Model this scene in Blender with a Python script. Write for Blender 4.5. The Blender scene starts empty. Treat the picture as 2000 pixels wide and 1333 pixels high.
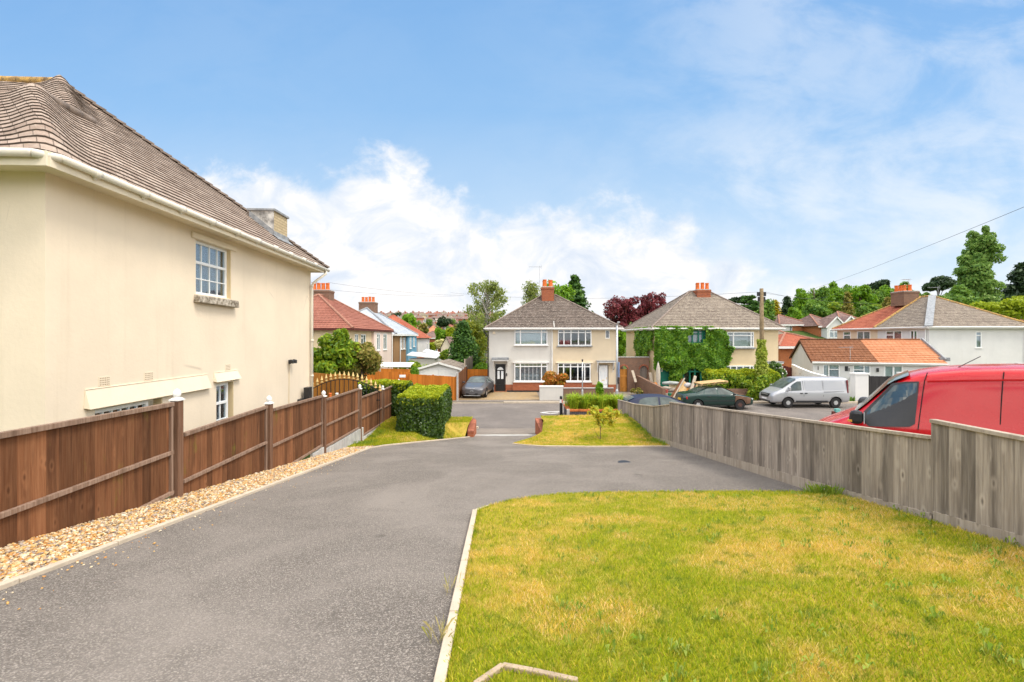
import bpy, math, random
import numpy as np
from mathutils import Vector, Matrix

R = math.radians
random.seed(7)
rng = np.random.default_rng(7)
scene = bpy.context.scene
COL = scene.collection

# ------------------------------------------------------------------ camera
# world units are metres, camera at the origin, +Y is the view direction
FPX, CX, CY = 900.0, 1000.0, 660.0
cam_d = bpy.data.cameras.new("camera")
cam_d.sensor_width = 36.0
cam_d.lens = 36.0 * FPX / 2000.0
cam_d.shift_y = -0.00325
cam_d.clip_start = 0.05
cam_d.clip_end = 5000
cam = bpy.data.objects.new("camera", cam_d)
cam.rotation_euler = (R(90), 0, 0)
COL.objects.link(cam)
scene.camera = cam

# ------------------------------------------------------------------ light, sky, exposure
SUN_EL, SUN_AZ = 58.0, 62.0
scene.view_settings.view_transform = 'Standard'
scene.view_settings.look = 'None'
scene.view_settings.exposure = 1.12
scene.view_settings.gamma = 1.0
sun_d = bpy.data.lights.new("sun", 'SUN')
sun_d.energy = 1.25
sun_d.angle = R(18)
sun_d.color = (1.0, 0.93, 0.82)
sun = bpy.data.objects.new("sun", sun_d)
sun.rotation_euler = (R(90 - SUN_EL), 0, R(SUN_AZ))
sun.location = (20, -30, 40)
COL.objects.link(sun)


class G:
    """small helper round a node tree"""
    def __init__(self, tree):
        self.t = tree
        tree.nodes.clear()

    def n(self, typ, props=None, **inp):
        nd = self.t.nodes.new('ShaderNode' + typ)
        for k, v in (props or {}).items():
            setattr(nd, k, v)
        for k, v in inp.items():
            key = int(k[1:]) if k[0] == 'i' and k[1:].isdigit() else k.replace('_', ' ')
            s = nd.inputs[key]
            if isinstance(v, bpy.types.NodeSocket):
                self.t.links.new(v, s)
            elif isinstance(v, bpy.types.Node):
                self.t.links.new(v.outputs[0], s)
            else:
                if isinstance(v, (tuple, list)) and len(v) == 3 and s.type == 'RGBA':
                    v = (*v, 1.0)
                s.default_value = v
        return nd

    def math(self, op, a, b=0.0, c=0.0, clamp=False):
        nd = self.n('Math', dict(operation=op, use_clamp=clamp), i0=a, i1=b, i2=c)
        return nd.outputs[0]

    def mix(self, f, a, b, blend='MIX'):
        nd = self.n('Mix', dict(data_type='RGBA', blend_type=blend, clamp_factor=True))
        for idx, v in ((0, f), (6, a), (7, b)):
            s = nd.inputs[idx]
            if isinstance(v, bpy.types.NodeSocket):
                self.t.links.new(v, s)
            else:
                if isinstance(v, (tuple, list)) and len(v) == 3:
                    v = (*v, 1.0)
                s.default_value = v
        return nd.outputs[2]

    def ramp(self, f, stops, interp='LINEAR'):
        nd = self.n('ValToRGB', Fac=f)
        cr = nd.color_ramp
        cr.interpolation = interp
        while len(cr.elements) < len(stops):
            cr.elements.new(0.5)
        for e, (p, c) in zip(cr.elements, stops):
            e.position = p
            e.color = (c, c, c, 1) if isinstance(c, (int, float)) else (*c, 1) if len(c) == 3 else c
        return nd.outputs[0]

    def noise(self, co, scale, detail=4, rough=0.55, dist=0.0):
        return self.n('TexNoise', Vector=co, Scale=scale, Detail=detail, Roughness=rough, Distortion=dist).outputs[0]

    def scalev(self, co, s):
        return self.n('Mapping', Vector=co, Scale=s).outputs[0]

    def sstep(self, x, a, b):
        return self.n('MapRange', dict(interpolation_type='SMOOTHSTEP'), Value=x, From_Min=a, From_Max=b, To_Min=0.0, To_Max=1.0).outputs[0]


world = bpy.data.worlds.new("World")
scene.world = world
world.use_nodes = True
g = G(world.node_tree)
sky = g.n('TexSky', dict(sky_type='NISHITA', sun_disc=False, sun_elevation=R(SUN_EL), sun_rotation=R(180 - SUN_AZ), air_density=1.0, dust_density=0.6, ozone_density=2.0))
gen = g.n('TexCoord').outputs['Generated']
sep = g.n('SeparateXYZ', Vector=gen)
dx, dy, dz = sep.outputs
ay = g.math('MAXIMUM', g.math('ABSOLUTE', dy), 0.22)
az_ = g.math('DIVIDE', dx, ay)             # tangent of azimuth
el_ = g.math('DIVIDE', dz, ay)             # tangent of elevation
flat = g.n('CombineXYZ', X=az_, Y=el_, Z=0.0).outputs[0]
big = g.noise(g.scalev(flat, (1, 1.35, 1)), 4.6, 9, 0.6, 0.25)
fine = g.noise(g.scalev(flat, (1, 1.2, 1)), 13.0, 8, 0.62, 0.3)
puff = g.math('ADD', g.math('MULTIPLY', g.math('SUBTRACT', big, 0.5), 0.30), g.math('MULTIPLY', g.math('SUBTRACT', fine, 0.5), 0.14))
azn = g.n('MapRange', Value=az_, From_Min=-1.2, From_Max=1.2, To_Min=0, To_Max=1).outputs[0]
A = lambda a: (a + 1.2) / 2.4
top = g.ramp(azn, [(0.0, .30), (A(-.70), .35), (A(-.45), .355), (A(-.26), .385), (A(-.14), .33), (A(-.04), .245), (A(.12), .29),
                   (A(.24), .30), (A(.36), .25), (A(.47), .17), (A(.60), .115), (1.0, .09)], 'EASE')
edge = g.math('SUBTRACT', g.math('ADD', top, puff), el_)
bank = g.sstep(edge, -0.03, 0.06)
# thin drifting veil, right of the middle and top right
veil_n = g.noise(g.scalev(flat, (1.0, 1.9, 1)), 2.6, 9, 0.62, 0.6)
veil_c = g.noise(g.scalev(flat, (1.1, 1.6, 1)), 6.5, 7, 0.6, 0.4)
vreg = g.ramp(azn, [(0, .05), (A(-.6), .12), (A(-.1), .05), (A(.25), .25), (A(.55), .75), (A(.85), .7), (A(1.0), .85), (1, .9)])
vel = g.ramp(g.n('MapRange', Value=el_, From_Min=0.0, From_Max=0.8, To_Min=0, To_Max=1).outputs[0],
             [(0, .9), (.2, .95), (.45, .85), (.62, .45), (.78, .5), (1, .55)])
veil = g.math('MULTIPLY', g.math('MULTIPLY', vreg, vel), g.sstep(g.math('ADD', g.math('MULTIPLY', veil_n, .65), g.math('MULTIPLY', veil_c, .35)), 0.37, 0.62), clamp=True)
# cloud colour: white tops, blue-grey hollows
cn = g.noise(g.scalev(flat, (1, 1.5, 1)), 6.5, 9, 0.62, 0.6)
cloud = g.ramp(cn, [(.32, (.37, .43, .52)), (.45, (.45, .49, .545)), (.56, (.54, .548, .565)), (.7, (.585, .585, .585))])
grad = g.ramp(g.n('MapRange', Value=el_, From_Min=0.0, From_Max=0.75, To_Min=0, To_Max=1).outputs[0],
              [(0.0, (.48, .52, .555)), (.12, (.40, .475, .55)), (.38, (.27, .395, .545)), (.66, (.165, .315, .525)), (1.0, (.125, .268, .495))])
skyc = g.mix(0.82, g.mix(1.0, sky.outputs[0], (.09, .09, .09), 'MULTIPLY'), grad)
c1 = g.mix(g.math('MULTIPLY', veil, .9), skyc, (.49, .525, .565))
c2 = g.mix(bank, c1, cloud)
low = g.sstep(el_, 0.10, 0.0)
c3 = g.mix(g.math('MULTIPLY', low, .6), c2, (.52, .535, .55))
gnd = g.sstep(dz, 0.0, -0.02)
c3 = g.mix(1.0, c3, (.91, .88, .85), 'MULTIPLY')
c4 = g.mix(gnd, c3, (.25, .26, .24))
# unseen bright cloud added overhead, behind and right of the viewpoint as fill light
on = g.noise(g.scalev(gen, (1.0, 1.0, 2.2)), 4.2, 8, .6, .8)
over = g.math('MAXIMUM', g.sstep(el_, .80, 1.5), g.sstep(g.math('SUBTRACT', dy, g.math('MULTIPLY', dx, .42)), .12, -.25))
over = g.math('MULTIPLY', over, g.sstep(dz, .0, .06))
cov = g.ramp(on, [(.41, (.22, .36, .62)), (.48, (.85, .86, .88)), (.55, (1.5, 1.42, 1.30)), (.75, (1.8, 1.70, 1.54))])
cov = g.mix(1.0, cov, g.ramp(dz, [(0, .16), (.09, .26), (.24, 1.0), (1, 1.0)]), 'MULTIPLY')  # added cloud dimmed near the horizon to deepen reflections in the red van
c4 = g.mix(over, c4, cov)
bgn = g.n('Background', Color=c4, Strength=1.0)
g.n('OutputWorld', Surface=bgn.outputs[0])


# ------------------------------------------------------------------ materials
def lin(r, g_, b):
    f = lambda c: (c / 255 / 12.92) if c / 255 <= 0.04045 else ((c / 255 + 0.055) / 1.055) ** 2.4
    return (f(r), f(g_), f(b))


def mul(c, k):
    return tuple(min(1.0, x * k) for x in c)


def new_mat(name):
    m = bpy.data.materials.new(name)
    m.use_nodes = True
    return m, G(m.node_tree)


def finish(gg, color, rough=0.8, metal=0.0, normal=None, spec=0.3, coat=0.0, **kw):
    b = gg.n('BsdfPrincipled', Base_Color=color, Roughness=rough, Metallic=metal)
    b.inputs['Specular IOR Level'].default_value = spec
    b.inputs['Coat Weight'].default_value = coat
    b.inputs['Coat Roughness'].default_value = 0.04
    if normal is not None:
        gg.t.links.new(normal, b.inputs['Normal'])
    gg.n('OutputMaterial', Surface=b.outputs[0])
    return b


def mat(name, col, rough=0.8, var=0.12, scale=2.0, col2=None, bump=0.0, bscale=60.0, metal=0.0, spec=0.3, coat=0.0, streak=0.0, isl=0.0):
    m, q = new_mat(name)
    co = q.n('TexCoord').outputs['Object']
    n1 = q.noise(co, scale, 6, 0.6)
    c = q.mix(q.sstep(n1, .3, .7), mul(col, 1 - var), mul(col2 or col, 1 + var))
    if streak:
        st = q.noise(q.scalev(co, (5, 5, .25)), 1.6, 5, .6)
        c = q.mix(q.math('MULTIPLY', q.sstep(st, .52, .75), streak), c, mul(col, .55))
    if isl:
        rnd = q.n('NewGeometry').outputs['Random Per Island']
        c = q.mix(1.0, c, q.ramp(rnd, [(0, 1 - isl), (1, 1.0)]), 'MULTIPLY')
    nrm = None
    if bump:
        bn = q.noise(co, bscale, 4, .6)
        nrm = q.n('Bump', Strength=min(1.0, bump), Distance=0.02, Height=bn).outputs[0]
    finish(q, c, rough, metal, nrm, spec, coat)
    return m


def render_mat(name, col, k=1.0, crack=0.0):
    """painted render / roughcast wall"""
    m, q = new_mat(name)
    co = q.n('TexCoord').outputs['Object']
    big = q.noise(co, .7, 5, .6)
    med = q.noise(co, 6, 6, .65)
    st = q.noise(q.scalev(co, (3.5, 3.5, .18)), 1.3, 6, .65)
    c = q.mix(q.sstep(big, .3, .7), mul(col, .95), mul(col, 1.04))
    c = q.mix(q.math('MULTIPLY', q.sstep(med, .55, .8), .12), c, mul(col, .8))
    c = q.mix(q.math('MULTIPLY', q.sstep(st, .52, .78), .24), c, mul((col[0] * .9, col[1] * .86, col[2] * .8), .8))
    fn = q.noise(co, 90, 4, .6)
    md = q.noise(co, 14, 5, .6)
    h = q.math('ADD', q.math('MULTIPLY', fn, .35 * k), q.math('MULTIPLY', md, .9 * k))
    if crack:
        cr = q.n('TexVoronoi', dict(feature='DISTANCE_TO_EDGE'), Vector=q.scalev(co, (1, .45, .3)), Scale=.8).outputs[0]
        cm = q.math('MULTIPLY', q.sstep(cr, .006, .0), crack)
        cm = q.math('MULTIPLY', cm, q.sstep(q.noise(co, .5, 2), .55, .62))
        c = q.mix(cm, c, mul(col, .55))
    nrm = q.n('Bump', Strength=.35, Distance=0.012, Height=h).outputs[0]
    finish(q, c, .9, 0, nrm, .15)
    return m


def brick_mat(name, c1, c2, mortar, bw=.225, bh=.075, dirt=.25):
    m, q = new_mat(name)
    co = q.n('TexCoord').outputs['Object']
    s = q.n('SeparateXYZ', Vector=co)
    v = q.n('CombineXYZ', X=q.math('ADD', s.outputs[0], s.outputs[1]), Y=s.outputs[2], Z=0.0).outputs[0]
    b = q.n('TexBrick', Vector=v, Color1=c1, Color2=c2, Mortar=mortar, Scale=1.0)
    b.inputs['Mortar Size'].default_value = .006
    b.inputs['Brick Width'].default_value = bw
    b.inputs['Row Height'].default_value = bh
    b.inputs['Bias'].default_value = -.1
    n1 = q.noise(co, 1.4, 6, .65)
    n2 = q.noise(co, 22, 4, .6)
    c = q.mix(q.math('MULTIPLY', q.sstep(n1, .45, .75), dirt), b.outputs[0], mul(c1, .4))
    c = q.mix(q.math('MULTIPLY', n2, .35), c, mul(c2, 1.3))
    h = q.math('SUBTRACT', q.math('MULTIPLY', n2, .3), b.outputs[1])
    nrm = q.n('Bump', Strength=.5, Distance=0.01, Height=h).outputs[0]
    finish(q, c, .9, 0, nrm, .15)
    return m


def roof_mat(name, c1, c2, lich, tw=.2, th=.25, lichen=.35, moss=0.0, roll=0.0, mosscol=(.30, .20, .03)):
    m, q = new_mat(name)
    uv = q.n('TexCoord').outputs['UV']
    co = q.n('TexCoord').outputs['Object']
    b = q.n('TexBrick', Vector=uv, Color1=c1, Color2=c2, Mortar=mul(c1, .45), Scale=1.0)
    b.inputs['Mortar Size'].default_value = .006
    b.inputs['Brick Width'].default_value = tw
    b.inputs['Row Height'].default_value = th
    n1 = q.noise(co, 3.2, 7, .7)
    n2 = q.noise(co, 11, 6, .65)
    n3 = q.noise(co, .55, 4, .6)
    c = q.mix(q.math('MULTIPLY', q.sstep(n2, .50, .72), lichen), b.outputs[0], lich)
    c = q.mix(q.math('MULTIPLY', q.sstep(n1, .55, .75), .55), c, mul(c1, .5))
    c = q.mix(q.math('MULTIPLY', q.sstep(n3, .45, .7), .3), c, mul(c2, 1.25))
    if moss:
        c = q.mix(q.math('MULTIPLY', q.sstep(q.noise(co, 5, 6, .7), .60, .72), moss), c, mosscol)
    h = q.math('SUBTRACT', q.math('MULTIPLY', n2, .4), q.math('MULTIPLY', b.outputs[1], .8))
    if roll:
        sx = q.n('SeparateXYZ', Vector=uv).outputs[0]
        h = q.math('ADD', h, q.math('MULTIPLY', q.math('SINE', q.math('MULTIPLY', sx, 2 * math.pi / roll)), 1.3))
    nrm = q.n('Bump', Strength=.6, Distance=0.02, Height=h).outputs[0]
    finish(q, c, .9, 0, nrm, .15)
    return m


def wood_mat(name, c1, c2, dark, isl=.45, green=0.0, knots=.4, rough=.85):
    m, q = new_mat(name)
    co = q.n('TexCoord').outputs['Object']
    rnd = q.n('NewGeometry').outputs['Random Per Island']
    off = q.n('CombineXYZ', X=q.math('MULTIPLY', rnd, 37.0), Y=q.math('MULTIPLY', rnd, 11.0), Z=q.math('MULTIPLY', rnd, 23.0)).outputs[0]
    cv = q.n('VectorMath', dict(operation='ADD'), i0=co, i1=off).outputs[0]
    gr = q.noise(q.scalev(cv, (30, 30, 1.1)), 1.6, 7, .65, .35)
    gr2 = q.noise(q.scalev(cv, (7, 7, .7)), 1.3, 5, .6, .5)
    c = q.mix(q.sstep(gr, .28, .72), c1, c2)
    c = q.mix(q.math('MULTIPLY', q.sstep(gr2, .42, .72), .6), c, dark)
    if knots:
        kn = q.n('TexVoronoi', Vector=q.scalev(cv, (5.0, 5.0, 2.1)), Scale=1.6).outputs[0]
        c = q.mix(q.math('MULTIPLY', q.sstep(kn, .12, .03), knots), c, mul(dark, .45))
        c = q.mix(q.math('MULTIPLY', q.math('MULTIPLY', q.sstep(kn, .30, .14), q.sstep(kn, .09, .16)), knots * .5), c, mul(c2, 1.5))
    c = q.mix(1.0, c, q.ramp(rnd, [(0, 1 - isl), (.5, 1 - isl * .35), (1, 1.0)]), 'MULTIPLY')
    if green:
        gn = q.noise(q.scalev(co, (2.2, 2.2, .8)), 1.5, 6, .7)
        c = q.mix(q.math('MULTIPLY', q.sstep(gn, .60, .74), green), c, (.16, .15, .02))
    h = q.math('ADD', q.math('MULTIPLY', gr, .8), q.math('MULTIPLY', gr2, .4))
    nrm = q.n('Bump', Strength=.45, Distance=0.008, Height=h).outputs[0]
    finish(q, c, rough, 0, nrm, .2)
    return m


def leaf_mat(name, cols, trans=.35, rough=.55, patch=None, pscale=.8, gloss=.08):
    """cols: tints spread at random over the leaves"""
    m, q = new_mat(name)
    rnd = q.n('NewGeometry').outputs['Random Per Island']
    st = [(i / max(1, len(cols) - 1), c) for i, c in enumerate(cols)]
    c = q.ramp(rnd, st)
    if patch:
        co = q.n('TexCoord').outputs['Object']
        pn = q.noise(co, pscale, 4, .6)
        c = q.mix(q.sstep(pn, .44, .60), c, q.ramp(rnd, [(i / max(1, len(patch) - 1), k) for i, k in enumerate(patch)]))
    d = q.n('BsdfPrincipled', Base_Color=c, Roughness=rough)
    d.inputs['Specular IOR Level'].default_value = gloss * 4
    t = q.n('BsdfTranslucent', Color=q.mix(.5, c, mul(cols[-1], 1.6)))
    s = q.n('MixShader', Fac=trans, i1=d.outputs[0], i2=t.outputs[0])
    q.n('OutputMaterial', Surface=s.outputs[0])
    return m


def glass_mat(name, tint=(.75, .82, .84), base=.10, rough=.02):
    m, q = new_mat(name)
    t = q.n('BsdfTransparent', Color=tint)
    co = q.n('TexCoord').outputs['Object']
    nrm = q.n('Bump', Strength=.06, Distance=.02, Height=q.noise(co, 2.2, 2)).outputs[0]
    gl = q.n('BsdfGlossy', Color=(.9, .95, 1.0), Roughness=rough, Normal=nrm)
    lw = q.n('LayerWeight', Blend=.25).outputs['Fresnel']
    f = q.math('ADD', q.math('MULTIPLY', lw, .8), base, clamp=True)
    s = q.n('MixShader', Fac=f, i1=t.outputs[0], i2=gl.outputs[0])
    q.n('OutputMaterial', Surface=s.outputs[0])
    return m


# ------------------------------------------------------------------ mesh helper
class Fr:
    """a wall frame: u runs along the wall, d outward, z up"""
    def __init__(self, O, U):
        self.O = Vector(O)
        self.U = Vector(U).normalized()
        self.N = self.U.cross(Vector((0, 0, 1)))

    def p(self, u, d, z):
        return self.O + self.U * u + self.N * d + Vector((0, 0, z))


class MB:
    def __init__(self):
        self.v, self.f, self.m, self.uv = [], [], [], []

    def add(self, vs, fs, mi=0, uvs=None):
        b = len(self.v)
        self.v.extend([tuple(p) for p in vs])
        for k, f in enumerate(fs):
            self.f.append(tuple(b + i for i in f))
            self.m.append(mi)
            self.uv.append(uvs[k] if uvs else None)
        return self

    def hexa(self, p, mi=0):
        """8 points: bottom 0-3 counter-clockwise from above, top 4-7"""
        return self.add(p, [(3, 2, 1, 0), (4, 5, 6, 7), (0, 1, 5, 4), (1, 2, 6, 5), (2, 3, 7, 6), (3, 0, 4, 7)], mi)

    def box(self, x0, y0, z0, x1, y1, z1, mi=0):
        return self.hexa([(x0, y0, z0), (x1, y0, z0), (x1, y1, z0), (x0, y1, z0), (x0, y0, z1), (x1, y0, z1), (x1, y1, z1), (x0, y1, z1)], mi)

    def fbox(self, F, u0, u1, d0, d1, z0, z1, mi=0):
        # d0 outer (larger), d1 inner
        a, b = max(d0, d1), min(d0, d1)
        return self.hexa([F.p(u0, a, z0), F.p(u1, a, z0), F.p(u1, b, z0), F.p(u0, b, z0), F.p(u0, a, z1), F.p(u1, a, z1), F.p(u1, b, z1), F.p(u0, b, z1)], mi)

    def beam(self, p, q, w, h, up=(0, 0, 1), mi=0):
        p, q, up = Vector(p), Vector(q), Vector(up)
        d = (q - p).normalized()
        s = d.cross(up)
        if s.length < 1e-4:
            s = d.cross(Vector((1, 0, 0)))
        s.normalize()
        t = s.cross(d)
        s, t = s * w / 2, t * h / 2
        return self.hexa([p - s - t, p + s - t, q + s - t, q - s - t, p - s + t, p + s + t, q + s + t, q - s + t], mi)

    def tube(self, pts, r, n=8, cap=True, mi=0):
        pts = [Vector(p) for p in pts]
        k = len(pts)
        rs = r if isinstance(r, (list, tuple)) else [r] * k
        b = len(self.v)
        ref = None
        for i, p in enumerate(pts):
            d = (pts[min(i + 1, k - 1)] - pts[max(i - 1, 0)]).normalized()
            if ref is None:
                ref = d.cross(Vector((0, 0, 1)))
                if ref.length < .05:
                    ref = d.cross(Vector((1, 0, 0)))
            ref = (ref - d * ref.dot(d)).normalized()
            w = d.cross(ref)
            for j in range(n):
                a = 2 * math.pi * j / n
                self.v.append(tuple(p + (ref * math.cos(a) + w * math.sin(a)) * rs[i]))
        for i in range(k - 1):
            for j in range(n):
                j2 = (j + 1) % n
                self.f.append((b + i * n + j, b + i * n + j2, b + (i + 1) * n + j2, b + (i + 1) * n + j))
                self.m.append(mi)
                self.uv.append(None)
        if cap:
            self.f += [tuple(b + j for j in reversed(range(n))), tuple(b + (k - 1) * n + j for j in range(n))]
            self.m += [mi, mi]
            self.uv += [None, None]
        return self

    def lathe(self, prof, c=(0, 0, 0), n=16, axis='z', mi=0):
        b = len(self.v)
        k = len(prof)
        for (r, z) in prof:
            for j in range(n):
                a = 2 * math.pi * j / n
                x, y = r * math.cos(a), r * math.sin(a)
                p = (x, y, z) if axis == 'z' else (x, z, -y) if axis == 'y' else (z, x, y)
                self.v.append((p[0] + c[0], p[1] + c[1], p[2] + c[2]))
        for i in range(k - 1):
            for j in range(n):
                j2 = (j + 1) % n
                self.f.append((b + i * n + j, b + i * n + j2, b + (i + 1) * n + j2, b + (i + 1) * n + j))
                self.m.append(mi)
                self.uv.append(None)
        self.f += [tuple(b + j for j in reversed(range(n))), tuple(b + (k - 1) * n + j for j in range(n))]
        self.m += [mi, mi]
        self.uv += [None, None]
        return self

    def prism(self, poly, vec, mi=0):
        """closed prism: 3D polygon swept by vec"""
        n = len(poly)
        vec = Vector(vec)
        vs = [Vector(p) for p in poly] + [Vector(p) + vec for p in poly]
        fs = [tuple(reversed(range(n))), tuple(range(n, 2 * n))] + [(i, (i + 1) % n, n + (i + 1) % n, n + i) for i in range(n)]
        return self.add(vs, fs, mi)

    def face(self, *pts, mi=0, uv=None):
        return self.add(pts, [tuple(range(len(pts)))], mi, [uv] if uv else None)

    def wall(self, F, u0, u1, z0, z1, holes=(), depth=.1, mi=0):
        us = sorted({u0, u1, *[h[0] for h in holes], *[h[1] for h in holes]})
        zs = sorted({z0, z1, *[h[2] for h in holes], *[h[3] for h in holes]})
        for a, b in zip(us[:-1], us[1:]):
            for c, d in zip(zs[:-1], zs[1:]):
                um, zm = (a + b) / 2, (c + d) / 2
                if any(h[0] < um < h[1] and h[2] < zm < h[3] for h in holes):
                    continue
                self.face(F.p(a, 0, c), F.p(b, 0, c), F.p(b, 0, d), F.p(a, 0, d), mi=mi)
        for (a, b, c, d) in [h[:4] for h in holes]:
            for (p, q) in (((a, c), (b, c)), ((b, c), (b, d)), ((b, d), (a, d)), ((a, d), (a, c))):
                self.face(F.p(p[0], 0, p[1]), F.p(p[0], -depth, p[1]), F.p(q[0], -depth, q[1]), F.p(q[0], 0, q[1]), mi=mi)
        return self

    def roof(self, A, B, C, D, course=.28, lip=.03, mi=0, wob=0.0):
        """tile courses laid from eave A-B up to D-C (counter-clockwise from outside)"""
        A, B, C, D = map(Vector, (A, B, C, D))
        U = (B - A).normalized()
        n = U.cross((D - A) if (D - A).length > .01 else (C - A)).normalized()
        up = n.cross(U)
        L = max((D - A).dot(up), (C - B).dot(up))
        k = max(1, int(round(L / course)))
        for i in range(k):
            t0, t1 = i / k, (i + 1) / k
            a, b = A.lerp(D, t0), B.lerp(C, t0)
            d, c = A.lerp(D, t1), B.lerp(C, t1)
            o = n * (lip + random.uniform(-1, 1) * lip * .2)
            v0, v1 = t0 * L, t1 * L
            ua, ub, uc, ud = [(p - A).dot(U) for p in (a, b, c, d)]
            self.face(a + o, b + o, c + n * lip * .2, d + n * lip * .2, mi=mi, uv=[(ua, v0 + .01), (ub, v0 + .01), (uc, v1 - .01), (ud, v1 - .01)])
            self.face(a - n * .02, b - n * .02, b + o, a + o, mi=mi, uv=[(ua, v0 + .02), (ub, v0 + .02), (ub, v0 + .02), (ua, v0 + .02)])
        return self

    def mesh(self, name, mats, smooth=False, inv=None):
        me = bpy.data.meshes.new(name)
        vs = self.v if inv is None else [tuple(inv @ Vector(p)) for p in self.v]
        me.from_pydata(vs, [], self.f)
        for m in (mats if isinstance(mats, (list, tuple)) else [mats]):
            me.materials.append(m)
        me.polygons.foreach_set('material_index', self.m)
        if smooth:
            me.polygons.foreach_set('use_smooth', [True] * len(self.f))
        if any(u for u in self.uv):
            lay = me.uv_layers.new(name='UVMap')
            flat_ = []
            for f, u in zip(self.f, self.uv):
                flat_.extend([c for p in (u if u else [(0, 0)] * len(f)) for c in p])
            lay.data.foreach_set('uv', flat_)
        me.update()
        return me


def add_mods(o, bevel=0.0, auto=False, sub=0):
    if bevel:
        b = o.modifiers.new('bevel', 'BEVEL')
        b.width = bevel
        b.segments = 2
        b.limit_method = 'ANGLE'
        b.angle_limit = R(40)
    if sub:
        s = o.modifiers.new('sub', 'SUBSURF')
        s.levels = s.render_levels = sub


def tag(o, label=None, cat=None, group=None, kind=None):
    for k, v in (('label', label), ('category', cat), ('group', group), ('kind', kind)):
        if v:
            o[k] = v
    return o


class Thing:
    def __init__(self, name, label, cat, loc=(0, 0, 0), rotz=0.0, group=None):
        self.o = bpy.data.objects.new(name, None)
        self.o.empty_display_size = .2
        self.o.location = loc
        self.o.rotation_euler = (0, 0, rotz)
        COL.objects.link(self.o)
        tag(self.o, label, cat, group)
        self.M = Matrix.Translation(Vector(loc)) @ Matrix.Rotation(rotz, 4, 'Z')
        self.inv = self.M.inverted()

    def part(self, name, mb, mats, parent=None, world=False, smooth=False, bevel=0.0, label=None, sub=0, kind=None):
        me = mb.mesh(name, mats, smooth, self.inv if world else None) if isinstance(mb, MB) else mb
        o = bpy.data.objects.new(name, me)
        o.parent = parent or self.o
        COL.objects.link(o)
        add_mods(o, bevel, False, sub)
        tag(o, label, None, None, kind)
        return o


def solo(name, label, cat, mb, mats, loc=(0, 0, 0), smooth=False, bevel=0.0, group=None, kind=None, rotz=0.0, sub=0):
    """a thing that is one mesh; the mesh is given in world coordinates"""
    M = Matrix.Translation(Vector(loc)) @ Matrix.Rotation(rotz, 4, 'Z')
    me = mb.mesh(name, mats, smooth, M.inverted()) if isinstance(mb, MB) else mb
    o = bpy.data.objects.new(name, me)
    o.location = loc
    o.rotation_euler = (0, 0, rotz)
    COL.objects.link(o)
    add_mods(o, bevel, False, sub)
    return tag(o, label, cat, group, kind)


def structure(name, mb, mats, smooth=False, bevel=0.0):
    return solo(name, None, None, mb, mats, (0, 0, 0), smooth, bevel, None, 'structure')


def copy_tree(o, parent=None):
    c = o.copy()
    COL.objects.link(c)
    if parent is not None:
        c.parent = parent
    for ch in list(o.children):
        copy_tree(ch, c)
    return c


def np_mesh(name, V, F, mats, smooth=False, mi=None):
    """V (n,3), F (m,k) all faces of k corners"""
    me = bpy.data.meshes.new(name)
    n, (mm, k) = len(V), F.shape
    me.vertices.add(n)
    me.vertices.foreach_set('co', np.ascontiguousarray(V, dtype=np.float32).ravel())
    me.loops.add(mm * k)
    me.loops.foreach_set('vertex_index', np.ascontiguousarray(F, dtype=np.int32).ravel())
    me.polygons.add(mm)
    me.polygons.foreach_set('loop_start', np.arange(0, mm * k, k, dtype=np.int32))
    me.polygons.foreach_set('loop_total', np.full(mm, k, dtype=np.int32))
    for m in (mats if isinstance(mats, (list, tuple)) else [mats]):
        me.materials.append(m)
    if smooth:
        me.polygons.foreach_set('use_smooth', np.ones(mm, dtype=bool))
    me.update(calc_edges=True)
    return me


def ss(a, b, x):
    t = np.clip((np.asarray(x, dtype=float) - a) / (b - a), 0, 1)
    return t * t * (3 - 2 * t)


def W(px, py, Y):
    """the point at depth Y that the photograph shows at (px, py)"""
    return Vector(((px - CX) / FPX * Y, Y, (CY - py) / FPX * Y))


# ------------------------------------------------------------------ foliage
def leaf_mesh(name, P, Nrm, size, m, aspect=1.7, droop=0.0, jitter=.8):
    """one four-cornered leaf per point P, facing roughly along Nrm"""
    n = len(P)
    Nn = Nrm + rng.normal(0, jitter, (n, 3))
    Nn /= np.linalg.norm(Nn, axis=1, keepdims=True) + 1e-9
    t = rng.normal(0, 1, (n, 3))
    t[:, 2] -= droop
    t -= Nn * np.sum(t * Nn, axis=1, keepdims=True)
    t /= np.linalg.norm(t, axis=1, keepdims=True) + 1e-9
    b = np.cross(Nn, t)
    s = size * rng.uniform(.6, 1.35, (n, 1))
    l = s * aspect / 2
    w = s / 2
    V = np.empty((n, 4, 3))
    V[:, 0] = P - t * l
    V[:, 1] = P + b * w * .9 + Nn * w * .25
    V[:, 2] = P + t * l
    V[:, 3] = P - b * w * .9 + Nn * w * .25
    F = np.arange(n * 4).reshape(n, 4)
    return np_mesh(name, V.reshape(-1, 3), F, m)


def shell(c, r, n, inner=.55, up=0.0):
    """points in the outer shell of an ellipsoid, and outward normals"""
    d = rng.normal(0, 1, (n, 3))
    d[:, 2] += up
    d /= np.linalg.norm(d, axis=1, keepdims=True)
    rad = rng.uniform(inner ** 3, 1, (n, 1)) ** (1 / 3)
    return np.asarray(c) + d * rad * np.asarray(r), d


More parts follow.
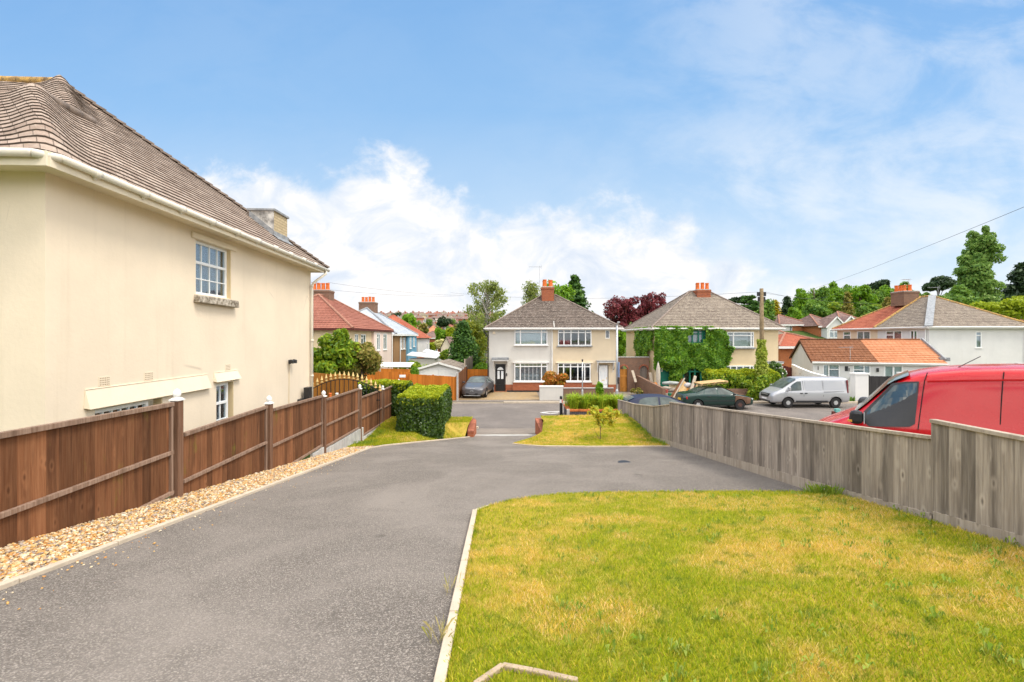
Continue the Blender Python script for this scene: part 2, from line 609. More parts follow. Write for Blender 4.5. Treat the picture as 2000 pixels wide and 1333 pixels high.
def crown_points(c, r, n, k=22, sub=.36, gap=.0, flat_=1.0):
    """k sub-clumps spread over an ellipsoidal crown"""
    Ps, Ns, cs = [], [], []
    r = np.asarray(r, float)
    for i in range(k):
        d = rng.normal(0, 1, 3)
        d /= np.linalg.norm(d)
        q = rng.uniform(.35, .85)
        cc = np.asarray(c) + d * r * q
        rr = r * sub * rng.uniform(.65, 1.25) * np.array([1, 1, flat_])
        m_ = int(n / k * rng.uniform(.7, 1.3))
        p, nn = shell(cc, rr, m_, .45, .15)
        Ps.append(p)
        Ns.append(nn * .7 + d * .5)
        cs.append(cc)
    return np.concatenate(Ps), np.concatenate(Ns), cs


def limbs(mb, base, top, r0, targets, r1=.03):
    base, top = Vector(base), Vector(top)
    pts = [base.lerp(top, t) + Vector((random.uniform(-1, 1), random.uniform(-1, 1), 0)) * r0 * .6 * (t > 0) for t in (0, .25, .5, .75, 1)]
    mb.tube(pts, [r0 * (1.25, 1.0, .8, .55, .3)[i] for i in range(5)], 8)
    for tg in targets:
        tg = Vector(tg)
        t = random.uniform(.3, .8)
        p = base.lerp(top, t)
        mid = p.lerp(tg, .5) + Vector((0, 0, (tg - p).length * .1))
        mb.tube([p, mid, tg], [r0 * .45 * (1 - t * .5), r0 * .25, r1], 6)


def tree(name, label, cat, base, top_z, crowns, m, bark, size, n, k=22, sub=.36, trunk_r=.18, group=None, aspect=1.6, droop=0.0, flat_=1.0, nl=10):
    """crowns: list of (centre, radii, share)"""
    T = Thing(name, label, cat, base, 0, group)
    Ps, Ns, cs = [], [], []
    for (c, r, sh) in crowns:
        p, nn, c_ = crown_points(c, r, int(n * sh), max(3, int(k * sh)), sub, 0, flat_)
        Ps.append(p)
        Ns.append(nn)
        cs += c_
    P = np.concatenate(Ps) - np.asarray(base)
    me = leaf_mesh('crown', P, np.concatenate(Ns), size, m, aspect, droop)
    T.part('crown', me, m)
    tb = MB()
    random.shuffle(cs)
    limbs(tb, base, (crowns[0][0][0], crowns[0][0][1], top_z - (top_z - base[2]) * .12), trunk_r, [tuple(c) for c in cs[:nl]], .02)
    T.part('trunk', tb, bark, world=True, smooth=True)
    return T

# ------------------------------------------------------------------ palette
M = {}
M['white'] = mat('white_paint', (.80, .79, .76), .45, .04, 3, spec=.4)
M['upvc'] = mat('white_frame', (.84, .84, .83), .3, .03, 3, spec=.5)
M['gutter'] = mat('stained_gutter', (.78, .74, .66), .45, .10, 2.5, col2=(.72, .66, .54), streak=.35)
M['cream'] = render_mat('cream_render', (.80, .68, .525), 1.0, .5)
M['creamtrim'] = render_mat('cream_trim', (.80, .69, .53), .6)
M['reveal'] = render_mat('reveal_render', (.68, .53, .32), .6)
M['housewhite'] = render_mat('white_roughcast', (.60, .575, .53), 1.3)
M['purewhite'] = render_mat('bright_white_render', (.68, .67, .65), 1.8)
M['housecream'] = render_mat('yellow_cream_render', (.66, .55, .395), 1.0)
M['sand'] = render_mat('sand_render', (.70, .56, .36), 1.0)
M['pink'] = render_mat('pink_render', (.74, .60, .53), 1.0)
M['pebble'] = render_mat('brown_pebbledash', (.33, .19, .09), 2.0)
M['blue'] = render_mat('blue_render', (.17, .37, .52), 1.0)
M['brick'] = brick_mat('red_brick', (.40, .12, .05), (.30, .08, .035), (.30, .24, .19))
M['oldbrick'] = brick_mat('weathered_brick', (.25, .135, .085), (.17, .10, .07), (.27, .22, .18))
M['bluebrick'] = brick_mat('dark_brick', (.045, .042, .05), (.08, .07, .075), (.30, .27, .25))
M['orangebrick'] = brick_mat('orange_brick', (.52, .17, .05), (.42, .13, .045), (.35, .28, .22))
M['buffbrick'] = brick_mat('buff_brick', (.54, .44, .28), (.43, .34, .21), (.20, .15, .10), .225, .085, .15)
M['brickcap'] = mat('brick_on_edge', (.38, .13, .075), .9, .25, 9, bump=.4, isl=.35)
M['terracotta'] = mat('terracotta_pot', (.66, .155, .035), .75, .2, 6, streak=.3)
M['flaunch'] = mat('grey_mortar', (.42, .40, .37), .95, .2, 8, bump=.5)
M['lead'] = mat('lead_flashing', (.27, .28, .29), .6, .25, 6, bump=.3)
M['roofleft'] = roof_mat('weathered_plain_tile', (.25, .18, .14), (.40, .31, .25), (.60, .54, .46), .165, .1, .45, .2, mosscol=(.36, .24, .04))
M['roofgrey'] = roof_mat('lichened_tile', (.085, .065, .055), (.16, .125, .105), (.60, .54, .45), .2, .2, .62, .15)
M['roofgrey2'] = roof_mat('pale_lichened_tile', (.17, .135, .11), (.27, .225, .18), (.64, .57, .45), .2, .2, .6, .25, mosscol=(.24, .19, .05))
M['roofbrown'] = roof_mat('brown_red_tile', (.27, .10, .07), (.34, .14, .10), (.42, .25, .2), .3, .3, .2, 0, .3)
M['roofsilver'] = roof_mat('silver_slate', (.40, .44, .49), (.48, .51, .56), (.58, .6, .62), .3, .25, .25)
M['roofred'] = roof_mat('red_pantile', (.36, .10, .06), (.43, .14, .08), (.45, .3, .22), .3, .33, .15, 0, .3)
M['rooforange'] = roof_mat('orange_pantile', (.47, .19, .09), (.55, .245, .13), (.75, .45, .25), .3, .33, .25, 0, .3)
M['roofchoc'] = roof_mat('brown_pantile', (.19, .075, .035), (.25, .105, .05), (.60, .42, .32), .3, .33, .30, .15, .3, mosscol=(.40, .15, .05))
M['ridge'] = mat('ridge_tile', (.24, .19, .16), .9, .25, 5, bump=.5)
M['ridgebrown'] = mat('brown_ridge_tile', (.33, .16, .11), .9, .2, 5)
M['ridgemoss'] = mat('mossy_ridge_tile', (.30, .20, .12), .9, .35, 7, col2=(.48, .29, .08), bump=.5)
M['fascia'] = mat('soffit_paint', (.80, .70, .54), .6, .06, 2)
M['stone'] = mat('mottled_stone', (.17, .125, .075), .9, .35, 12, col2=(.45, .40, .33), bump=.6)
M['concrete'] = mat('edging_concrete', (.55, .46, .35), .9, .10, 5, bump=.4, streak=.1, isl=.08)
M['concgrey'] = mat('grey_concrete', (.44, .42, .38), .95, .18, 3, bump=.4, streak=.4, isl=.2)
M['block'] = mat('concrete_block', (.52, .50, .47), .95, .14, 4, bump=.5, streak=.35, isl=.25)
M['brownwood'] = wood_mat('brown_stained_wood', (.205, .078, .032), (.30, .135, .062), (.07, .027, .013), .6, .55, .45)
M['brownrail'] = wood_mat('weathered_brown_rail', (.22, .13, .085), (.36, .25, .185), (.11, .065, .042), .25, .1, .2)
M['brownpost'] = wood_mat('brown_fence_post', (.165, .082, .045), (.25, .14, .09), (.075, .04, .024), .2, .5, .3)
M['greywood'] = wood_mat('silvered_wood', (.295, .24, .19), (.50, .425, .345), (.10, .08, .065), .45, .0, .55)
M['greyrail'] = wood_mat('silvered_rail', (.41, .34, .26), (.52, .44, .35), (.25, .195, .145), .15, 0, .4)
M['orangewood'] = wood_mat('orange_stained_wood', (.55, .17, .022), (.62, .215, .035), (.40, .11, .014), .28, .05, .2)
M['gatewood'] = wood_mat('honey_gate_board', (.50, .205, .04), (.58, .26, .06), (.30, .10, .015), .3, 0, .3)
M['rawwood'] = wood_mat('raw_timber', (.64, .42, .19), (.74, .53, .28), (.45, .25, .10), .35, 0, .3)
M['greydoor'] = wood_mat('bare_door_board', (.20, .16, .13), (.28, .235, .20), (.10, .08, .065), .3, 0, .2)
M['darkfence'] = wood_mat('black_stained_wood', (.035, .033, .034), (.055, .05, .05), (.02, .02, .02), .3, 0, .1)
M['redshed'] = wood_mat('dark_red_stain', (.11, .03, .025), (.15, .045, .035), (.05, .015, .015), .3, 0, .1)
M['black'] = mat('black_plastic', (.02, .02, .022), .4, .1, 5, spec=.5)
M['darkmetal'] = mat('black_iron', (.018, .018, .02), .45, .2, 8, spec=.5)
M['gold'] = mat('gold_paint', (.80, .55, .22), .4, .1, 9, metal=.25, spec=.5)
M['galv'] = mat('galvanised_steel', (.50, .51, .52), .45, .1, 6, metal=.6)
M['rubber'] = mat('tyre_rubber', (.022, .021, .021), .8, .15, 10)
M['alloy'] = mat('alloy_rim', (.62, .63, .64), .3, .08, 8, metal=.7)
M['rusty'] = mat('rusty_steel', (.10, .05, .04), .75, .3, 10)
M['glass'] = glass_mat('window_glass', (.86, .90, .91))
M['carglass'] = mat('car_glass', (.085, .105, .10), .12, .35, 2, spec=.35)
M['net'] = mat('net_curtain', (.76, .79, .80), .9, .12, 6)
M['blind'] = mat('pale_blind', (.78, .80, .80), .8, .05, 4)
M['greyblind'] = mat('grey_slat_blind', (.42, .45, .48), .7, .08, 4)
M['drape'] = mat('dark_drape', (.17, .13, .11), .9, .2, 5)
M['green'] = mat('green_paint', (.012, .155, .10), .45, .12, 4)
M['bark'] = mat('tree_bark', (.14, .10, .07), .9, .3, 9, bump=.6)
M['birchbark'] = mat('pale_birch_bark', (.40, .36, .31), .85, .35, 7, col2=(.5, .47, .42), bump=.3)
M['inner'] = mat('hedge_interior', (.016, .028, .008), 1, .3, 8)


def gloss_paint(name, col, metal=.0, rough=.25, coat=.6):
    m, q = new_mat(name)
    co = q.n('TexCoord').outputs['Object']
    n1 = q.noise(co, 1.2, 4)
    c = q.mix(n1, mul(col, .94), mul(col, 1.06))
    rr = q.math('ADD', q.math('MULTIPLY', q.noise(co, 9, 5), .10), rough)
    b = finish(q, c, rr, metal, None, .3, coat)
    return m


M['redpaint'] = gloss_paint('red_van_paint', (.50, .0015, .006), .0, .22, .5)
M['silverpaint'] = gloss_paint('silver_van_paint', (.42, .425, .44), .4, .3)
M['greypaint'] = gloss_paint('grey_car_paint', (.13, .13, .14), .45, .3)
M['greenpaint'] = gloss_paint('dark_green_paint', (.012, .038, .032), .2, .3)

M['navypaint'] = gloss_paint('navy_car_paint', (.018, .024, .055), .0, .5, .0)
M['primer'] = mat('brown_primer', (.14, .075, .045), .75, .2, 4)

LF = {}
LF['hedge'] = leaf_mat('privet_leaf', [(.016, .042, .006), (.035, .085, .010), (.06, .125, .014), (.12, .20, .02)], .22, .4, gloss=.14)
LF['hedgetop'] = leaf_mat('yellow_privet_leaf', [(.24, .32, .012), (.40, .45, .015), (.56, .54, .02), (.20, .30, .012)], .3, .5)
LF['ivy'] = leaf_mat('creeper_leaf', [(.045, .13, .012), (.09, .23, .016), (.15, .31, .02), (.26, .42, .03)], .28, .45)
LF['green'] = leaf_mat('mid_green_leaf', [(.045, .12, .014), (.09, .20, .022), (.15, .28, .032), (.23, .35, .045)], .3)
LF['bright'] = leaf_mat('bright_green_leaf', [(.08, .19, .012), (.15, .30, .015), (.24, .40, .02)], .35)
LF['lime'] = leaf_mat('yellow_green_leaf', [(.16, .24, .012), (.28, .36, .016), (.40, .45, .02)], .35)
LF['dark'] = leaf_mat('dark_needle', [(.012, .032, .010), (.025, .055, .016), (.045, .085, .02)], .15)
LF['conifer'] = leaf_mat('conifer_spray', [(.018, .06, .010), (.045, .12, .012), (.09, .19, .018)], .2)
LF['birch'] = leaf_mat('birch_leaf', [(.11, .17, .03), (.19, .25, .045), (.28, .33, .07), (.36, .40, .11)], .35)
LF['willow'] = leaf_mat('willow_leaf', [(.08, .13, .012), (.15, .20, .018), (.23, .27, .025), (.31, .32, .03)], .35)
LF['copper'] = leaf_mat('copper_leaf', [(.09, .014, .022), (.17, .028, .04), (.30, .05, .065), (.19, .065, .055)], .3)
LF['photinia'] = leaf_mat('photinia_leaf', [(.10, .15, .012), (.42, .13, .02), (.66, .19, .03), (.62, .28, .05), (.26, .24, .02)], .3)
LF['bronze'] = leaf_mat('bronze_leaf', [(.08, .13, .015), (.20, .20, .03), (.36, .25, .07), (.30, .29, .05)], .3)
LF['shrub'] = leaf_mat('glossy_shrub_leaf', [(.05, .12, .010), (.11, .22, .014), (.22, .34, .02), (.42, .48, .035)], .28, .4)
LF['poplar'] = leaf_mat('poplar_leaf', [(.06, .15, .025), (.12, .24, .04), (.20, .33, .06), (.28, .40, .10)], .35)
LF['golden'] = leaf_mat('golden_conifer_spray', [(.24, .20, .01), (.38, .31, .012), (.46, .38, .02)], .25)
LF['hemero'] = leaf_mat('strap_leaf', [(.10, .24, .012), (.20, .36, .016), (.34, .46, .02), (.42, .44, .04)], .35)
LF['rose'] = leaf_mat('rose_leaf', [(.03, .08, .012), (.06, .14, .02), (.10, .20, .03), (.16, .24, .05)], .3)
LF['hop'] = leaf_mat('pole_creeper_leaf', [(.12, .20, .015), (.24, .33, .02), (.40, .46, .05), (.52, .55, .12)], .3)
LF['sapling'] = leaf_mat('sapling_leaf', [(.16, .28, .015), (.34, .40, .02), (.52, .50, .03), (.50, .34, .03)], .4)
LF['blossom'] = leaf_mat('pale_blossom', [(.60, .55, .25), (.72, .66, .38), (.40, .42, .10)], .3)
LF['whitebloom'] = leaf_mat('white_petal', [(.75, .72, .66), (.8, .78, .74)], .3)

# ------------------------------------------------------------------ ground
SL = .146


def plane(y):
    return -1.3 - SL * y


def hz(x, y):
    """height of the land"""
    x, y = np.broadcast_arrays(np.asarray(x, float), np.asarray(y, float))
    z = np.where(y < 19.6, -1.3 - SL * np.maximum(y, -3), 0)
    z = z + np.where(y < 19.6, .02 * np.clip(x, 0, 5), 0)
    pv = -4.16 - (y - 19.6) * .094
    z = np.where((y >= 19.6) & (y < 22.7), pv, z)
    z = np.where(y >= 22.7, -4.55, z)
    yy = np.maximum(y, 1)
    lw = ss(.30, .02, x / yy)
    left = -3.5 * ss(55, 120, y) + 34 * ss(170, 640, y)
    right = 10.0 * ss(44, 105, y) + 9 * ss(100, 260, y)
    z = z + np.where(y > 22.7, lw * left + (1 - lw) * right, 0)
    return z


def h1(x, y):
    return float(hz(x, y))


def sheet(xs, ys, zfun):
    mb = MB()
    nx, ny = len(xs), len(ys)
    X, Y = np.meshgrid(xs, ys)
    Z = zfun(X, Y)
    mb.v = [tuple(p) for p in np.stack([X, Y, Z], -1).reshape(-1, 3)]
    for j in range(ny - 1):
        for i in range(nx - 1):
            a = j * nx + i
            mb.f.append((a, a + 1, a + nx + 1, a + nx))
    mb.m = [0] * len(mb.f)
    mb.uv = [None] * len(mb.f)
    return mb


def poly_sheet(poly, zfun, step=.5, off=0.0):
    """a polygon on the land, cut to follow its height: strips along y"""
    import bmesh
    bm = bmesh.new()
    vs = [bm.verts.new((p[0], p[1], 0)) for p in poly]
    f = bm.faces.new(vs)
    if f.normal.z < 0:
        f.normal_flip()
    xs = [p[0] for p in poly]
    ys = [p[1] for p in poly]
    for ax, lo, hi in ((1, min(ys), max(ys)), (0, min(xs), max(xs))):
        t = math.floor(lo / step) * step + step
        while t < hi:
            co = (0, t, 0) if ax else (t, 0, 0)
            no = (0, 1, 0) if ax else (1, 0, 0)
            bmesh.ops.bisect_plane(bm, geom=bm.verts[:] + bm.edges[:] + bm.faces[:], plane_co=co, plane_no=no)
            t += step
    bmesh.ops.recalc_face_normals(bm, faces=bm.faces[:])
    mb = MB()
    bm.verts.ensure_lookup_table()
    bm.verts.index_update()
    V = np.array([(v.co.x, v.co.y) for v in bm.verts])
    Z = zfun(V[:, 0], V[:, 1]) + off
    mb.v = [(V[i, 0], V[i, 1], float(Z[i])) for i in range(len(V))]
    for f in bm.faces:
        ids = [v.index for v in f.verts]
        if f.normal.z < 0:
            ids.reverse()
        mb.f.append(tuple(ids))
        mb.m.append(0)
        mb.uv.append(None)
    bm.free()
    return mb


def ground_mat():
    m, q = new_mat('rough_ground')
    co = q.n('TexCoord').outputs['Object']
    a = q.noise(co, .05, 8, .65)
    b = q.noise(co, .6, 6, .65)
    c = q.mix(q.sstep(a, .42, .6), (.055, .095, .022), (.13, .15, .05))
    c = q.mix(q.math('MULTIPLY', q.sstep(b, .5, .75), .6), c, (.16, .13, .09))
    finish(q, c, 1.0, 0, None, .05)
    return m


M['ground'] = ground_mat()
xs = np.unique(np.concatenate([np.linspace(-900, -60, 30), np.linspace(-60, 60, 61), np.linspace(60, 900, 30)]))
ys = np.unique(np.concatenate([np.linspace(-60, 60, 121), np.linspace(60, 300, 49), np.linspace(300, 1400, 30)]))
structure('ground', sheet(xs, ys, lambda x, y: hz(x, y) - .14), M['ground'], True)


def tarmac_mat(name, base, speck, tint, fade=.3, scale=1.0):
    m, q = new_mat(name)
    co = q.n('TexCoord').outputs['Object']
    v = q.n('TexVoronoi', Vector=co, Scale=135 * scale)
    col_ = q.n('SeparateColor', Color=v.outputs['Color']).outputs[0]
    c = q.mix(q.sstep(col_, .35, .95), mul(base, .62), mul(base, 1.25))
    c = q.mix(q.math('MULTIPLY', q.sstep(col_, .88, .98), .4), c, speck)
    n1 = q.noise(co, .55, 7, .65, .4)
    n2 = q.noise(co, 4.0, 6, .7)
    c = q.mix(q.math('MULTIPLY', q.sstep(n1, .38, .66), fade), c, tint)
    c = q.mix(q.math('MULTIPLY', q.sstep(n2, .55, .8), .22), c, mul(base, .55))
    n3 = q.noise(q.scalev(co, (.9, .28, 1)), 1.1, 5, .6)
    c = q.mix(q.math('MULTIPLY', q.sstep(n3, .52, .72), .28), c, mul(base, 1.45))
    sp_ = q.n('TexVoronoi', Vector=co, Scale=.85).outputs[0]
    sn = q.noise(co, 9, 4)
    c = q.mix(q.math('MULTIPLY', q.sstep(q.math('ADD', sp_, q.math('MULTIPLY', sn, .09)), .125, .075), .45), c, mul(base, .42))
    h = q.math('ADD', v.outputs['Distance'], q.math('MULTIPLY', q.noise(co, 160, 3), .4))
    nrm = q.n('Bump', Strength=.8, Distance=0.010, Height=h).outputs[0]
    finish(q, c, .92, 0, nrm, .2)
    return m


M['drive'] = tarmac_mat('drive_tarmac', (.225, .195, .168), (.52, .47, .41), (.31, .27, .235), .5)
M['road'] = tarmac_mat('road_asphalt', (.19, .165, .148), (.4, .37, .33), (.25, .215, .19), .5)
M['path'] = tarmac_mat('pavement_asphalt', (.25, .21, .175), (.42, .38, .33), (.33, .28, .235), .5)


def XL(y):          # left drive kerb
    return -3.42 - .0615 * y


def XFL(y):         # left fence
    return -(4.43 + .0444 * y)


def XFR(y):         # right fence
    return 3.84 + .06 * y


# tarmac drive: narrows to the pavement crossing
drive_poly = [(-3.0, -4), (XFR(-2) + .2, -4), (XFR(6) + .1, 6.0), (XFR(13.6) + .1, 13.6), (3.0, 15.6), (1.1, 16.4), (1.35, 19.2), (-1.8, 19.2), (-2.4, 18.6), (-4.6, 15.2), (-4.9, 10), (-4.6, 0), (-4.4, -4)]
structure('driveway', poly_sheet(drive_poly, hz, .75), M['drive'])
# a patch of brighter, later tarmac across the crossing and the pavement
structure('crossing_slab', poly_sheet([(-1.62, 19.15), (1.12, 19.15), (1.02, 20.0), (-1.62, 20.0)], hz, .5, .006), M['concgrey'])
structure('pavement', poly_sheet([(-40, 20.0), (60, 20.0), (60, 22.55), (-40, 22.55)], hz, 2.0), M['path'])
structure('kerb', MB().box(-40, 22.55, -4.6, -1.65, 22.7, -4.36).box(-1.62, 22.55, -4.6, 1.25, 22.7, -4.475).box(1.28, 22.55, -4.6, 2.3, 22.7, -4.36).box(6.62, 22.55, -4.6, 60, 22.7, -4.36), M['concrete'], bevel=.015)
structure('corner_pavement', MB().prism([(2.3, 22.5, -4.62), (6.6, 22.5, -4.62), (6.6, 27.7, -4.62), (3.4, 27.9, -4.62), (2.75, 27.4, -4.62), (2.42, 26.4, -4.62)], (0, 0, .16)), M['path'], bevel=.02)
structure('road', poly_sheet([(-120, 22.7), (120, 22.7), (120, 31.9), (-120, 31.9)], lambda x, y: np.full(np.shape(x), -4.545), 4), M['road'])
structure('far_kerb', MB().box(-90, 31.9, -4.7, -.6, 32.03, -4.50).box(-.58, 31.9, -4.7, 8, 32.03, -4.43).box(8.02, 31.9, -4.7, 80, 32.03, -4.43), M['concrete'], bevel=.015)
structure('far_pavement', sheet(np.linspace(-90, 80, 60), np.array([32.03, 32.9, 33.6]), lambda x, y: np.full(np.shape(x), -4.455)), M['path'])


def paving_mat():
    m, q = new_mat('buff_block_paving')
    co = q.n('TexCoord').outputs['Object']
    b = q.n('TexBrick', Vector=co, Color1=(.42, .29, .15), Color2=(.34, .24, .13), Mortar=(.20, .15, .09), Scale=1.0)
    b.inputs['Mortar Size'].default_value = .008
    b.inputs['Brick Width'].default_value = .2
    b.inputs['Row Height'].default_value = .1
    n1 = q.noise(co, 1.5, 6, .7)
    c = q.mix(q.math('MULTIPLY', q.sstep(n1, .45, .7), .6), b.outputs[0], (.30, .25, .19))
    finish(q, c, .9, 0, None, .2)
    return m


M['paving'] = paving_mat()
structure('forecourt', sheet(np.linspace(-4.2, 2.0, 8), np.array([33.0, 35.0, 37.5]), lambda x, y: -4.44 + (y - 33) * .012), M['paving'])
structure('front_path', sheet(np.linspace(2.0, 24, 12), np.array([33.0, 35.0, 37.5]), lambda x, y: -4.44 + (y - 33) * .008), M['path'])
structure('parking_area', poly_sheet([(5.3, -3), (16, -3), (16, 19.98), (6.2, 19.98)], hz, 2.0, -.02), M['path'])
# road paint: the nose of a traffic island by the bollard, and a dash further left
mk = MB()
for (a, b) in (((1.75, 27.95), (2.25, 28.25)), ((2.25, 28.25), (3.1, 28.4)), ((1.75, 27.95), (2.3, 27.62)), ((2.3, 27.62), (3.1, 27.98)),):
    mk.beam((a[0], a[1], -4.543), (b[0], b[1], -4.543), .13, .006)
mk.box(-4.9, 26.6, -4.546, -4.0, 26.75, -4.541)
mk.box(-9.5, 26.6, -4.546, -8.6, 26.75, -4.541)
structure('road_markings', mk, mat('road_paint', (.72, .71, .68), .8, .15, 8))


# ------------------------------------------------------------------ lawns
def lawn_mat():
    m, q = new_mat('lawn_thatch')
    co = q.n('TexCoord').outputs['Object']
    a = q.noise(co, .7, 6, .6, .5)
    b = q.noise(co, 3.2, 6, .65)
    d = q.noise(co, 60, 4, .7)
    c = q.mix(q.sstep(q.math('ADD', q.math('MULTIPLY', a, .6), q.math('MULTIPLY', b, .4)), .42, .58), (.30, .33, .02), (.60, .42, .08))
    c = q.mix(q.math('MULTIPLY', d, .6), c, (.12, .11, .03))
    nrm = q.n('Bump', Strength=.8, Distance=.02, Height=d).outputs[0]
    finish(q, c, .95, 0, nrm, .1)
    return m


def grass_mat(name, k=1.0):
    m, q = new_mat(name)
    co = q.n('TexCoord').outputs['Object']
    rnd = q.n('NewGeometry').outputs['Random Per Island']
    flat_ = q.scalev(co, (1, 1, .2))
    a = q.noise(flat_, .55, 6, .62, .6)
    b = q.noise(flat_, 2.3, 6, .65)
    f = q.math('ADD', q.math('MULTIPLY', a, .55), q.math('MULTIPLY', b, .45))
    f = q.math('ADD', f, q.math('MULTIPLY', q.math('SUBTRACT', q.n('SeparateXYZ', Vector=co).outputs[0], 1.9), .007))
    green = q.ramp(rnd, [(0, (.21, .30, .012)), (.5, (.43, .48, .02)), (.8, (.58, .54, .03)), (1, (.72, .56, .10))])
    straw = q.ramp(rnd, [(0, (.48, .41, .02)), (.35, (.74, .54, .07)), (.7, (.86, .60, .18)), (1, (.90, .69, .36))])
    c = q.mix(q.sstep(f, .46, .57), green, straw)
    w = q.noise(flat_, 7.0, 4, .6)
    c = q.mix(q.math('MULTIPLY', q.sstep(w, .56, .66), .75), c, q.ramp(rnd, [(0, (.10, .19, .02)), (1, (.24, .34, .04))]))
    d = q.n('BsdfPrincipled', Base_Color=c, Roughness=.6)
    d.inputs['Specular IOR Level'].default_value = .2
    t = q.n('BsdfTranslucent', Color=c)
    s = q.n('MixShader', Fac=.35, i1=d.outputs[0], i2=t.outputs[0])
    q.n('OutputMaterial', Surface=s.outputs[0])
    return m


M['lawn'] = lawn_mat()
M['grass'] = grass_mat('grass_blade')


def lawn1(x, y):     # the near lawn rides a little above the drive
    e = np.minimum(np.clip((np.asarray(x) - .4) / 3.4, 0, 1), np.clip((6.6 - np.asarray(y)) / 1.0, 0, 1))
    return hz(x, y) + .022 + .08 * e


def edge_r(y):       # left edge of the far right lawn
    return np.interp(y, [13.3, 15.27, 18.9, 20.2], [.05, .05, 1.28, 1.28])


def lawn2(x, y):
    return hz(x, np.minimum(y, 19.5)) + .03 + .66 * ss(14.3, 19.6, y) * ss(-.05, .8, np.asarray(x) - edge_r(y) + ss(18.45, 18.85, y) * .8)


def edge_l(y):       # right edge of the lawn by the hedge
    return np.interp(y, [14.2, 14.7, 19.0, 20.2], [-4.3, -4.1, -1.72, -1.72])


def lawn3(x, y):
    return hz(x, np.minimum(y, 19.5)) + .03 + .63 * ss(15.0, 19.6, y) * ss(-.05, .8, edge_l(y) - np.asarray(x) + ss(18.45, 18.85, y) * .8)


curve1 = [(-.41, 5.6), (-.2, 5.95), (0, 6.2), (.35, 6.4), (.75, 6.52), (1.4, 6.54), (2.2, 6.46), (3.2, 6.32), (XFR(6.15) - .06, 6.12)]
poly1 = [(-.26, -3.0), (-.29, 1.9), (-.41, 5.6)] + curve1[1:] + [(XFR(-3) - .06, -3.0)]
poly2 = [(.05, 15.27), (.5, 14.62), (1.0, 14.12), (2.2, 13.75), (3.4, 13.5), (XFR(13.35) - .05, 13.35), (XFR(20.2) - .05, 20.2), (1.25, 20.2), (1.28, 18.75), (.75, 17.4)]
poly3 = [(-4.95, 13.9), (-4.3, 14.35), (-3.6, 15.5), (-2.5, 17.4), (-1.72, 18.85), (-1.72, 20.2), (XFL(20.2) + .05, 20.2), (XFL(13.9) + .05, 13.9)]
structure('near_lawn', poly_sheet(poly1, lawn1, .35), M['lawn'], True)
structure('far_lawn', poly_sheet(poly2, lawn2, .18), M['lawn'], True)
structure('hedge_lawn', poly_sheet(poly3, lawn3, .18), M['lawn'], True)


def inside(P, poly):
    x, y = P[:, 0], P[:, 1]
    r = np.zeros(len(P), bool)
    n = len(poly)
    for i in range(n):
        (x0, y0), (x1, y1) = poly[i][:2], poly[(i + 1) % n][:2]
        c = ((y0 > y) != (y1 > y)) & (x < (x1 - x0) * (y - y0) / (y1 - y0 + 1e-12) + x0)
        r ^= c
    return r


def blades(name, P, zf, hgt, wid, m, lean=.55):
    n = len(P)
    z = zf(P[:, 0], P[:, 1])
    a = rng.uniform(0, 2 * math.pi, n)
    s = np.stack([np.cos(a), np.sin(a), np.zeros(n)], 1)
    L = hgt * rng.uniform(.5, 1.5, (n, 1))
    la = rng.uniform(0, 2 * math.pi, n)
    ln = np.stack([np.cos(la), np.sin(la), np.zeros(n)], 1) * rng.uniform(.1, 1.0, (n, 1)) * lean
    w = wid * rng.uniform(.6, 1.4, (n, 1))
    B = np.stack([P[:, 0], P[:, 1], z], 1)
    up = np.array([[0, 0, 1.0]])
    V = np.empty((n, 4, 3))
    V[:, 0] = B - s * w * .5
    V[:, 1] = B + s * w * .5
    V[:, 2] = B + (up * .85 + ln * .8) * L + s * w * .2
    V[:, 3] = B + (up * .75 + ln * 1.25) * L
    V[:, 3] = B + (up * .98 + ln * 1.15) * L
    return np_mesh(name, V.reshape(-1, 3), np.arange(4 * n).reshape(n, 4), m)


def scatter(poly, n, ybias=0.0):
    xs_, ys_ = [p[0] for p in poly], [p[1] for p in poly]
    out = []
    tot = 0
    y0, y1 = max(min(ys_), 1.2), max(ys_)
    while tot < n:
        P = np.stack([rng.uniform(min(xs_), max(xs_), n), rng.uniform(0, 1, n)], 1)
        if ybias:
            P[:, 1] = y0 * (y1 / y0) ** P[:, 1]
        else:
            P[:, 1] = y0 + (y1 - y0) * P[:, 1]
        P = P[inside(P, poly)]
        out.append(P)
        tot += len(P)
    return np.concatenate(out)[:n]


def stuff(name, me, label):
    o = bpy.data.objects.new(name, me)
    COL.objects.link(o)
    tag(o, label, 'grass', None, 'stuff')
    return o


p1 = scatter(poly1, 210000, 1.0)
clump = rng.normal(0, .012, p1.shape)
el_ = [(-.275, 1.2), (-.41, 5.6)] + curve1[1:]
ep = []
for p_, q_ in zip(el_[:-1], el_[1:]):
    k_ = int(420 * math.dist(p_, q_))
    t_ = rng.uniform(0, 1, (k_, 1)) ** .9
    ep.append(np.array(p_) * (1 - t_) + np.array(q_) * t_ + np.array([.012, -.006]) + rng.normal(0, .010, (k_, 2)))
ep = np.concatenate(ep)
stuff('grass', blades('grass', ep, lawn1, .028, .005, M['grass'], .7), 'fringe of grass spilling over the kerb edge of the near lawn')
stuff('grass', blades('grass', p1 + clump, lawn1, .023, .005, M['grass'], .8), 'short green and straw-yellow grass of the near lawn beside the pale kerb edging')
p2 = scatter(poly2, 62000)
stuff('grass', blades('grass', p2, lawn2, .034, .013, M['grass']), 'dry yellow grass of the small lawn round the sapling')
p3 = scatter(poly3, 36000)
stuff('grass', blades('grass', p3, lawn3, .045, .014, M['grass']), 'grass of the strip under the clipped hedge and brown fence')
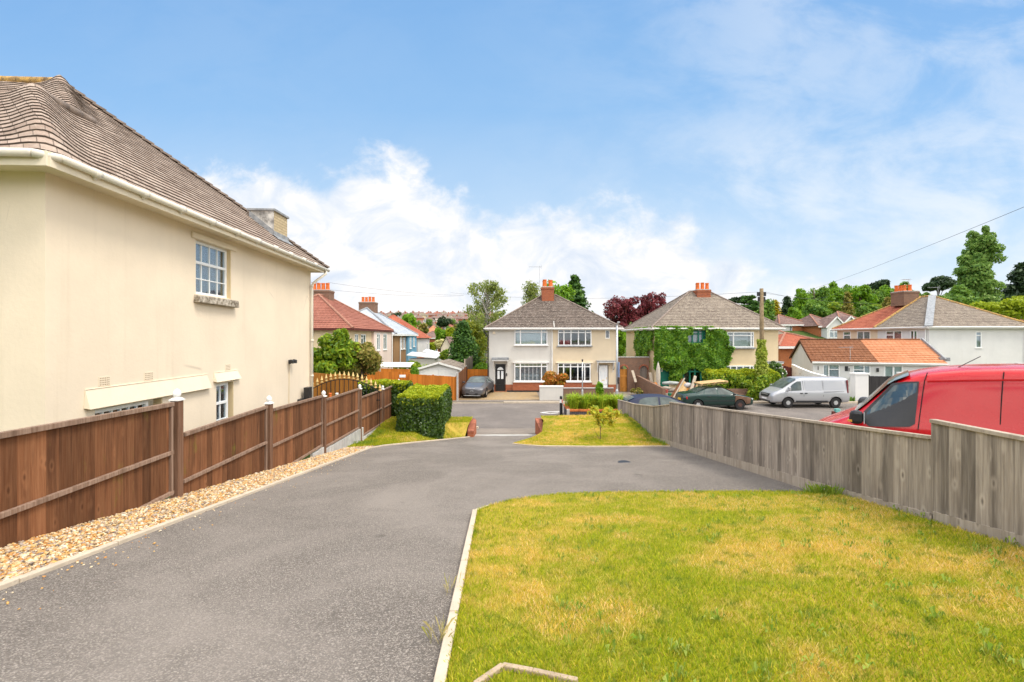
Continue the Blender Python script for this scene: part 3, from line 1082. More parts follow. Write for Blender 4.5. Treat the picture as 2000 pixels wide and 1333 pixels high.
# longer tufts along the grey fence and the far kerb
pt = []
for _ in range(34):
    y = random.choice([random.uniform(13.4, 20), random.uniform(13.3, 16), random.uniform(14, 18), random.uniform(5.7, 6.1)])
    c = np.array([XFR(y) - random.uniform(.08, .3), y])
    pt.append(c + rng.normal(0, .05, (30, 2)))
for _ in range(10):
    y = random.uniform(14.3, 17)
    pt.append(np.array([XFL(y) + random.uniform(.1, .5), y]) + rng.normal(0, .1, (60, 2)))
pt = np.concatenate(pt)
zt = lambda x, y: np.where(np.asarray(x) < 0, lawn3(x, y), np.where(np.asarray(y) > 10, lawn2(x, y), lawn1(x, y)))
stuff('grass_tufts', blades('grass_tufts', pt, zt, .10, .011, leaf_mat('tuft_blade', [(.10, .22, .012), (.20, .34, .02), (.34, .40, .05)], .35), .8), 'longer green grass tufts along the foot of the fences')


def rosettes(spots, zf, m):
    """flat weed rosettes: broad leaves round a centre"""
    V, F = [], []
    for (x, y, r) in spots:
        z = float(zf(x, y)) + .012
        for k in range(random.randint(7, 12)):
            a = random.uniform(0, 6.28)
            l = r * random.uniform(.6, 1.2)
            w = l * random.uniform(.16, .26)
            d = (math.cos(a), math.sin(a))
            s = (-d[1], d[0])
            h = random.uniform(.012, .05)
            x0, y0 = x + d[0] * .015 + random.gauss(0, r * .35), y + d[1] * .015 + random.gauss(0, r * .35)
            b = len(V)
            V += [(x0, y0, z), (x0 + d[0] * l * .5 + s[0] * w, y0 + d[1] * l * .5 + s[1] * w, z + h),
                  (x0 + d[0] * l, y0 + d[1] * l, z + h * .5), (x0 + d[0] * l * .5 - s[0] * w, y0 + d[1] * l * .5 - s[1] * w, z + h * 1.2)]
            F.append((b, b + 1, b + 2, b + 3))
    return np_mesh('weeds', np.array(V), np.array(F), m)


sp = scatter(poly1, 420, 1.0)
sp = sp[sp[:, 0] > .3]
sel = np.array([math.sin(p[0] * 2.1 + 1) + math.sin(p[1] * 3.3) + .5 * p[0] for p in sp])
sp = sp[sel > .5]
wm = leaf_mat('weed_leaf', [(.11, .19, .02), (.18, .27, .03), (.26, .33, .06), (.34, .38, .09)], .2, .9, gloss=0)
stuff('weeds', rosettes([(p[0], p[1], random.uniform(.016, .036)) for p in sp], lawn1, wm), 'flat grey-green weed rosettes spread over the near lawn')
# a tuft of dry seeding grass on the near kerb
q1 = np.concatenate([np.array([-.40, 2.55]) + rng.normal(0, .035, (34, 2)), np.array([-.43, 3.2]) + rng.normal(0, .02, (14, 2))])
stuff('dry_grass', blades('dry_grass', q1, lambda x, y: hz(x, y), .10, .0022, leaf_mat('dry_blade', [(.45, .36, .14), (.62, .50, .24), (.3, .3, .06)], .3), .7), 'dry seeding grass growing over the near kerb')


def edging(path, w, hgt, zf, up=.03):
    """concrete edging stones along a path of plan points"""
    mb = MB()
    L = 0.0
    for (a, b) in zip(path[:-1], path[1:]):
        a, b = Vector(a), Vector(b)
        d = (b - a)
        n = max(1, round(d.length / .92))
        for i in range(n):
            p, q_ = a.lerp(b, i / n), a.lerp(b, (i + 1) / n)
            t = (q_ - p).normalized() * .004
            p, q_ = p + t, q_ - t
            s = Vector((-t.y, t.x)).normalized() * w / 2
            j = random.uniform(-.004, .004)
            pts = [(p - s), (q_ - s), (q_ + s), (p + s)]
            zz = [float(zf(v.x, v.y)) + up + j for v in (p, q_, q_, p)]
            lo = [(v.x, v.y, z - hgt) for v, z in zip(pts, zz)]
            hi = [(v.x, v.y, z) for v, z in zip(pts, zz)]
            # keep counter-clockwise from above
            if (pts[1] - pts[0]).cross(pts[2] - pts[1]) < 0:
                lo.reverse()
                hi.reverse()
            mb.hexa(lo + hi)
    return mb


ker = edging([(-.295, -2), (-.325, 1.9), (-.448, 5.56)], .055, .16, hz, .045)
ker.v += []
structure('kerb_edging', ker, M['concrete'], bevel=.006)
structure('curved_edging', edging([(-.44, 5.6), (-.27, 5.88)], .05, .16, hz, .03), M['concrete'], bevel=.006)
structure('drive_edging', edging([(XL(-3), -3), (XL(7), 7), (XL(13.8), 13.8), (-4.1, 14.55), (-3.45, 15.65), (-2.4, 17.4), (-1.68, 18.7)], .07, .16, hz, .035), M['concrete'], bevel=.008)
structure('lawn_edging', edging([(.03, 15.28), (.5, 14.6), (1.0, 14.10), (2.2, 13.72), (3.4, 13.47), (XFR(13.32) - .06, 13.32)], .06, .16, hz, .035), M['concrete'], bevel=.008)
structure('lawn_edging_tip', edging([(.03, 15.29), (.74, 17.4), (1.1, 18.6)], .05, .16, hz, .02), M['concrete'], bevel=.008)

# the small pale stone frame set in the grass at the bottom of the photograph
fb = MB()
zz = lambda x, y: float(lawn1(x, y))
pts = [(-.17, 2.08), (-.045, 2.235), (.10, 2.185), (.30, 2.10)]
for a, b in zip(pts[:-1], pts[1:]):
    fb.beam((a[0], a[1], zz(*a)), (b[0], b[1], zz(*b)), .028, .05)
solo('edging_frame', 'pale angled stone edging strip set in the grass at the near end of the lawn', 'edging', fb, mat('tan_stone', (.42, .32, .22), .9, .2, 8, bump=.4), (0.05, 1.95, zz(.05, 1.95)), bevel=.006)

# manhole lid out in the tarmac
solo('drain_cover', 'small round dark drain lid set in the tarmac drive', 'drain cover', MB().lathe([(.14, -.02), (.14, .004), (.13, .010), (.02, .008)], (2.45, 10.05, h1(2.45, 10.05)), 24), M['darkmetal'], (2.45, 10.05, h1(2.45, 10.05)))

# ------------------------------------------------------------------ gravel
ico = bpy.data.meshes.new('pebble')
import bmesh
bm = bmesh.new()
bmesh.ops.create_icosphere(bm, subdivisions=1, radius=1)
bm.verts.ensure_lookup_table()
IV = np.array([v.co[:] for v in bm.verts])
IF = np.array([[v.index for v in f.verts] for f in bm.faces])
bm.free()
bpy.data.meshes.remove(ico)


def pebble_mesh(name, P, size, m):
    n = len(P)
    k = len(IV)
    sc = size[:, None] * np.stack([rng.uniform(.7, 1.4, n), rng.uniform(.6, 1.1, n), rng.uniform(.4, .75, n)], 1)
    V = IV[None] * (1 + rng.normal(0, .10, (n, k, 1)))
    V = V * sc[:, None, :]
    a = rng.uniform(0, 6.28, n)
    ca, sa = np.cos(a)[:, None], np.sin(a)[:, None]
    x, y = V[..., 0] * ca - V[..., 1] * sa, V[..., 0] * sa + V[..., 1] * ca
    t = rng.normal(0, .3, (n, 1))
    V = np.stack([x, y, V[..., 2] + x * t], -1) + P[:, None, :]
    F = (IF[None] + (np.arange(n) * k)[:, None, None]).reshape(-1, 3)
    return np_mesh(name, V.reshape(-1, 3), F, m, True)


def pebble_mat():
    m, q = new_mat('flint_pebble')
    rnd = q.n('NewGeometry').outputs['Random Per Island']
    co = q.n('TexCoord').outputs['Object']
    c = q.ramp(rnd, [(0, (.62, .42, .18)), (.13, (.70, .50, .26)), (.26, (.52, .23, .05)), (.40, (.76, .66, .50)), (.50, (.44, .30, .17)), (.62, (.62, .34, .09)),
                     (.72, (.36, .30, .26)), (.80, (.80, .66, .44)), (.90, (.55, .44, .32)), (.95, (.16, .13, .12))], 'CONSTANT')
    c = q.mix(q.math('MULTIPLY', q.noise(co, 40, 4), .4), c, (.40, .28, .17))
    finish(q, c, .7, 0, None, .3)
    return m


n = 20000
gy = 1.9 * (14.6 / 1.9) ** rng.uniform(0, 1, n)
gx0, gx1 = XFL(gy) + .02, XL(gy) - .03
gx1 = np.where(gy > 13.6, np.minimum(gx1, -4.3), gx1)
gx = gx0 + (gx1 - gx0) * rng.uniform(0, 1, n)
st_ = rng.uniform(0, 1, n) < .014
gx = np.where(st_, XL(gy) + .06 + rng.exponential(.16, n), gx)
gz = hz(gx, gy) + .008 + .015 * rng.uniform(0, 1.2, n)
gs = np.minimum(.0135 * rng.lognormal(0, .3, n), .03)
gs = np.where(st_, gs * .55, gs * (1 + .4 * ss(5, 12, gy)))
gravel = bpy.data.objects.new('gravel', pebble_mesh('gravel', np.stack([gx, gy, gz], 1), gs, pebble_mat()))
COL.objects.link(gravel)
tag(gravel, 'golden flint gravel strip between the brown fence and the drive kerb', 'gravel', None, 'stuff')
structure('gravel_bed', sheet(np.linspace(0, 1, 3), np.linspace(-3, 14.5, 30), lambda x, y: 0 * x), M['stone'])
gb = COL.objects['gravel_bed'].data
for v in gb.vertices:
    y = v.co.y
    t = v.co.x
    v.co.x = (XFL(y) - .02) * (1 - t) + XL(y) * t
    v.co.z = h1(v.co.x, y) + .006

# ------------------------------------------------------------------ brown fence, left
T = Thing('garden_fence', 'dark brown board fence with white acorn post caps, stepping down left of the drive', 'fence', (XFL(6.4), 6.4, plane(6.4)))
fdir = Vector((-.0444, 1, 0)).normalized()
fr = Fr((0, 0, 0), (0, 1, 0))


def FP(y, d, z):    # d: towards the drive
    return Vector((XFL(y) + d, y, z))


PANELS = [(3.55, 6.36, -.865, -.917, -2.25, -2.17), (6.58, 9.02, -1.385, -1.355, -2.65, -2.66), (9.25, 11.98, -1.45, -1.52, -2.82, -2.83),
          (12.25, 15.28, -1.65, -1.70, -2.93, -3.02), (15.58, 18.55, -2.02, -2.10, -3.37, -3.47), (18.82, 21.8, -2.12, -2.16, -3.52, -3.60), (1.0, 3.4, -.80, -.86, -1.95, -2.2)]
for (y0, y1, a0, a1, b0, b1) in PANELS:
    mb = MB()
    nb = max(4, int((y1 - y0) / .135))
    for i in range(nb):
        t0, t1 = i / nb, (i + 1) / nb + .012
        ya, yb = y0 + (y1 - y0) * t0, y0 + (y1 - y0) * min(t1, 1)
        za, zb = a0 + (a1 - a0) * t0 - .02, a0 + (a1 - a0) * min(t1, 1) - .02
        la, lb = b0 + (b1 - b0) * t0 + random.uniform(-.008, .008), b0 + (b1 - b0) * min(t1, 1)
        o = .0 if i % 2 else .006
        w1 = .018
        mb.hexa([FP(ya, o, la), FP(ya, o - w1, la), FP(yb, o - w1 + .01, lb), FP(yb, o + .010, lb), FP(ya, o, za), FP(ya, o - w1, za), FP(yb, o - w1 + .01, zb), FP(yb, o + .010, zb)])
    pan = T.part('panel', mb, M['brownwood'], world=True)
    rl = MB()
    for (t, hh) in ((0.0, .055), (.53, .05), (.97, .05)):
        za, zb = a0 + (b0 - a0) * t, a1 + (b1 - a1) * t
        rl.beam(FP(y0, .028, za), FP(y1, .028, zb), .045 if t else .06, hh)
    rl.beam(FP(y1 - .03, .024, b1), FP(y1 - .03, .024, a1 - .03), .035, .05)
    T.part('rail', rl, M['brownrail'], pan, world=True, bevel=.004)
for (y, zt, zb) in ((6.46, -.88, -2.3), (9.13, -1.31, -2.8), (12.1, -1.55, -3.2), (15.42, -1.72, -3.7), (18.68, -2.10, -4.1), (21.9, -2.13, -4.6), (3.46, -.75, -1.95)):
    mb = MB()
    w = .055
    xc = XFL(y) + .02
    mb.box(xc - w, y - w, zb, xc + w, y + w, zt)
    po = T.part('post', mb, M['brownpost'], world=True, bevel=.006)
    cp = MB()
    cp.box(xc - .068, y - .068, zt, xc + .068, y + .068, zt + .02)
    cp.hexa([(xc - .06, y - .06, zt + .02), (xc + .06, y - .06, zt + .02), (xc + .06, y + .06, zt + .02), (xc - .06, y + .06, zt + .02),
             (xc - .03, y - .03, zt + .045), (xc + .03, y - .03, zt + .045), (xc + .03, y + .03, zt + .045), (xc - .03, y + .03, zt + .045)])
    cp.lathe([(.024, .04), (.03, .05), (.045, .065), (.05, .08), (.052, .095), (.047, .12), (.034, .142), (.016, .157), (.004, .163)], (xc, y, zt), 16)
    T.part('post_cap', cp, M['white'], po, world=True, smooth=False)

wl = MB()
y = 9.5
while y < 21.7:
    zt = float(np.interp(y, [9.3, 12, 12.2, 15.3, 15.6, 18.6, 21.8], [-2.83, -2.84, -2.94, -3.03, -3.38, -3.48, -3.61]))
    zg = plane(min(y, 20)) - .25
    if zt - zg > .3:
        x = XFL(y)
        e = random.uniform(-.008, .008)
        wl.hexa([(x - .02 + e, y, zg), (x + .06 + e, y, zg), (x + .06 - .02 + e, y + .43, zg), (x - .04 + e, y + .43, zg),
                 (x - .02 + e, y, zt - .01), (x + .06 + e, y, zt - .01), (x + .04 + e, y + .43, zt - .02), (x - .04 + e, y + .43, zt - .02)])
    y += .445
solo('retaining_wall', 'low pale concrete block wall carrying the far panels of the brown fence', 'wall', wl, M['block'], (XFL(15), 15, plane(15)), bevel=.008)

# ------------------------------------------------------------------ grey fence, right
T = Thing('close_board_fence', 'weathered silver-grey close board fence with a cap rail, running down the right side', 'fence', (XFR(8), 8, plane(8)))


def GP(y, d, z):    # d towards the neighbour
    return Vector((XFR(y) + d, y, z))


def ztop(y):
    return float(np.interp(y, [1, 4.5, 4.51, 13.55, 13.56, 15.5, 18.5, 22.6], [-.74, -.80, -.965, -1.89, -1.96, -2.30, -2.66, -3.03]))


RUN = [(1.2, 4.50), (4.52, 7.5), (7.5, 10.5), (10.5, 13.55), (13.56, 16.6), (16.6, 19.6), (19.6, 22.6)]
for (y0, y1) in RUN:
    mb = MB()
    y = y0
    while y < y1 - .01:
        w = min(random.uniform(.085, .14), y1 - y)
        za, zb = ztop(y + .001) - .03, ztop(y + w - .001) - .03
        la, lb = float(hz(XFR(y), min(y, 19.5))) + .15, float(hz(XFR(y), min(y + w, 19.5))) + .15
        if y < 4.5:
            la += .03
            lb += .03
        o = random.uniform(-.004, .006)
        o2 = o + random.uniform(-.022, -.012)
        mb.hexa([GP(y, o, la), GP(y + w + .01, o2, lb), GP(y + w + .01, o2 + .016, lb), GP(y, o + .018, la),
                 GP(y, o, za), GP(y + w + .01, o2, zb), GP(y + w + .01, o2 + .016, zb), GP(y, o + .018, za)])
        # flip to face outward both ways: closed solids, order fixed below
        y += w
    pan = T.part('panel', mb, M['greywood'], world=True)
    cr = MB()
    ks = 6
    for i in range(ks):
        ya, yb = y0 + (y1 - y0) * i / ks, y0 + (y1 - y0) * (i + 1) / ks
        e = .0005
        a, b = GP(ya + e, -.002, ztop(ya + .002)), GP(yb - e, -.002, ztop(yb - .002))
        cr.beam(a - Vector((0, .0, .012)), b - Vector((0, 0, .012)), .065, .036)
    T.part('cap_rail', cr, M['greyrail'], pan, world=True, bevel=.004)
    gbd = MB()
    la, lb = float(hz(XFR(y0), min(y0, 19.5))), float(hz(XFR(y1), min(y1, 19.5)))
    off = .03 if y0 < 4.5 else 0
    gbd.hexa([GP(y0 + .01, -.012, la - .25), GP(y1 - .01, -.012, lb - .25), GP(y1 - .01, .016, lb - .25), GP(y0 + .01, .016, la - .25),
              GP(y0 + .01, -.012, la + .155 + off), GP(y1 - .01, -.012, lb + .155 + off), GP(y1 - .01, .016, lb + .155 + off), GP(y0 + .01, .016, la + .155 + off)])
    T.part('gravel_board', gbd, M['greyrail'], pan, world=True, bevel=.004)
for y in (1.2, 4.56, 7.5, 10.5, 13.55, 16.6, 19.6, 22.55):
    zz_ = float(hz(XFR(y), min(y, 19.5)))
    T.part('post', MB().box(XFR(y) + .03, y - .05, zz_ - .3, XFR(y) + .12, y + .05, ztop(y) - .06), M['greywood'], world=True)


# ------------------------------------------------------------------ windows, doors
def window(T, F, u0, u1, z0, z1, d=.0, cols=(), trans=None, bars=None, hbars=None, curtain=None, fw=.055, dep=.07, sill=None, glass='glass', fmat='upvc', name='window', gap=.06):
    """frame from u0..u1, z0..z1; outer face at depth d; cols/trans are fractions"""
    fm = MB()
    fm.fbox(F, u0, u0 + fw, d, d - dep, z0, z1)
    fm.fbox(F, u1 - fw, u1, d, d - dep, z0, z1)
    fm.fbox(F, u0 + fw, u1 - fw, d, d - dep, z0, z0 + fw)
    fm.fbox(F, u0 + fw, u1 - fw, d, d - dep, z1 - fw, z1)
    cu = [u0 + fw] + [u0 + (u1 - u0) * c for c in cols] + [u1 - fw]
    for c in cols:
        u = u0 + (u1 - u0) * c
        fm.fbox(F, u - fw * .6, u + fw * .6, d + .003, d - dep, z0 + fw, z1 - fw)
    for i in range(len(cu) - 1):
        a, b = cu[i] + (fw * .6 if i else 0), cu[i + 1] - (fw * .6 if i < len(cu) - 2 else 0)
        for t in ((trans or {}).get(i, (trans or {}).get('all', ()))):
            z = z0 + (z1 - z0) * t
            fm.fbox(F, a, b, d + .002, d - dep, z - fw * .5, z + fw * .5)
        nb = (bars or {}).get(i, 0)
        for k in range(nb):
            u = a + (b - a) * (k + 1) / (nb + 1)
            fm.fbox(F, u - .012, u + .012, d - .015, d - .04, z0 + fw, z1 - fw)
        for t in ((hbars or {}).get(i, ())):
            z = z0 + (z1 - z0) * t
            fm.fbox(F, a, b, d - .013, d - .04, z - .012, z + .012)
    w = T.part(name, fm, M[fmat], bevel=.004)
    T.part('pane', MB().fbox(F, u0 + fw * .5, u1 - fw * .5, d - .03, d - .036, z0 + fw * .5, z1 - fw * .5), M[glass], w)
    if curtain:
        mname, parts = curtain
        dd = d - dep - gap
        for (f0, f1, zf) in parts:
            cm = MB()
            a, b = u0 + (u1 - u0) * f0, u0 + (u1 - u0) * f1
            k = max(2, int((b - a) / .035))
            lo, hi = z0 + (z1 - z0) * zf, z1 - .01
            pts = [(a + (b - a) * i / k, dd + (.016 * math.sin(i * 1.7) + .006 * math.sin(i * .6) if mname in ('net', 'drape') else 0)) for i in range(k + 1)]
            for (p, q) in zip(pts[:-1], pts[1:]):
                cm.face(F.p(p[0], p[1], lo), F.p(q[0], q[1], lo), F.p(q[0], q[1], hi), F.p(p[0], p[1], hi))
            T.part('blind' if 'blind' in mname else 'curtain', cm, M[mname], w, smooth=True)
    if sill:
        ex, out, th, mt = sill
        T.part('sill', MB().fbox(F, u0 - ex, u1 + ex, d + out, d - dep, z0 - th, z0 - .002), M[mt], w, bevel=.006)
    return w


def door(T, F, u0, u1, z0, z1, mt, panels=True, glaze=True, fw=.06, d=.0, knobs='black', frame='upvc'):
    fm = MB()
    fm.fbox(F, u0 - fw, u0, d + .02, d - .08, z0, z1 + fw)
    fm.fbox(F, u1, u1 + fw, d + .02, d - .08, z0, z1 + fw)
    fm.fbox(F, u0, u1, d + .02, d - .08, z1, z1 + fw)
    leaf = MB().fbox(F, u0 + .004, u1 - .004, d - .01, d - .06, z0 + .02, z1 - .004)
    w, h = u1 - u0, z1 - z0
    if panels:
        for (a, b, c, e) in ((.14, .44, .08, .36), (.56, .86, .08, .36)):
            leaf.fbox(F, u0 + w * a, u0 + w * b, d - .002, d - .012, z0 + h * c, z0 + h * e)
    o = T.part('door', leaf, M[mt], bevel=.004)
    T.part('door_frame', fm, M[frame], o, bevel=.004)
    if glaze:
        gm = MB()
        for (a, b) in ((.17, .42), (.58, .83)):
            gm.fbox(F, u0 + w * a, u0 + w * b, d - .004, d - .014, z0 + h * .46, z0 + h * .76)
        c = F.p((u0 + u1) / 2, d - .004, z0 + h * .80)
        n = 10
        arc = [F.p((u0 + u1) / 2 + w * .33 * math.cos(math.pi * i / n), d - .004, z0 + h * .80 + w * .30 * math.sin(math.pi * i / n)) for i in range(n + 1)]
        gm.prism(arc, F.N * -.01)
        T.part('glazing', gm, M['blind'], o)
    hw = MB()
    hw.fbox(F, u1 - .10, u1 - .07, d + .03, d - .01, z0 + h * .45, z0 + h * .53)
    hw.fbox(F, u0 + w * .36, u0 + w * .64, d + .006, d - .01, z0 + h * .40, z0 + h * .425)
    T.part('handle', hw, M[knobs], o)
    return o


def canopy(T, F, u0, u1, z, out, mt, thick=.10):
    mb = MB().fbox(F, u0, u1, out, .0, z, z + thick)
    o = T.part('canopy', mb, M[mt], bevel=.01)
    um = MB().fbox(F, u0 + .03, u1 - .03, out - .03, .002, z - .09, z - .002)
    for u in (u0 + .08, u1 - .15):
        um.prism([F.p(u, .0, z - .09), F.p(u, out - .12, z - .09), F.p(u, .05, z - .75), F.p(u, .0, z - .9)], F.U * .07)
    T.part('bracket', um, M['white'], o, bevel=.004)
    return o


def chimney(T, roofo, x0, x1, y0, y1, z0, z1, mt, pots, potr=.12, poth=.55, cap=True, world=False):
    mb = MB().box(x0, y0, z0, x1, y1, z1 - .22)
    mb.box(x0 - .04, y0 - .04, z1 - .22, x1 + .04, y1 + .04, z1 - .08)
    c = T.part('chimney', mb, M[mt], roofo, world=world)
    T.part('chimney_cap', MB().box(x0 - .02, y0 - .02, z1 - .08, x1 + .02, y1 + .02, z1), M['flaunch'], c, world=world, bevel=.02)
    for (px, py) in pots:
        r, h = potr, poth * random.uniform(.92, 1.05)
        pt = MB().lathe([(r * .95, 0), (r, .05), (r * .92, .12), (r * .82, h * .8), (r * .9, h * .84), (r * .95, h), (r * .72, h), (r * .70, h * .6)], (x0 + (x1 - x0) * px, y0 + (y1 - y0) * py, z1 - .02), 14)
        T.part('chimney_pot', pt, M['terracotta'], c, world=world, smooth=False)
    return c


def gutter_run(mb, pts, r=.06):
    for a, b in zip(pts[:-1], pts[1:]):
        mb.tube([a, b], r, 8)


def aerial(name, label, base, h, yaw=0.0, boom=.9):
    mb = MB()
    b = Vector(base)
    mb.tube([b, b + Vector((0, 0, h))], .018, 6)
    d = Vector((math.cos(yaw), math.sin(yaw), 0))
    s = Vector((-d.y, d.x, 0))
    t = b + Vector((0, 0, h - .08))
    mb.tube([t - d * .15, t + d * boom], .012, 5)
    for i in range(9):
        p = t + d * (boom * (i / 8 - .1))
        l = .26 - .012 * i
        mb.tube([p - s * l, p + s * l], .008, 4)
    mb.tube([t - d * .15 - Vector((0, 0, .2)), t - d * .15 + Vector((0, 0, .2))], .01, 4)
    return solo(name, label, 'aerial', mb, M['galv'], base)


# ------------------------------------------------------------------ the big cream house, left
HX, HY = -6.484, 6.40
th = math.atan2(.0444, 1)
T = Thing('cream_house', 'large cream rendered house with a weathered tiled hip roof, close on the left', 'house', (HX, HY, -2.9), th)
# local axes: y runs along the side wall (away), x towards the drive
ZB = 2.9                       # camera height above local zero


def YL(y):                      # world depth of a wall point -> local y
    return (y - HY) * 1.001


FS = Fr((0, 0, 0), (0, 1, 0))   # side wall, faces +x
FN = Fr((0, 0, 0), (1, 0, 0))   # rear wall, faces the camera
SOF = ZB + 2.30
LEN = YL(15.8)
W1 = (YL(9.66), YL(10.94), ZB + .92, ZB + 2.07)
W2 = (YL(7.20), YL(8.66), ZB - 2.2, ZB - 1.13)
W3 = (YL(10.38), YL(11.05), ZB - 2.25, ZB - 1.05)
T.part('wall', MB().wall(FS, 0, LEN, -1.6, SOF + .02, [W1, W2, W3], .14), M['cream'])
T.part('rear_wall', MB().wall(FN, -5.0, 0, -1.6, SOF + .02), M['cream'])
rw = MB()
rw.wall(Fr((-9.4, .9, 0), (1, 0, 0)), 0, 4.4, -1.6, SOF + .02)
T.part('outer_wall', rw, M['cream'])
rw = MB().wall(Fr((0, LEN, 0), (-1, 0, 0)), 0, 9.4, -1.6, SOF + .02)
T.part('outer_wall', rw, M['cream'])
rw = MB()
rw.wall(Fr((-5.0, .9, 0), (0, -1, 0)), 0, .9, -1.6, SOF + .02)
T.part('outer_wall', rw, M['cream'])
for w in (W1, W2, W3):
    T.part('reveal', MB().fbox(FS, w[1] - .006, w[1] + .02, .002, -.15, w[2], w[3]), M['reveal'])
window(T, FS, W1[0], W1[1] - .004, W1[2], W1[3], -.08, (), {'all': (.60,)}, {0: 3}, {0: (.30,)}, ('net', [(0, 1, 0.0)]), .06, .06)
window(T, FS, W2[0], W2[1] - .25, W2[2], W2[3], -.06, (), {'all': (.66,)}, {0: 5}, {0: (.35,)}, ('drape', [(0, .12, 0), (.85, 1, 0)]), .07, .06)
window(T, FS, W3[0], W3[1] - .10, W3[2], W3[3], -.06, (), {'all': (.62,)}, {0: 1}, {0: (.3,)}, ('net', [(0, 1, .0)]), .06, .06)
T.part('sill', MB().hexa([FS.p(YL(9.58), .13, ZB + .74), FS.p(YL(11.1), .13, ZB + .72), FS.p(YL(11.1), -.1, ZB + .72), FS.p(YL(9.58), -.1, ZB + .74),
                          FS.p(YL(9.6), .12, ZB + .885), FS.p(YL(11.08), .12, ZB + .885), FS.p(YL(11.08), -.1, ZB + .915), FS.p(YL(9.6), -.1, ZB + .915)]), M['stone'], bevel=.015)
# lintel and weather hoods
lm = MB()
lm.fbox(FS, YL(9.5), YL(11.15), .045, 0, ZB + 2.07, ZB + 2.20)
T.part('lintel', lm, M['creamtrim'], bevel=.02)
for (a, b, zt, zb) in ((YL(7.02), YL(10.12), ZB - .80, ZB - 1.10), (YL(10.28), YL(11.32), ZB - .79, ZB - 1.0)):
    hm = MB()
    hm.hexa([FS.p(a, .09, zb), FS.p(b - .04, .09, zb), FS.p(b, 0, zb + .02), FS.p(a - .02, 0, zb + .02), FS.p(a, .012, zt), FS.p(b - .1, .012, zt), FS.p(b - .1, 0, zt), FS.p(a, 0, zt)])
    hm.fbox(FS, a, b - .1, .022, 0, zt, zt + .012)
    T.part('weather_hood', hm, M['creamtrim'], bevel=.012)
for y in (7.265, 8.22, 10.72):
    am = MB()
    a = YL(y)
    am.fbox(FS, a, a + .225, .006, -.01, ZB - .77, ZB - .62)
    for i in range(6):
        for j in range(4):
            am.fbox(FS, a + .022 + i * .033, a + .036 + i * .033, .0085, .001, ZB - .755 + j * .034, ZB - .741 + j * .034, 1)
    T.part('air_brick', am, [M['creamtrim'], mat('vent_hole', (.28, .17, .08), .9)])
# soffit, fascia, gutter
OV = .36
sf = MB()
sf.box(-5.4, -OV, SOF, OV, .02, SOF + .02)
sf.box(0, .02, SOF, OV, LEN + OV, SOF + .02)
sf.box(-9.5, .9 - OV, SOF, -5.4, .95, SOF + .02)
sf.box(-9.5, LEN, SOF, 0, LEN + OV, SOF + .02)
T.part('soffit', sf, M['fascia'])
fa = MB()
fa.box(OV, -OV, SOF - .05, OV + .035, LEN + OV, SOF + .15)
fa.box(-5.4, -OV - .035, SOF - .05, OV + .02, -OV, SOF + .15)
fa.box(-5.4, LEN + OV, SOF - .02, OV + .02, LEN + OV + .02, SOF + .15)
T.part('fascia', fa, M['fascia'], bevel=.004)
gm = MB()
gz_ = SOF + .10
gutter_run(gm, [(OV + .078, -OV + .12, gz_), (OV + .078, LEN + OV + .1, gz_ - .03)], .056)
gutter_run(gm, [(-5.6, -OV - .085, gz_), (OV - .12, -OV - .085, gz_), (OV + .078, -OV + .12, gz_)], .056)
for i in range(11):
    y = .3 + i * .93
    if y < LEN:
        gm.tube([(OV + .078, y - .05, gz_ - .01), (OV + .078, y + .05, gz_ - .01)], .069, 8)
        gm.box(OV + .02, y - .015, gz_ - .10, OV + .075, y + .015, gz_ - .06)
for x in (-.25, -1.4, -2.6, -3.8):
    gm.tube([(x - .05, -OV - .085, gz_), (x + .05, -OV - .085, gz_)], .069, 8)
T.part('gutter', gm, M['gutter'], smooth=True)
dp = MB()
yd = LEN - .10
dp.tube([(OV + .078, LEN + .22, gz_ - .04), (OV + .078, LEN + .2, gz_ - .18), (.16, LEN - .04, gz_ - .48), (.085, yd, gz_ - .60), (.085, yd, -1.6)], .04, 10)
for z in (gz_ - .64, ZB - .1, ZB - 1.3):
    dp.tube([(.085, yd, z - .04), (.085, yd, z + .04)], .05, 10)
T.part('downpipe', dp, M['gutter'], smooth=True)
# roof: courses follow the height contours; hips are swept
EV = OV + .06
PITCH = .80
Z0 = SOF + .13


RR = .42


def bump(q):        # q: distance along the outline from the middle of the swept hip
    return .19 * math.exp(-(q / .25) ** 2) - .035 * math.exp(-((abs(q) - .72) / .24) ** 2)


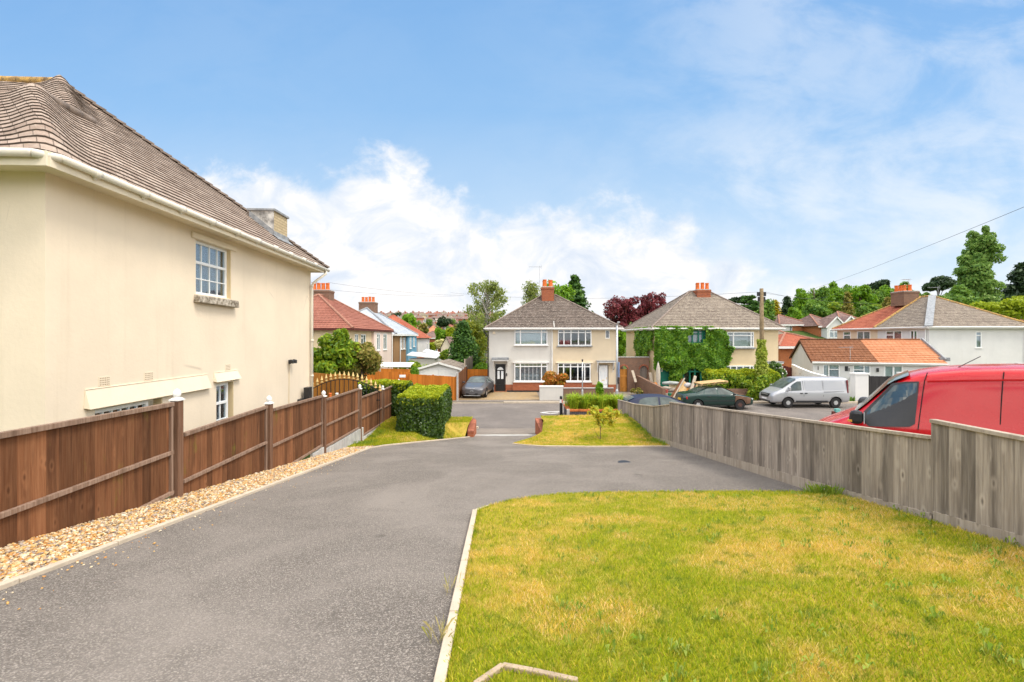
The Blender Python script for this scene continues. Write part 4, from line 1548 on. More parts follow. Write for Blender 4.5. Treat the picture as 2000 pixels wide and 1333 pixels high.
def contour(t, upper, z, lift, hump=1.0):
    """plan outline at inset t, from far left of the camera side, round the swept hip, along the side, to the far hip"""
    x1 = EV - t
    yn = (.72 if upper else 0) - EV + t
    yf = LEN + EV - t
    xl = -8.5 if upper else -5.0 - EV + t
    W_, L_ = x1 - xl, yf - yn
    hump = hump * (1 if upper else .2 + .8 * min(1, t / .7))
    r = min(RR, W_ * .45, L_ * .45)
    al = math.pi * r / 2
    out = []
    d0 = np.array([0, .05, .12, .2, .3, .42, .56, .72, .9, 1.1])
    sc = min(1.0, (W_ - r) / 1.4)
    far = np.linspace(1, 0, 18)[:-1] ** 1.3
    for f in far:
        d = 1.1 * sc + (W_ - r - 1.1 * sc) * f
        out.append((x1 - r - d, yn, z + lift))
    for d in d0[::-1]:
        out.append((x1 - r - d * sc, yn, z + lift + hump * bump(d * sc + al / 2)))
    for k in range(1, 8):
        a = math.pi / 2 * k / 8
        out.append((x1 - r + r * math.sin(a), yn + r - r * math.cos(a), z + lift + hump * bump(al * (k / 8 - .5))))
    sc = min(1.0, (L_ - r) / 1.8)
    for d in d0:
        out.append((x1, yn + r + d * sc, z + lift + hump * bump(d * sc + al / 2)))
    m = 14
    for k in range(1, m + 1):
        y = yn + r + 1.1 * sc + (L_ - r - 1.1 * sc) * k / m
        out.append((x1, y, z + lift + (.004 * math.sin(y * 2.3)) * (k < m)))
    return np.array(out)


def loft_courses(mb, t0, t1, upper, course):
    k = int(round((t1 - t0) / course))
    for i in range(k):
        a, b = t0 + (t1 - t0) * i / k, t0 + (t1 - t0) * (i + 1) / k
        lf = .027 + random.uniform(-.002, .002)
        lo = contour(a, upper, Z0 + a * PITCH, lf)
        hi = contour(b, upper, Z0 + b * PITCH, .004)
        un = contour(a + .008, upper, Z0 + a * PITCH, -.03 if i else -.055, 1.0 if i or upper else 0.0)
        n_ = len(lo)
        lo[:, 2] += rng.normal(0, .0022, n_)
        cum = np.concatenate([[0], np.cumsum(np.linalg.norm(np.diff(lo, axis=0), axis=1))]) + i * .083
        v0, v1 = i * .1 + .005, i * .1 + .095
        for j in range(n_ - 1):
            mb.face(lo[j], lo[j + 1], hi[j + 1], hi[j], uv=[(cum[j], v0), (cum[j + 1], v0), (cum[j + 1], v1), (cum[j], v1)])
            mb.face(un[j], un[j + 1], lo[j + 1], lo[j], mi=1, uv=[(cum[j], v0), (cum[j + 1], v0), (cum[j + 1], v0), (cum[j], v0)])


TW, TM = 2.62, 4.75
rm = MB()
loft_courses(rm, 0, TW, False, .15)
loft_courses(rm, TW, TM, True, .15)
# main slope behind the wing, below the wing ridge level (seen past the wing's hip)
zw, zm = Z0 + TW * PITCH, Z0 + TM * PITCH
rm.roof((-9.6, .72 - EV, Z0), (-5.4, .72 - EV, Z0), (-5.4, .72 - EV + TW, zw), (-9.6, .72 - EV + TW, zw), .1)
rm.roof((-5.0 - EV, 3.2, Z0), (-5.0 - EV, -EV, Z0), (-5.0 - EV + TW, -EV + TW, zw), (-5.0 - EV + TW, 3.4, zw), .1)
# far slope
rm.roof((EV, LEN + EV, Z0), (-9.6, LEN + EV, Z0), (-9.6, LEN + EV - TM, zm), (EV - TM, LEN + EV - TM, zm), .25)
ro = T.part('roof', rm, [M['roofleft'], mat('shaded_tile_edge', (.075, .055, .042), .95, .35, 9)])  # course edges coloured dark to stand for the shadow under each tile row
rg = MB()
xr = EV - TW
for i in range(5):
    y0_, y1_ = -EV + TW + i * .31, -EV + TW + (i + 1) * .31 - .012
    if i < 4:
        rg.tube([(xr - .02, y0_, zw + .035), (xr - .02, y1_, zw + .03)], .09, 10)
T.part('ridge_tiles', rg, M['ridge'], ro, smooth=True)
rg = MB()
for i in range(14):
    x0_ = EV - TM - i * .33
    rg.tube([(x0_ - .32, LEN + EV - TM, zm + .03), (x0_, LEN + EV - TM, zm + .035)], .10, 10)
T.part('ridge_tiles', rg, M['ridgemoss'], ro, smooth=True)
# stepped far hip
hp = MB()
for i in range(34):
    t0_ = TM * i / 34
    t1_ = TM * (i + 1.15) / 34
    hp.beam((EV - t0_ + .02, LEN + EV - t0_ + .02, Z0 + t0_ * PITCH + .045), (EV - t1_, LEN + EV - t1_, Z0 + t1_ * PITCH + .02), .20, .05)
T.part('hip_tiles', hp, M['ridge'], ro)
# short flue stack on the side slope
cy0 = YL(13.96)
cx1 = EV - .80
sk = MB().box(cx1 - .72, cy0, Z0 + .3, cx1, cy0 + .90, ZB + 3.83)
st = T.part('chimney', sk, M['buffbrick'], ro)
T.part('rendered_side', MB().box(cx1 - .722, cy0 - .02, Z0 + .5, cx1 - .004, cy0 + .004, ZB + 3.83), mat('mottled_cement', (.22, .21, .20), .95, .2, 5, col2=(.56, .54, .50), bump=.5), st)
T.part('capping', MB().box(cx1 - .78, cy0 - .06, ZB + 3.83, cx1 + .05, cy0 + .95, ZB + 3.90), M['lead'], st, bevel=.01)
fl = MB()
fl.prism([(cx1 + .012, cy0 - .05, Z0 + .80 * PITCH - .03), (cx1 + .012, cy0 + .97, Z0 + .80 * PITCH - .03), (cx1 + .012, cy0 + .95, Z0 + .80 * PITCH + .16), (cx1 + .012, cy0 - .03, Z0 + .80 * PITCH + .16)], (.012, 0, 0))
fl.prism([(cx1 + .16, cy0 - .1, Z0 + .64 * PITCH + .035), (cx1 + .16, cy0 + 1.0, Z0 + .64 * PITCH + .035), (cx1, cy0 + 1.0, Z0 + .80 * PITCH + .05), (cx1, cy0 - .1, Z0 + .80 * PITCH + .05)], (0, 0, .012))
fl.prism([(cx1, cy0 - .022, Z0 + .8 * PITCH), (cx1 - .72, cy0 - .022, Z0 + 1.52 * PITCH), (cx1 - .72, cy0 - .022, Z0 + 1.52 * PITCH + .18), (cx1, cy0 - .022, Z0 + .8 * PITCH + .18)], (0, -.014, 0))
T.part('flashing', fl, M['lead'], st)
# security light with its cable, meter box
sl = Thing('security_light', 'small black twin floodlight fixed to the cream wall above the far gate', 'light', T.M @ Vector((.0, YL(14.1), ZB - .74)), th)
lb_ = MB()
lb_.box(0, -.04, -.06, .05, .04, .06)
lb_.box(.05, -.015, -.015, .13, .015, .015)
sl.part('bracket', lb_, M['black'])
for s in (-1, 1):
    sl.part('lamp_head', MB().prism([(.10, s * .03, -.02), (.10, s * .17, -.02), (.10, s * .17, .08), (.10, s * .03, .08)], (.08, 0, -.03)), M['black'], bevel=.008)
sl.part('cable', MB().tube([(.012, 0, -.06), (.012, -.02, -.9), (.012, -.02, -2.2)], .008, 5), M['reveal'])
solo('meter_box', 'black upright gate motor box on the far corner of the cream house', 'box', MB().box(.02, YL(15.0), ZB - 2.9, .20, YL(15.3), ZB - 1.63).box(.02, YL(14.8), ZB - 2.05, .12, YL(15.0), ZB - 1.98), M['black'], T.M.translation, rotz=th) if False else None
mbx = MB()
for v in ():
    pass
mm = MB().box(.10, 14.95, -3.9, .26, 15.25, -1.62).box(.0, 14.7, -2.05, .14, 14.95, -1.97)
mm.v = [(v[0] - 6.2 - .0444 * v[1], v[1], v[2]) for v in mm.v]
solo('gate_post', 'black steel gate post with a latch beside the cream house corner', 'gate post', mm, M['black'], (-6.75, 15.1, -3.9), bevel=.008)

# ------------------------------------------------------------------ the white and cream semi across the road
def hip(T, x0, x1, y0, y1, ze, zr, xa, xb, mats, ov=.32, course=.25, ridge='ridge', split=None, lip=.03, yr=None, hipr=.07):
    """hip roof over x0..x1, y0..y1 with its ridge from xa to xb; split: x where the front changes material"""
    x0, x1, y0, y1 = x0 - ov, x1 + ov, y0 - ov, y1 + ov
    yr = (y0 + y1) / 2 if yr is None else yr
    mb = MB()
    A, B, C, D = (x0, y0, ze), (x1, y0, ze), (x1, y1, ze), (x0, y1, ze)
    P, Q = (xa, yr, zr), (xb, yr, zr)
    if split is None:
        mb.roof(A, B, Q, P, course, lip)
    else:
        s = (split, y0, ze)
        sr = (min(max(split, xa), xb), yr, zr)
        mb.roof(A, s, sr, P, course, lip)
        mb.roof(s, B, Q, sr, course, lip, 1)
    mb.roof(B, C, Q, Q, course, lip, 1 if split is not None else 0)
    mb.roof(C, D, P, Q, course, lip)
    mb.roof(D, A, P, P, course, lip)
    o = T.part('roof', mb, mats)
    if ridge:
        rm_ = MB()
        for (a, b) in ((A, P), (D, P), (B, Q), (C, Q), (P, Q)):
            a, b = Vector(a) + Vector((0, 0, .03)), Vector(b) + Vector((0, 0, .05))
            k = max(2, int((b - a).length / .35))
            for i in range(k):
                rm_.tube([a.lerp(b, i / k), a.lerp(b, (i + .97) / k)], hipr * random.uniform(.92, 1.08), 8)
        T.part('hip_tiles', rm_, M[ridge], o)
    return o


def eaves(T, x0, x1, y0, y1, ze, ov=.32, mt='white', gm='white'):
    mb = MB()
    a, b, c, d = x0 - ov, x1 + ov, y0 - ov, y1 + ov
    mb.box(a, c, ze - .16, b, c + .025, ze)
    mb.box(a, d - .025, ze - .16, b, d, ze)
    mb.box(a, c + .025, ze - .16, a + .025, d - .025, ze)
    mb.box(b - .025, c + .025, ze - .16, b, d - .025, ze)
    mb.box(a + .025, c + .025, ze - .158, b - .025, y0, ze - .14)
    mb.box(a + .025, y0, ze - .158, x0, d - .025, ze - .14)
    mb.box(x1, y0, ze - .158, b - .025, d - .025, ze - .14)
    f = T.part('fascia', mb, M[mt])
    g_ = MB()
    r = .055
    for p, q in (((a, c - r, ze - .04), (b, c - r, ze - .04)), ((a - r, c, ze - .04), (a - r, d, ze - .04)), ((b + r, c, ze - .04), (b + r, d, ze - .04))):
        g_.tube([p, q], r, 8)
    T.part('gutter', g_, M[gm], f)


FY = 37.4
X1, ZG = -1.87, -4.42
T = Thing('semi_detached_house', 'pair of houses across the road, white left half and cream right half, grey hipped roof', 'house', (X1, FY, ZG))
F = Fr((0, 0, 0), (1, 0, 0))
U = lambda px: (px - CX) / FPX * FY - X1
Zp = lambda py: (CY - py) / FPX * FY - ZG
WID, ZE, MID = 10.48, 5.20, U(1080)
hs = {}
specs = [(1005, 1069, 674, 643), (1004.5, 1069, 745, 709), (1089.5, 1155, 675.5, 643.5), (1089, 1153, 745, 709.5)]
h4 = [(U(a), U(b), Zp(c), Zp(d)) for a, b, c, d in specs]
sm = (U(1182.5), U(1191), Zp(661.5), Zp(645))
dl = (U(968.5), U(986.2), Zp(764.5), Zp(712.5))
dr = (U(1169.5), U(1187), Zp(763.5), Zp(714))
wl_ = MB().wall(F, 0, MID, 0.62, ZE, [h4[0], h4[1], (dl[0], dl[1], .62, dl[3])], .12)
wl_.wall(Fr((0, 8.2, 0), (0, -1, 0)), 0, 8.2, -.4, ZE)
T.part('wall', wl_, M['housewhite'], label='white roughcast left half')
wr_ = MB().wall(F, MID, WID, .62, ZE, [h4[2], h4[3], sm, (dr[0], dr[1], .62, dr[3])], .12)
wr_.wall(Fr((WID, 0, 0), (0, 1, 0)), 0, 8.2, -.4, ZE)
wr_.wall(Fr((WID, 8.2, 0), (-1, 0, 0)), 0, WID, -.4, ZE)
T.part('wall', wr_, M['housecream'], label='cream rendered right half')
bb = MB().wall(F, 0, WID, -.4, .62, [(dl[0], dl[1], dl[2], .62), (dr[0], dr[1], dr[2], .62)], .12)
for q in (h4[1], h4[3]):
    bb.fbox(F, q[0] - .12, q[1] + .12, .16, .002, -.3, .80)
T.part('brick_plinth', bb, M['brick'])
T.part('plinth_band', MB().fbox(F, dl[1] + .15, MID - .1, .17, .164, -.3, .16), M['black'])
for i, q in enumerate(h4):
    low = q[2] < 2
    pb = MB().fbox(F, q[0] - .14, q[1] + .14, .20 if low else .14, .002, q[3], q[3] + .07)
    T.part('window_head', pb, M['creamtrim' if i > 1 else 'white'], bevel=.01)
    cols = (.18, .82) if i < 2 else (.18, .39, .61, .82)
    tr = {0: (.80,), len(cols): (.80,)}
    for k in range(1, len(cols)):
        tr[k] = (.80,)
    bars = {1: 4} if i == 1 else None
    cur = [('blind', [(.05, .95, .02)]), ('greyblind', [(.03, .97, .02)]), ('drape', [(.02, .18, 0), (.82, .98, 0), (.2, .37, .0)]), ('drape', [(.1, .18, 0), (.82, .9, 0), (.0, .1, 0)])][i]
    window(T, F, q[0], q[1], q[2], q[3], .14 if low else .08, cols, tr, bars, None, cur, .075, .09, (.08, .08, .09, 'lead' if i == 2 else 'white'))
window(T, F, *sm, -.03, (), None, None, None, ('drape', [(0, 1, 0)]), .06, .06, (.05, .06, .06, 'creamtrim'))
dmat = mat('black_door_paint', (.012, .012, .014), .3, .05, 4, spec=.5)
M['doorblack'] = dmat
door(T, F, *dl, 'doorblack', d=-.02)
door(T, F, *dr, 'upvc', glaze=True, d=-.02, knobs='gold')
canopy(T, F, U(961), U(994), Zp(703), .55, 'lead', .20)
canopy(T, F, U(1164), U(1200), Zp(706), .55, 'lead', .07)
eaves(T, 0, WID, 0, 8.2, ZE)
ro = hip(T, 0, WID, 0, 8.2, ZE, 8.25, U(1062) * 1.0 + .25, U(1085) + .35, [M['roofgrey'], M['roofgrey']], .32, .25, 'ridge')
chimney(T, ro, U(1061) + .1, U(1083) + .25, 3.2, 4.2, 7.3, 8.94, 'brick', [(.25, .3), (.75, .3), (.25, .75), (.75, .75)], .19, .62)
T.part('flashing', MB().box(U(1061) + .02, 3.02, 7.28, U(1083) + .33, 3.2, 7.48), M['concrete'], ro, bevel=.02)
T.part('verge_line', MB().beam((U(1082), -.30, ZE + .06), (U(1084), 3.1, 7.35), .09, .05), M['flaunch'], ro)
dpm = MB()
dpm.tube([(-.38, -.3, ZE - .1), (-.38, -.3, ZE - .3), (-.07, -.06, ZE - .7), (-.07, -.06, 0)], .05, 8)
T.part('downpipe', dpm, M['black'])
dpm = MB()
T.part('downpipe', MB().tube([(MID - .08, -.07, ZE - .1), (MID - .08, -.07, .1)], .04, 8), M['white'])
T.part('downpipe', MB().tube([(WID - .06, -.07, ZE - .1), (WID - .06, -.07, .1)], .04, 8), M['white'])
T.part('alarm_box', MB().prism([F.p(U(961.5), 0, Zp(652.5)), F.p(U(968), 0, Zp(652.5)), F.p(U(966.5), 0, Zp(648)), F.p(U(963), 0, Zp(648))], (0, -.08, 0)), M['creamtrim'], bevel=.01)
for (a, b) in (((963, 726.5)), (1198, 716)), :
    pass
for (px, py) in ((989.5, 731.5), (1198, 719)):
    T.part('wall_lamp', MB().fbox(F, U(px) - .05, U(px) + .05, .12, .0, Zp(py) - .14, Zp(py) + .10), M['black'], bevel=.02)
aerial('aerial', 'thin roof aerial on the chimney of the white and cream house', (X1 + U(1059.5), FY + 3.9, ZG + 9.1), 1.75, R(180), 1.0)

# ------------------------------------------------------------------ the ivy house
X2 = 11.55
T = Thing('ivy_house', 'pale yellow two-storey house pair with grey hipped roof, its left half smothered in creeper', 'house', (X2, FY, ZG))
T2 = T
U = lambda px: (px - CX) / FPX * FY - X2
Zp = lambda py: (CY - py) / FPX * FY - ZG
WID2, D2 = U(1520), 9.2
w_up = (U(1418), U(1471), Zp(679), Zp(648.5))
w_lo = (U(1410), U(1471), Zp(745), Zp(714.5))
g_up = (U(1340.5), U(1377), Zp(671.5), Zp(646))
g_lo = (U(1333), U(1378), Zp(752), Zp(717))
d_g = (U(1291), U(1305), Zp(766), Zp(722))
d_b = (U(1497), U(1506.5), Zp(763), Zp(718))
wm_ = MB().wall(F, 0, WID2, -.4, 5.2, [w_up, w_lo, g_up, g_lo, d_g, d_b], .12)
wm_.wall(Fr((0, D2, 0), (0, -1, 0)), 0, D2, -.4, 5.2)
wm_.wall(Fr((WID2, 0, 0), (0, 1, 0)), 0, D2, -.4, 5.2)
wm_.wall(Fr((WID2, D2, 0), (-1, 0, 0)), 0, WID2, -.4, 5.2)
T.part('wall', wm_, M['sand'])
window(T, F, *w_up, .12, (.25, .90), {0: (.76,), 1: (.76,), 2: (.76,)}, {1: 0}, None, ('blind', [(.27, .9, 0.02), (0.02, .24, .02)]), .085, .2, (.12, .08, .10, 'lead'))
window(T, F, *w_lo, .12, (.25, .45, .66, .88), {i: (.68,) for i in range(5)}, None, None, ('blind', [(.02, .98, .02)]), .085, .2, (.12, .08, .10, 'white'))
window(T, F, *g_up, .10, (.30, .62, .85), {i: (.74,) for i in range(4)}, None, None, ('net', [(.05, .95, 0)]), .1, .2, None, 'glass', 'green')
window(T, F, *g_lo, .10, (.30, .52, .78), {i: (.74,) for i in range(4)}, None, None, ('drape', [(.05, .4, 0)]), .1, .2, None, 'glass', 'green')
door(T, F, *d_g, 'green', True, False, frame='green')
door(T, F, *d_b, 'navypaint' if False else 'drape', True, False, frame='upvc')
canopy(T, F, U(1487), U(1522), Zp(708), .7, 'lead', .09)
canopy(T, F, U(1290), U(1327), Zp(705), .75, 'concgrey', .10)
eaves(T, 0, WID2, 0, D2, 5.2)
ro = hip(T, 0, WID2, 0, D2, 5.2, 8.62, U(1344) + 1.9, U(1378) + 2.2, [M['roofgrey2'], M['roofgrey2']], .34, .25, 'ridge')
chimney(T, ro, U(1352) + 1.9, U(1376) + 2.1, 3.7, 4.9, 7.6, 8.75, 'brick', [(.15, .3), (.5, .3), (.85, .3), (.3, .75), (.7, .75)], .17, .62)
T.part('downpipe', MB().tube([(-.10, 4.2, 5.0), (-.10, 4.2, 0)], .07, 8), M['redshed'])
T.part('vent_box', MB().box(-.22, 1.6, 2.55, -.002, 2.0, 2.75), M['black'])

poly = [(270, 528), (340, 530), (460, 532), (590, 522), (740, 536), (920, 526), (950, 545), (1040, 565), (1062, 640), (1058, 690), (1112, 712), (1085, 760), (1095, 800), (1060, 850), (1015, 925), (960, 905), (890, 925), (820, 905), (780, 870), (700, 905), (665, 930), (650, 985), (600, 1005), (560, 985), (555, 900), (500, 890), (470, 860), (440, 900), (410, 880), (395, 800), (392, 700)]
pj = [(1180 + a * .225, 520 + b * .225) for a, b in poly if a >= 392]
pj = [(1269, 640)] + [p for p in pj if p[0] > 1269] + [(1269, 690)]
n = 30000
u = rng.uniform(-.1, U(1432), n)
z = rng.uniform(.2, 5.35, n)
PX = CX + (u + X2) / FY * FPX
PY = CY - (z + ZG) / FY * FPX
Pp = np.stack([PX + rng.normal(0, 1.0, n), PY + rng.normal(0, 1.0, n)], 1)
ok = inside(Pp, pj)
wob = lambda s: np.sin(u * s * 2.1 + 1.3) * np.sin(z * s * 1.7 + .5)
ok &= ~((PX > 1339) & (PX < 1376) & (PY > 644) & (PY < 671) & ~((PX < 1349) & (PY < 655)) & ~((PX > 1371) & (PY > 664)))
dpt = .08 + .22 * (wob(1) * .5 + .5) + .16 * (wob(2.7) * .5 + .5) + rng.uniform(0, .14, n)
P = np.stack([u, -dpt, z], 1)[ok]
Nn = np.tile(np.array([[0.0, -1, .35]]), (len(P), 1))
Nn[:, 0] += .6 * np.cos(P[:, 0] * 4.3)
Nn[:, 2] += .6 * np.cos(P[:, 2] * 5.1)
# side wall creeper
n2 = 6500
v = rng.uniform(0, 5.6, n2)
z2 = rng.uniform(2.3, 5.3, n2)
keep = (v < 5.1 + .3 * np.sin(z2 * 4)) & (z2 > 2.45 + .22 * np.sin(v * 3.1) + np.where(v < 1.2, .9, 0))
P2 = np.stack([-.08 - rng.uniform(0, .22, n2) - .12 * np.sin(v * 3) * np.sin(z2 * 3.5), v, z2], 1)[keep]
N2 = np.tile(np.array([[-1.0, -.3, .35]]), (len(P2), 1))
# over the door canopy
P3, N3 = shell((U(1308), -.55, Zp(707)), (.95, .55, .5), 1500, .5)
P4, N4 = shell((U(1316), -.35, Zp(728)), (.48, .4, 1.0), 1500, .4)
Pa, Na = np.concatenate([P, P2, P3, P4]), np.concatenate([Nn, N2, N3, N4])
T.part('creeper', leaf_mesh('creeper', Pa, Na, .155, LF['ivy'], 1.15, .7, .55), LF['ivy'])

# ------------------------------------------------------------------ brick archway wall between the two houses
AX0, AX1, AY = 8.72, 11.30, 37.9
T = Thing('archway_wall', 'weathered brick wall with two arched openings between the houses', 'wall', (AX0, AY, ZG))
Ua = lambda px: (px - CX) / FPX * AY - AX0
Za = lambda py: (CY - py) / FPX * AY - ZG
ZT = Za(697)
arches = [(Ua(1211), Ua(1225.5), Za(722), 0), (Ua(1250), Ua(1264.5), Za(722), .35)]


def arch_wall(mb, u0, u1, zt, arches, th_):
    """solid wall with round-headed openings"""
    cuts = [u0]
    for (a, b, zs, zb) in arches:
        mb.box(cuts[-1], 0, -.3, a, th_, zt)
        r = (b - a) / 2
        c = (a + b) / 2
        k = 10
        for i in range(k):
            t0, t1 = math.pi * i / k, math.pi * (i + 1) / k
            p0, p1 = (c + r * math.cos(t0), zs + r * math.sin(t0)), (c + r * math.cos(t1), zs + r * math.sin(t1))
            mb.hexa([(p1[0], 0, p1[1]), (p0[0], 0, p0[1]), (p0[0], th_, p0[1]), (p1[0], th_, p1[1]), (p1[0], 0, zt), (p0[0], 0, zt), (p0[0], th_, zt), (p1[0], th_, zt)])
        if zb:
            mb.box(a, 0, -.3, b, th_, zb)
        cuts.append(b)
    mb.box(cuts[-1], 0, -.3, u1, th_, zt)


am_ = MB()
arch_wall(am_, -.12, AX1 - AX0, ZT - .08, arches, .24)
T.part('brickwork', am_, M['oldbrick'])
T.part('coping', MB().box(-.12, -.04, ZT - .08, AX1 - AX0, .28, ZT), M['flaunch'], bevel=.01)
for i, (a, b, zs, zb) in enumerate(arches):
    rm_ = MB()
    c, r = (a + b) / 2, (b - a) / 2
    pts_ = [(c + (r + .06) * math.cos(math.pi * k / 12), -.012, zs + (r + .06) * math.sin(math.pi * k / 12)) for k in range(13)]
    for p, q in zip(pts_[:-1], pts_[1:]):
        rm_.beam(p, q, .03, .12, (0, -1, 0)) if False else rm_.beam(p, q, .12, .03, (0, -1, 0))
    T.part('arch_ring', rm_, M['brickcap'])
gm = MB()
a, b, zs, zb = arches[0]
for i in range(5):
    gm.box(a + .02 + (b - a - .04) * i / 5, .10, -.02, a + .02 + (b - a - .04) * (i + 1) / 5 - .008, .14, zs + .02)
gm.box(a + .02, .085, .3, b - .02, .099, .42)
gm.box(a + .02, .085, 1.2, b - .02, .099, 1.32)
T.part('gate', gm, M['gatewood'])
gm = MB()
a, b, zs, zb = arches[1]
for i in range(4):
    gm.box(a + .02 + (b - a - .04) * i / 4, .12, zb + .01, a + .02 + (b - a - .04) * (i + 1) / 4 - .01, .16, zs + (.30, .36, .36, .28)[i])
T.part('gate', gm, M['greydoor'], label='bare grey board gate')

# low brick wall coming forward from the archway to the pavement
lw = MB()
k = 6
for i in range(k):
    t0, t1 = i / k, (i + 1) / k
    p0, p1 = Vector((10.15, 37.8, 0)).lerp(Vector((10.75, 32.9, 0)), t0), Vector((10.15, 37.8, 0)).lerp(Vector((10.75, 32.9, 0)), t1)
    z0, z1 = ZG + 1.35 - .55 * t0, ZG + 1.35 - .55 * t1
    lw.hexa([(p1.x, p1.y, ZG - .3), (p1.x + .22, p1.y, ZG - .3), (p0.x + .22, p0.y, ZG - .3), (p0.x, p0.y, ZG - .3), (p1.x, p1.y, z1), (p1.x + .22, p1.y, z1), (p0.x + .22, p0.y, z0), (p0.x, p0.y, z0)])
solo('garden_wall', 'low weathered brick wall running forward from the right-hand arch past the timber heap', 'wall', lw, M['oldbrick'], (10.4, 35, ZG))

# ------------------------------------------------------------------ front walls and kerbside bits by the white and cream house
Yw = 32.75
mb = MB()
a, b = W(1054, 783, Yw), W(1100, 754, Yw)
mb.box(a.x, Yw, ZG - .1, b.x, Yw + .25, b.z - .11)
T = Thing('rendered_wall', 'short thick white rendered wall block on the pavement in front of the white and cream house', 'wall', ((a.x + b.x) / 2, Yw, ZG))
T.part('block', mb, M['housewhite'], world=True, bevel=.015)
T.part('coping', MB().box(a.x - .02, Yw - .03, b.z - .11, b.x + .02, Yw + .28, b.z), M['white'], world=True, bevel=.015)
a, b = W(1100.6, 783, Yw), W(1199, 758, Yw)
mb = MB().box(a.x, Yw + .05, ZG - .1, b.x, Yw + .27, b.z - .06)
T = Thing('front_garden_wall', 'low old brick front wall between the white rendered block and the lamp column', 'wall', ((a.x + b.x) / 2, Yw, ZG))
T.part('brickwork', mb, M['oldbrick'], world=True)
T.part('coping', MB().box(a.x, Yw + .02, b.z - .06, b.x, Yw + .30, b.z), M['flaunch'], world=True, bevel=.01)
mb = MB()
a, b = W(1425, 770, 33.2), W(1466, 768, 33.2)
mb.box(14.3, 33.2, ZG - .1, 19.4, 33.42, ZG + .72)
solo('hedge_wall', 'low rendered garden wall under the hedge behind the green car', 'wall', mb, M['oldbrick'], (16.8, 33.3, ZG), bevel=.01)


def post_on(name, label, cat, p, h, r=.045, group=None, sleeve=True):
    T = Thing(name, label, cat, p, 0, group)
    T.part('pole', MB().tube([(0, 0, -.1), (0, 0, h)], r, 12), M['galv'], smooth=True)
    if sleeve:
        T.part('sleeve', MB().lathe([(r * 1.7, 0), (r * 1.7, .75), (r * 1.2, .85)], (0, 0, 0), 12), M['galv'])
    return T


T = post_on('sign_post', 'slim grey post with an edge-on triangular road sign, in front of the cream half', 'road sign', Vector(((1137.5 - CX) / FPX * 32.2, 32.2, -4.46)), 2.75, .04)
T.part('sign_plate', MB().prism([(-.09, -.35, 2.15), (.09, .30, 2.15), (0, -.02, 2.80)], (.014, -.008, 0)), M['white'])
T.part('sign_back', MB().box(-.05, -.05, 2.78, .05, .05, 2.95), M['black'], bevel=.015)
T.part('sign_mark', MB().prism([(-.035, -.18, 2.3), (.03, .12, 2.3), (0, -.03, 2.52)], (-.006, .003, 0)), mat('sign_red', (.55, .02, .02), .5))
LY = 31.6 + .7
T = post_on('lamp_column', 'tall slim grey street lighting column with a blue plate, right of the cream half', 'lamp post', Vector(((1205 - CX) / FPX * LY, LY, -4.46)), 5.35, .06)
T.part('lantern', MB().prism([(-.05, .05, 5.35), (.05, .05, 5.35), (.09, -.55, 5.48), (-.09, -.55, 5.48)], (0, 0, .09)), M['galv'], bevel=.02)
T.part('sign_plate', MB().box(.10, -.30, 1.70, .115, .30, 2.75), mat('blue_sign', (.30, .42, .62), .4))
T.part('sign_panel', MB().box(.09, -.24, 1.2, .10, .24, 1.66), M['black'])

# bollard
bp = Vector((2.80, 26.3, -4.46))
T = Thing('bollard', 'black plastic bollard with red and white bands by the brick planter', 'bollard', bp)
T.part('body', MB().lathe([(.10, 0), (.085, .03), (.08, 1.02), (.075, 1.10), (.05, 1.13), (.01, 1.135)], (0, 0, 0), 16), M['black'], smooth=False)
T.part('band', MB().lathe([(.083, .74), (.083, .95)], (0, 0, 0), 16), M['upvc'])
rb = MB()
for i in range(5):
    a0, a1 = R(-70 + i * 24), R(-70 + (i + 1) * 24)
    rb.face((.086 * math.cos(a0), .086 * math.sin(a0), .74), (.086 * math.cos(a1), .086 * math.sin(a1), .74), (.086 * math.cos(a1), .086 * math.sin(a1), .95), (.086 * math.cos(a0), .086 * math.sin(a0), .95))
T.part('reflector', rb, mat('red_reflector', (.65, .02, .02), .35, spec=.5))

# planter
PX0, PX1, PY0, PY1 = 3.08, 6.3, 25.2, 27.3
T = Thing('planter', 'raised dark brick planter with orange coping beside the bollard', 'planter', (4.6, 26.2, -4.46))
pm = MB()
zt = -4.03
pm.box(PX0, PY0, -4.6, PX1, PY0 + .2, zt)
pm.box(PX0, PY1 - .2, -4.6, PX1, PY1, zt)
pm.box(PX0, PY0 + .2, -4.6, PX0 + .2, PY1 - .2, zt)
T.part('brickwork', pm, M['bluebrick'], world=True)
cm = MB()
x = PX0 - .04
while x < PX1:
    cm.box(x, PY0 - .05, zt, min(x + .108, PX1), PY0 + .25, zt + .10)
    x += .113
y = PY0 + .26
while y < PY1:
    cm.box(PX0 - .04, y, zt, PX0 + .25, min(y + .108, PY1), zt + .10)
    y += .113
T.part('coping', cm, mat('orange_coping', (.62, .19, .055), .85, .2, 8, bump=.4, isl=.3), world=True, bevel=.008)
T.part('corner_pillar', MB().box(PX0 - .09, PY0 - .10, -4.6, PX0 + .06, PY0 + .08, zt + .12), M['concgrey'], world=True, bevel=.01)
T.part('soil', MB().box(PX0 + .2, PY0 + .2, -4.4, PX1, PY1 - .2, zt + .04), M['bark'], world=True)


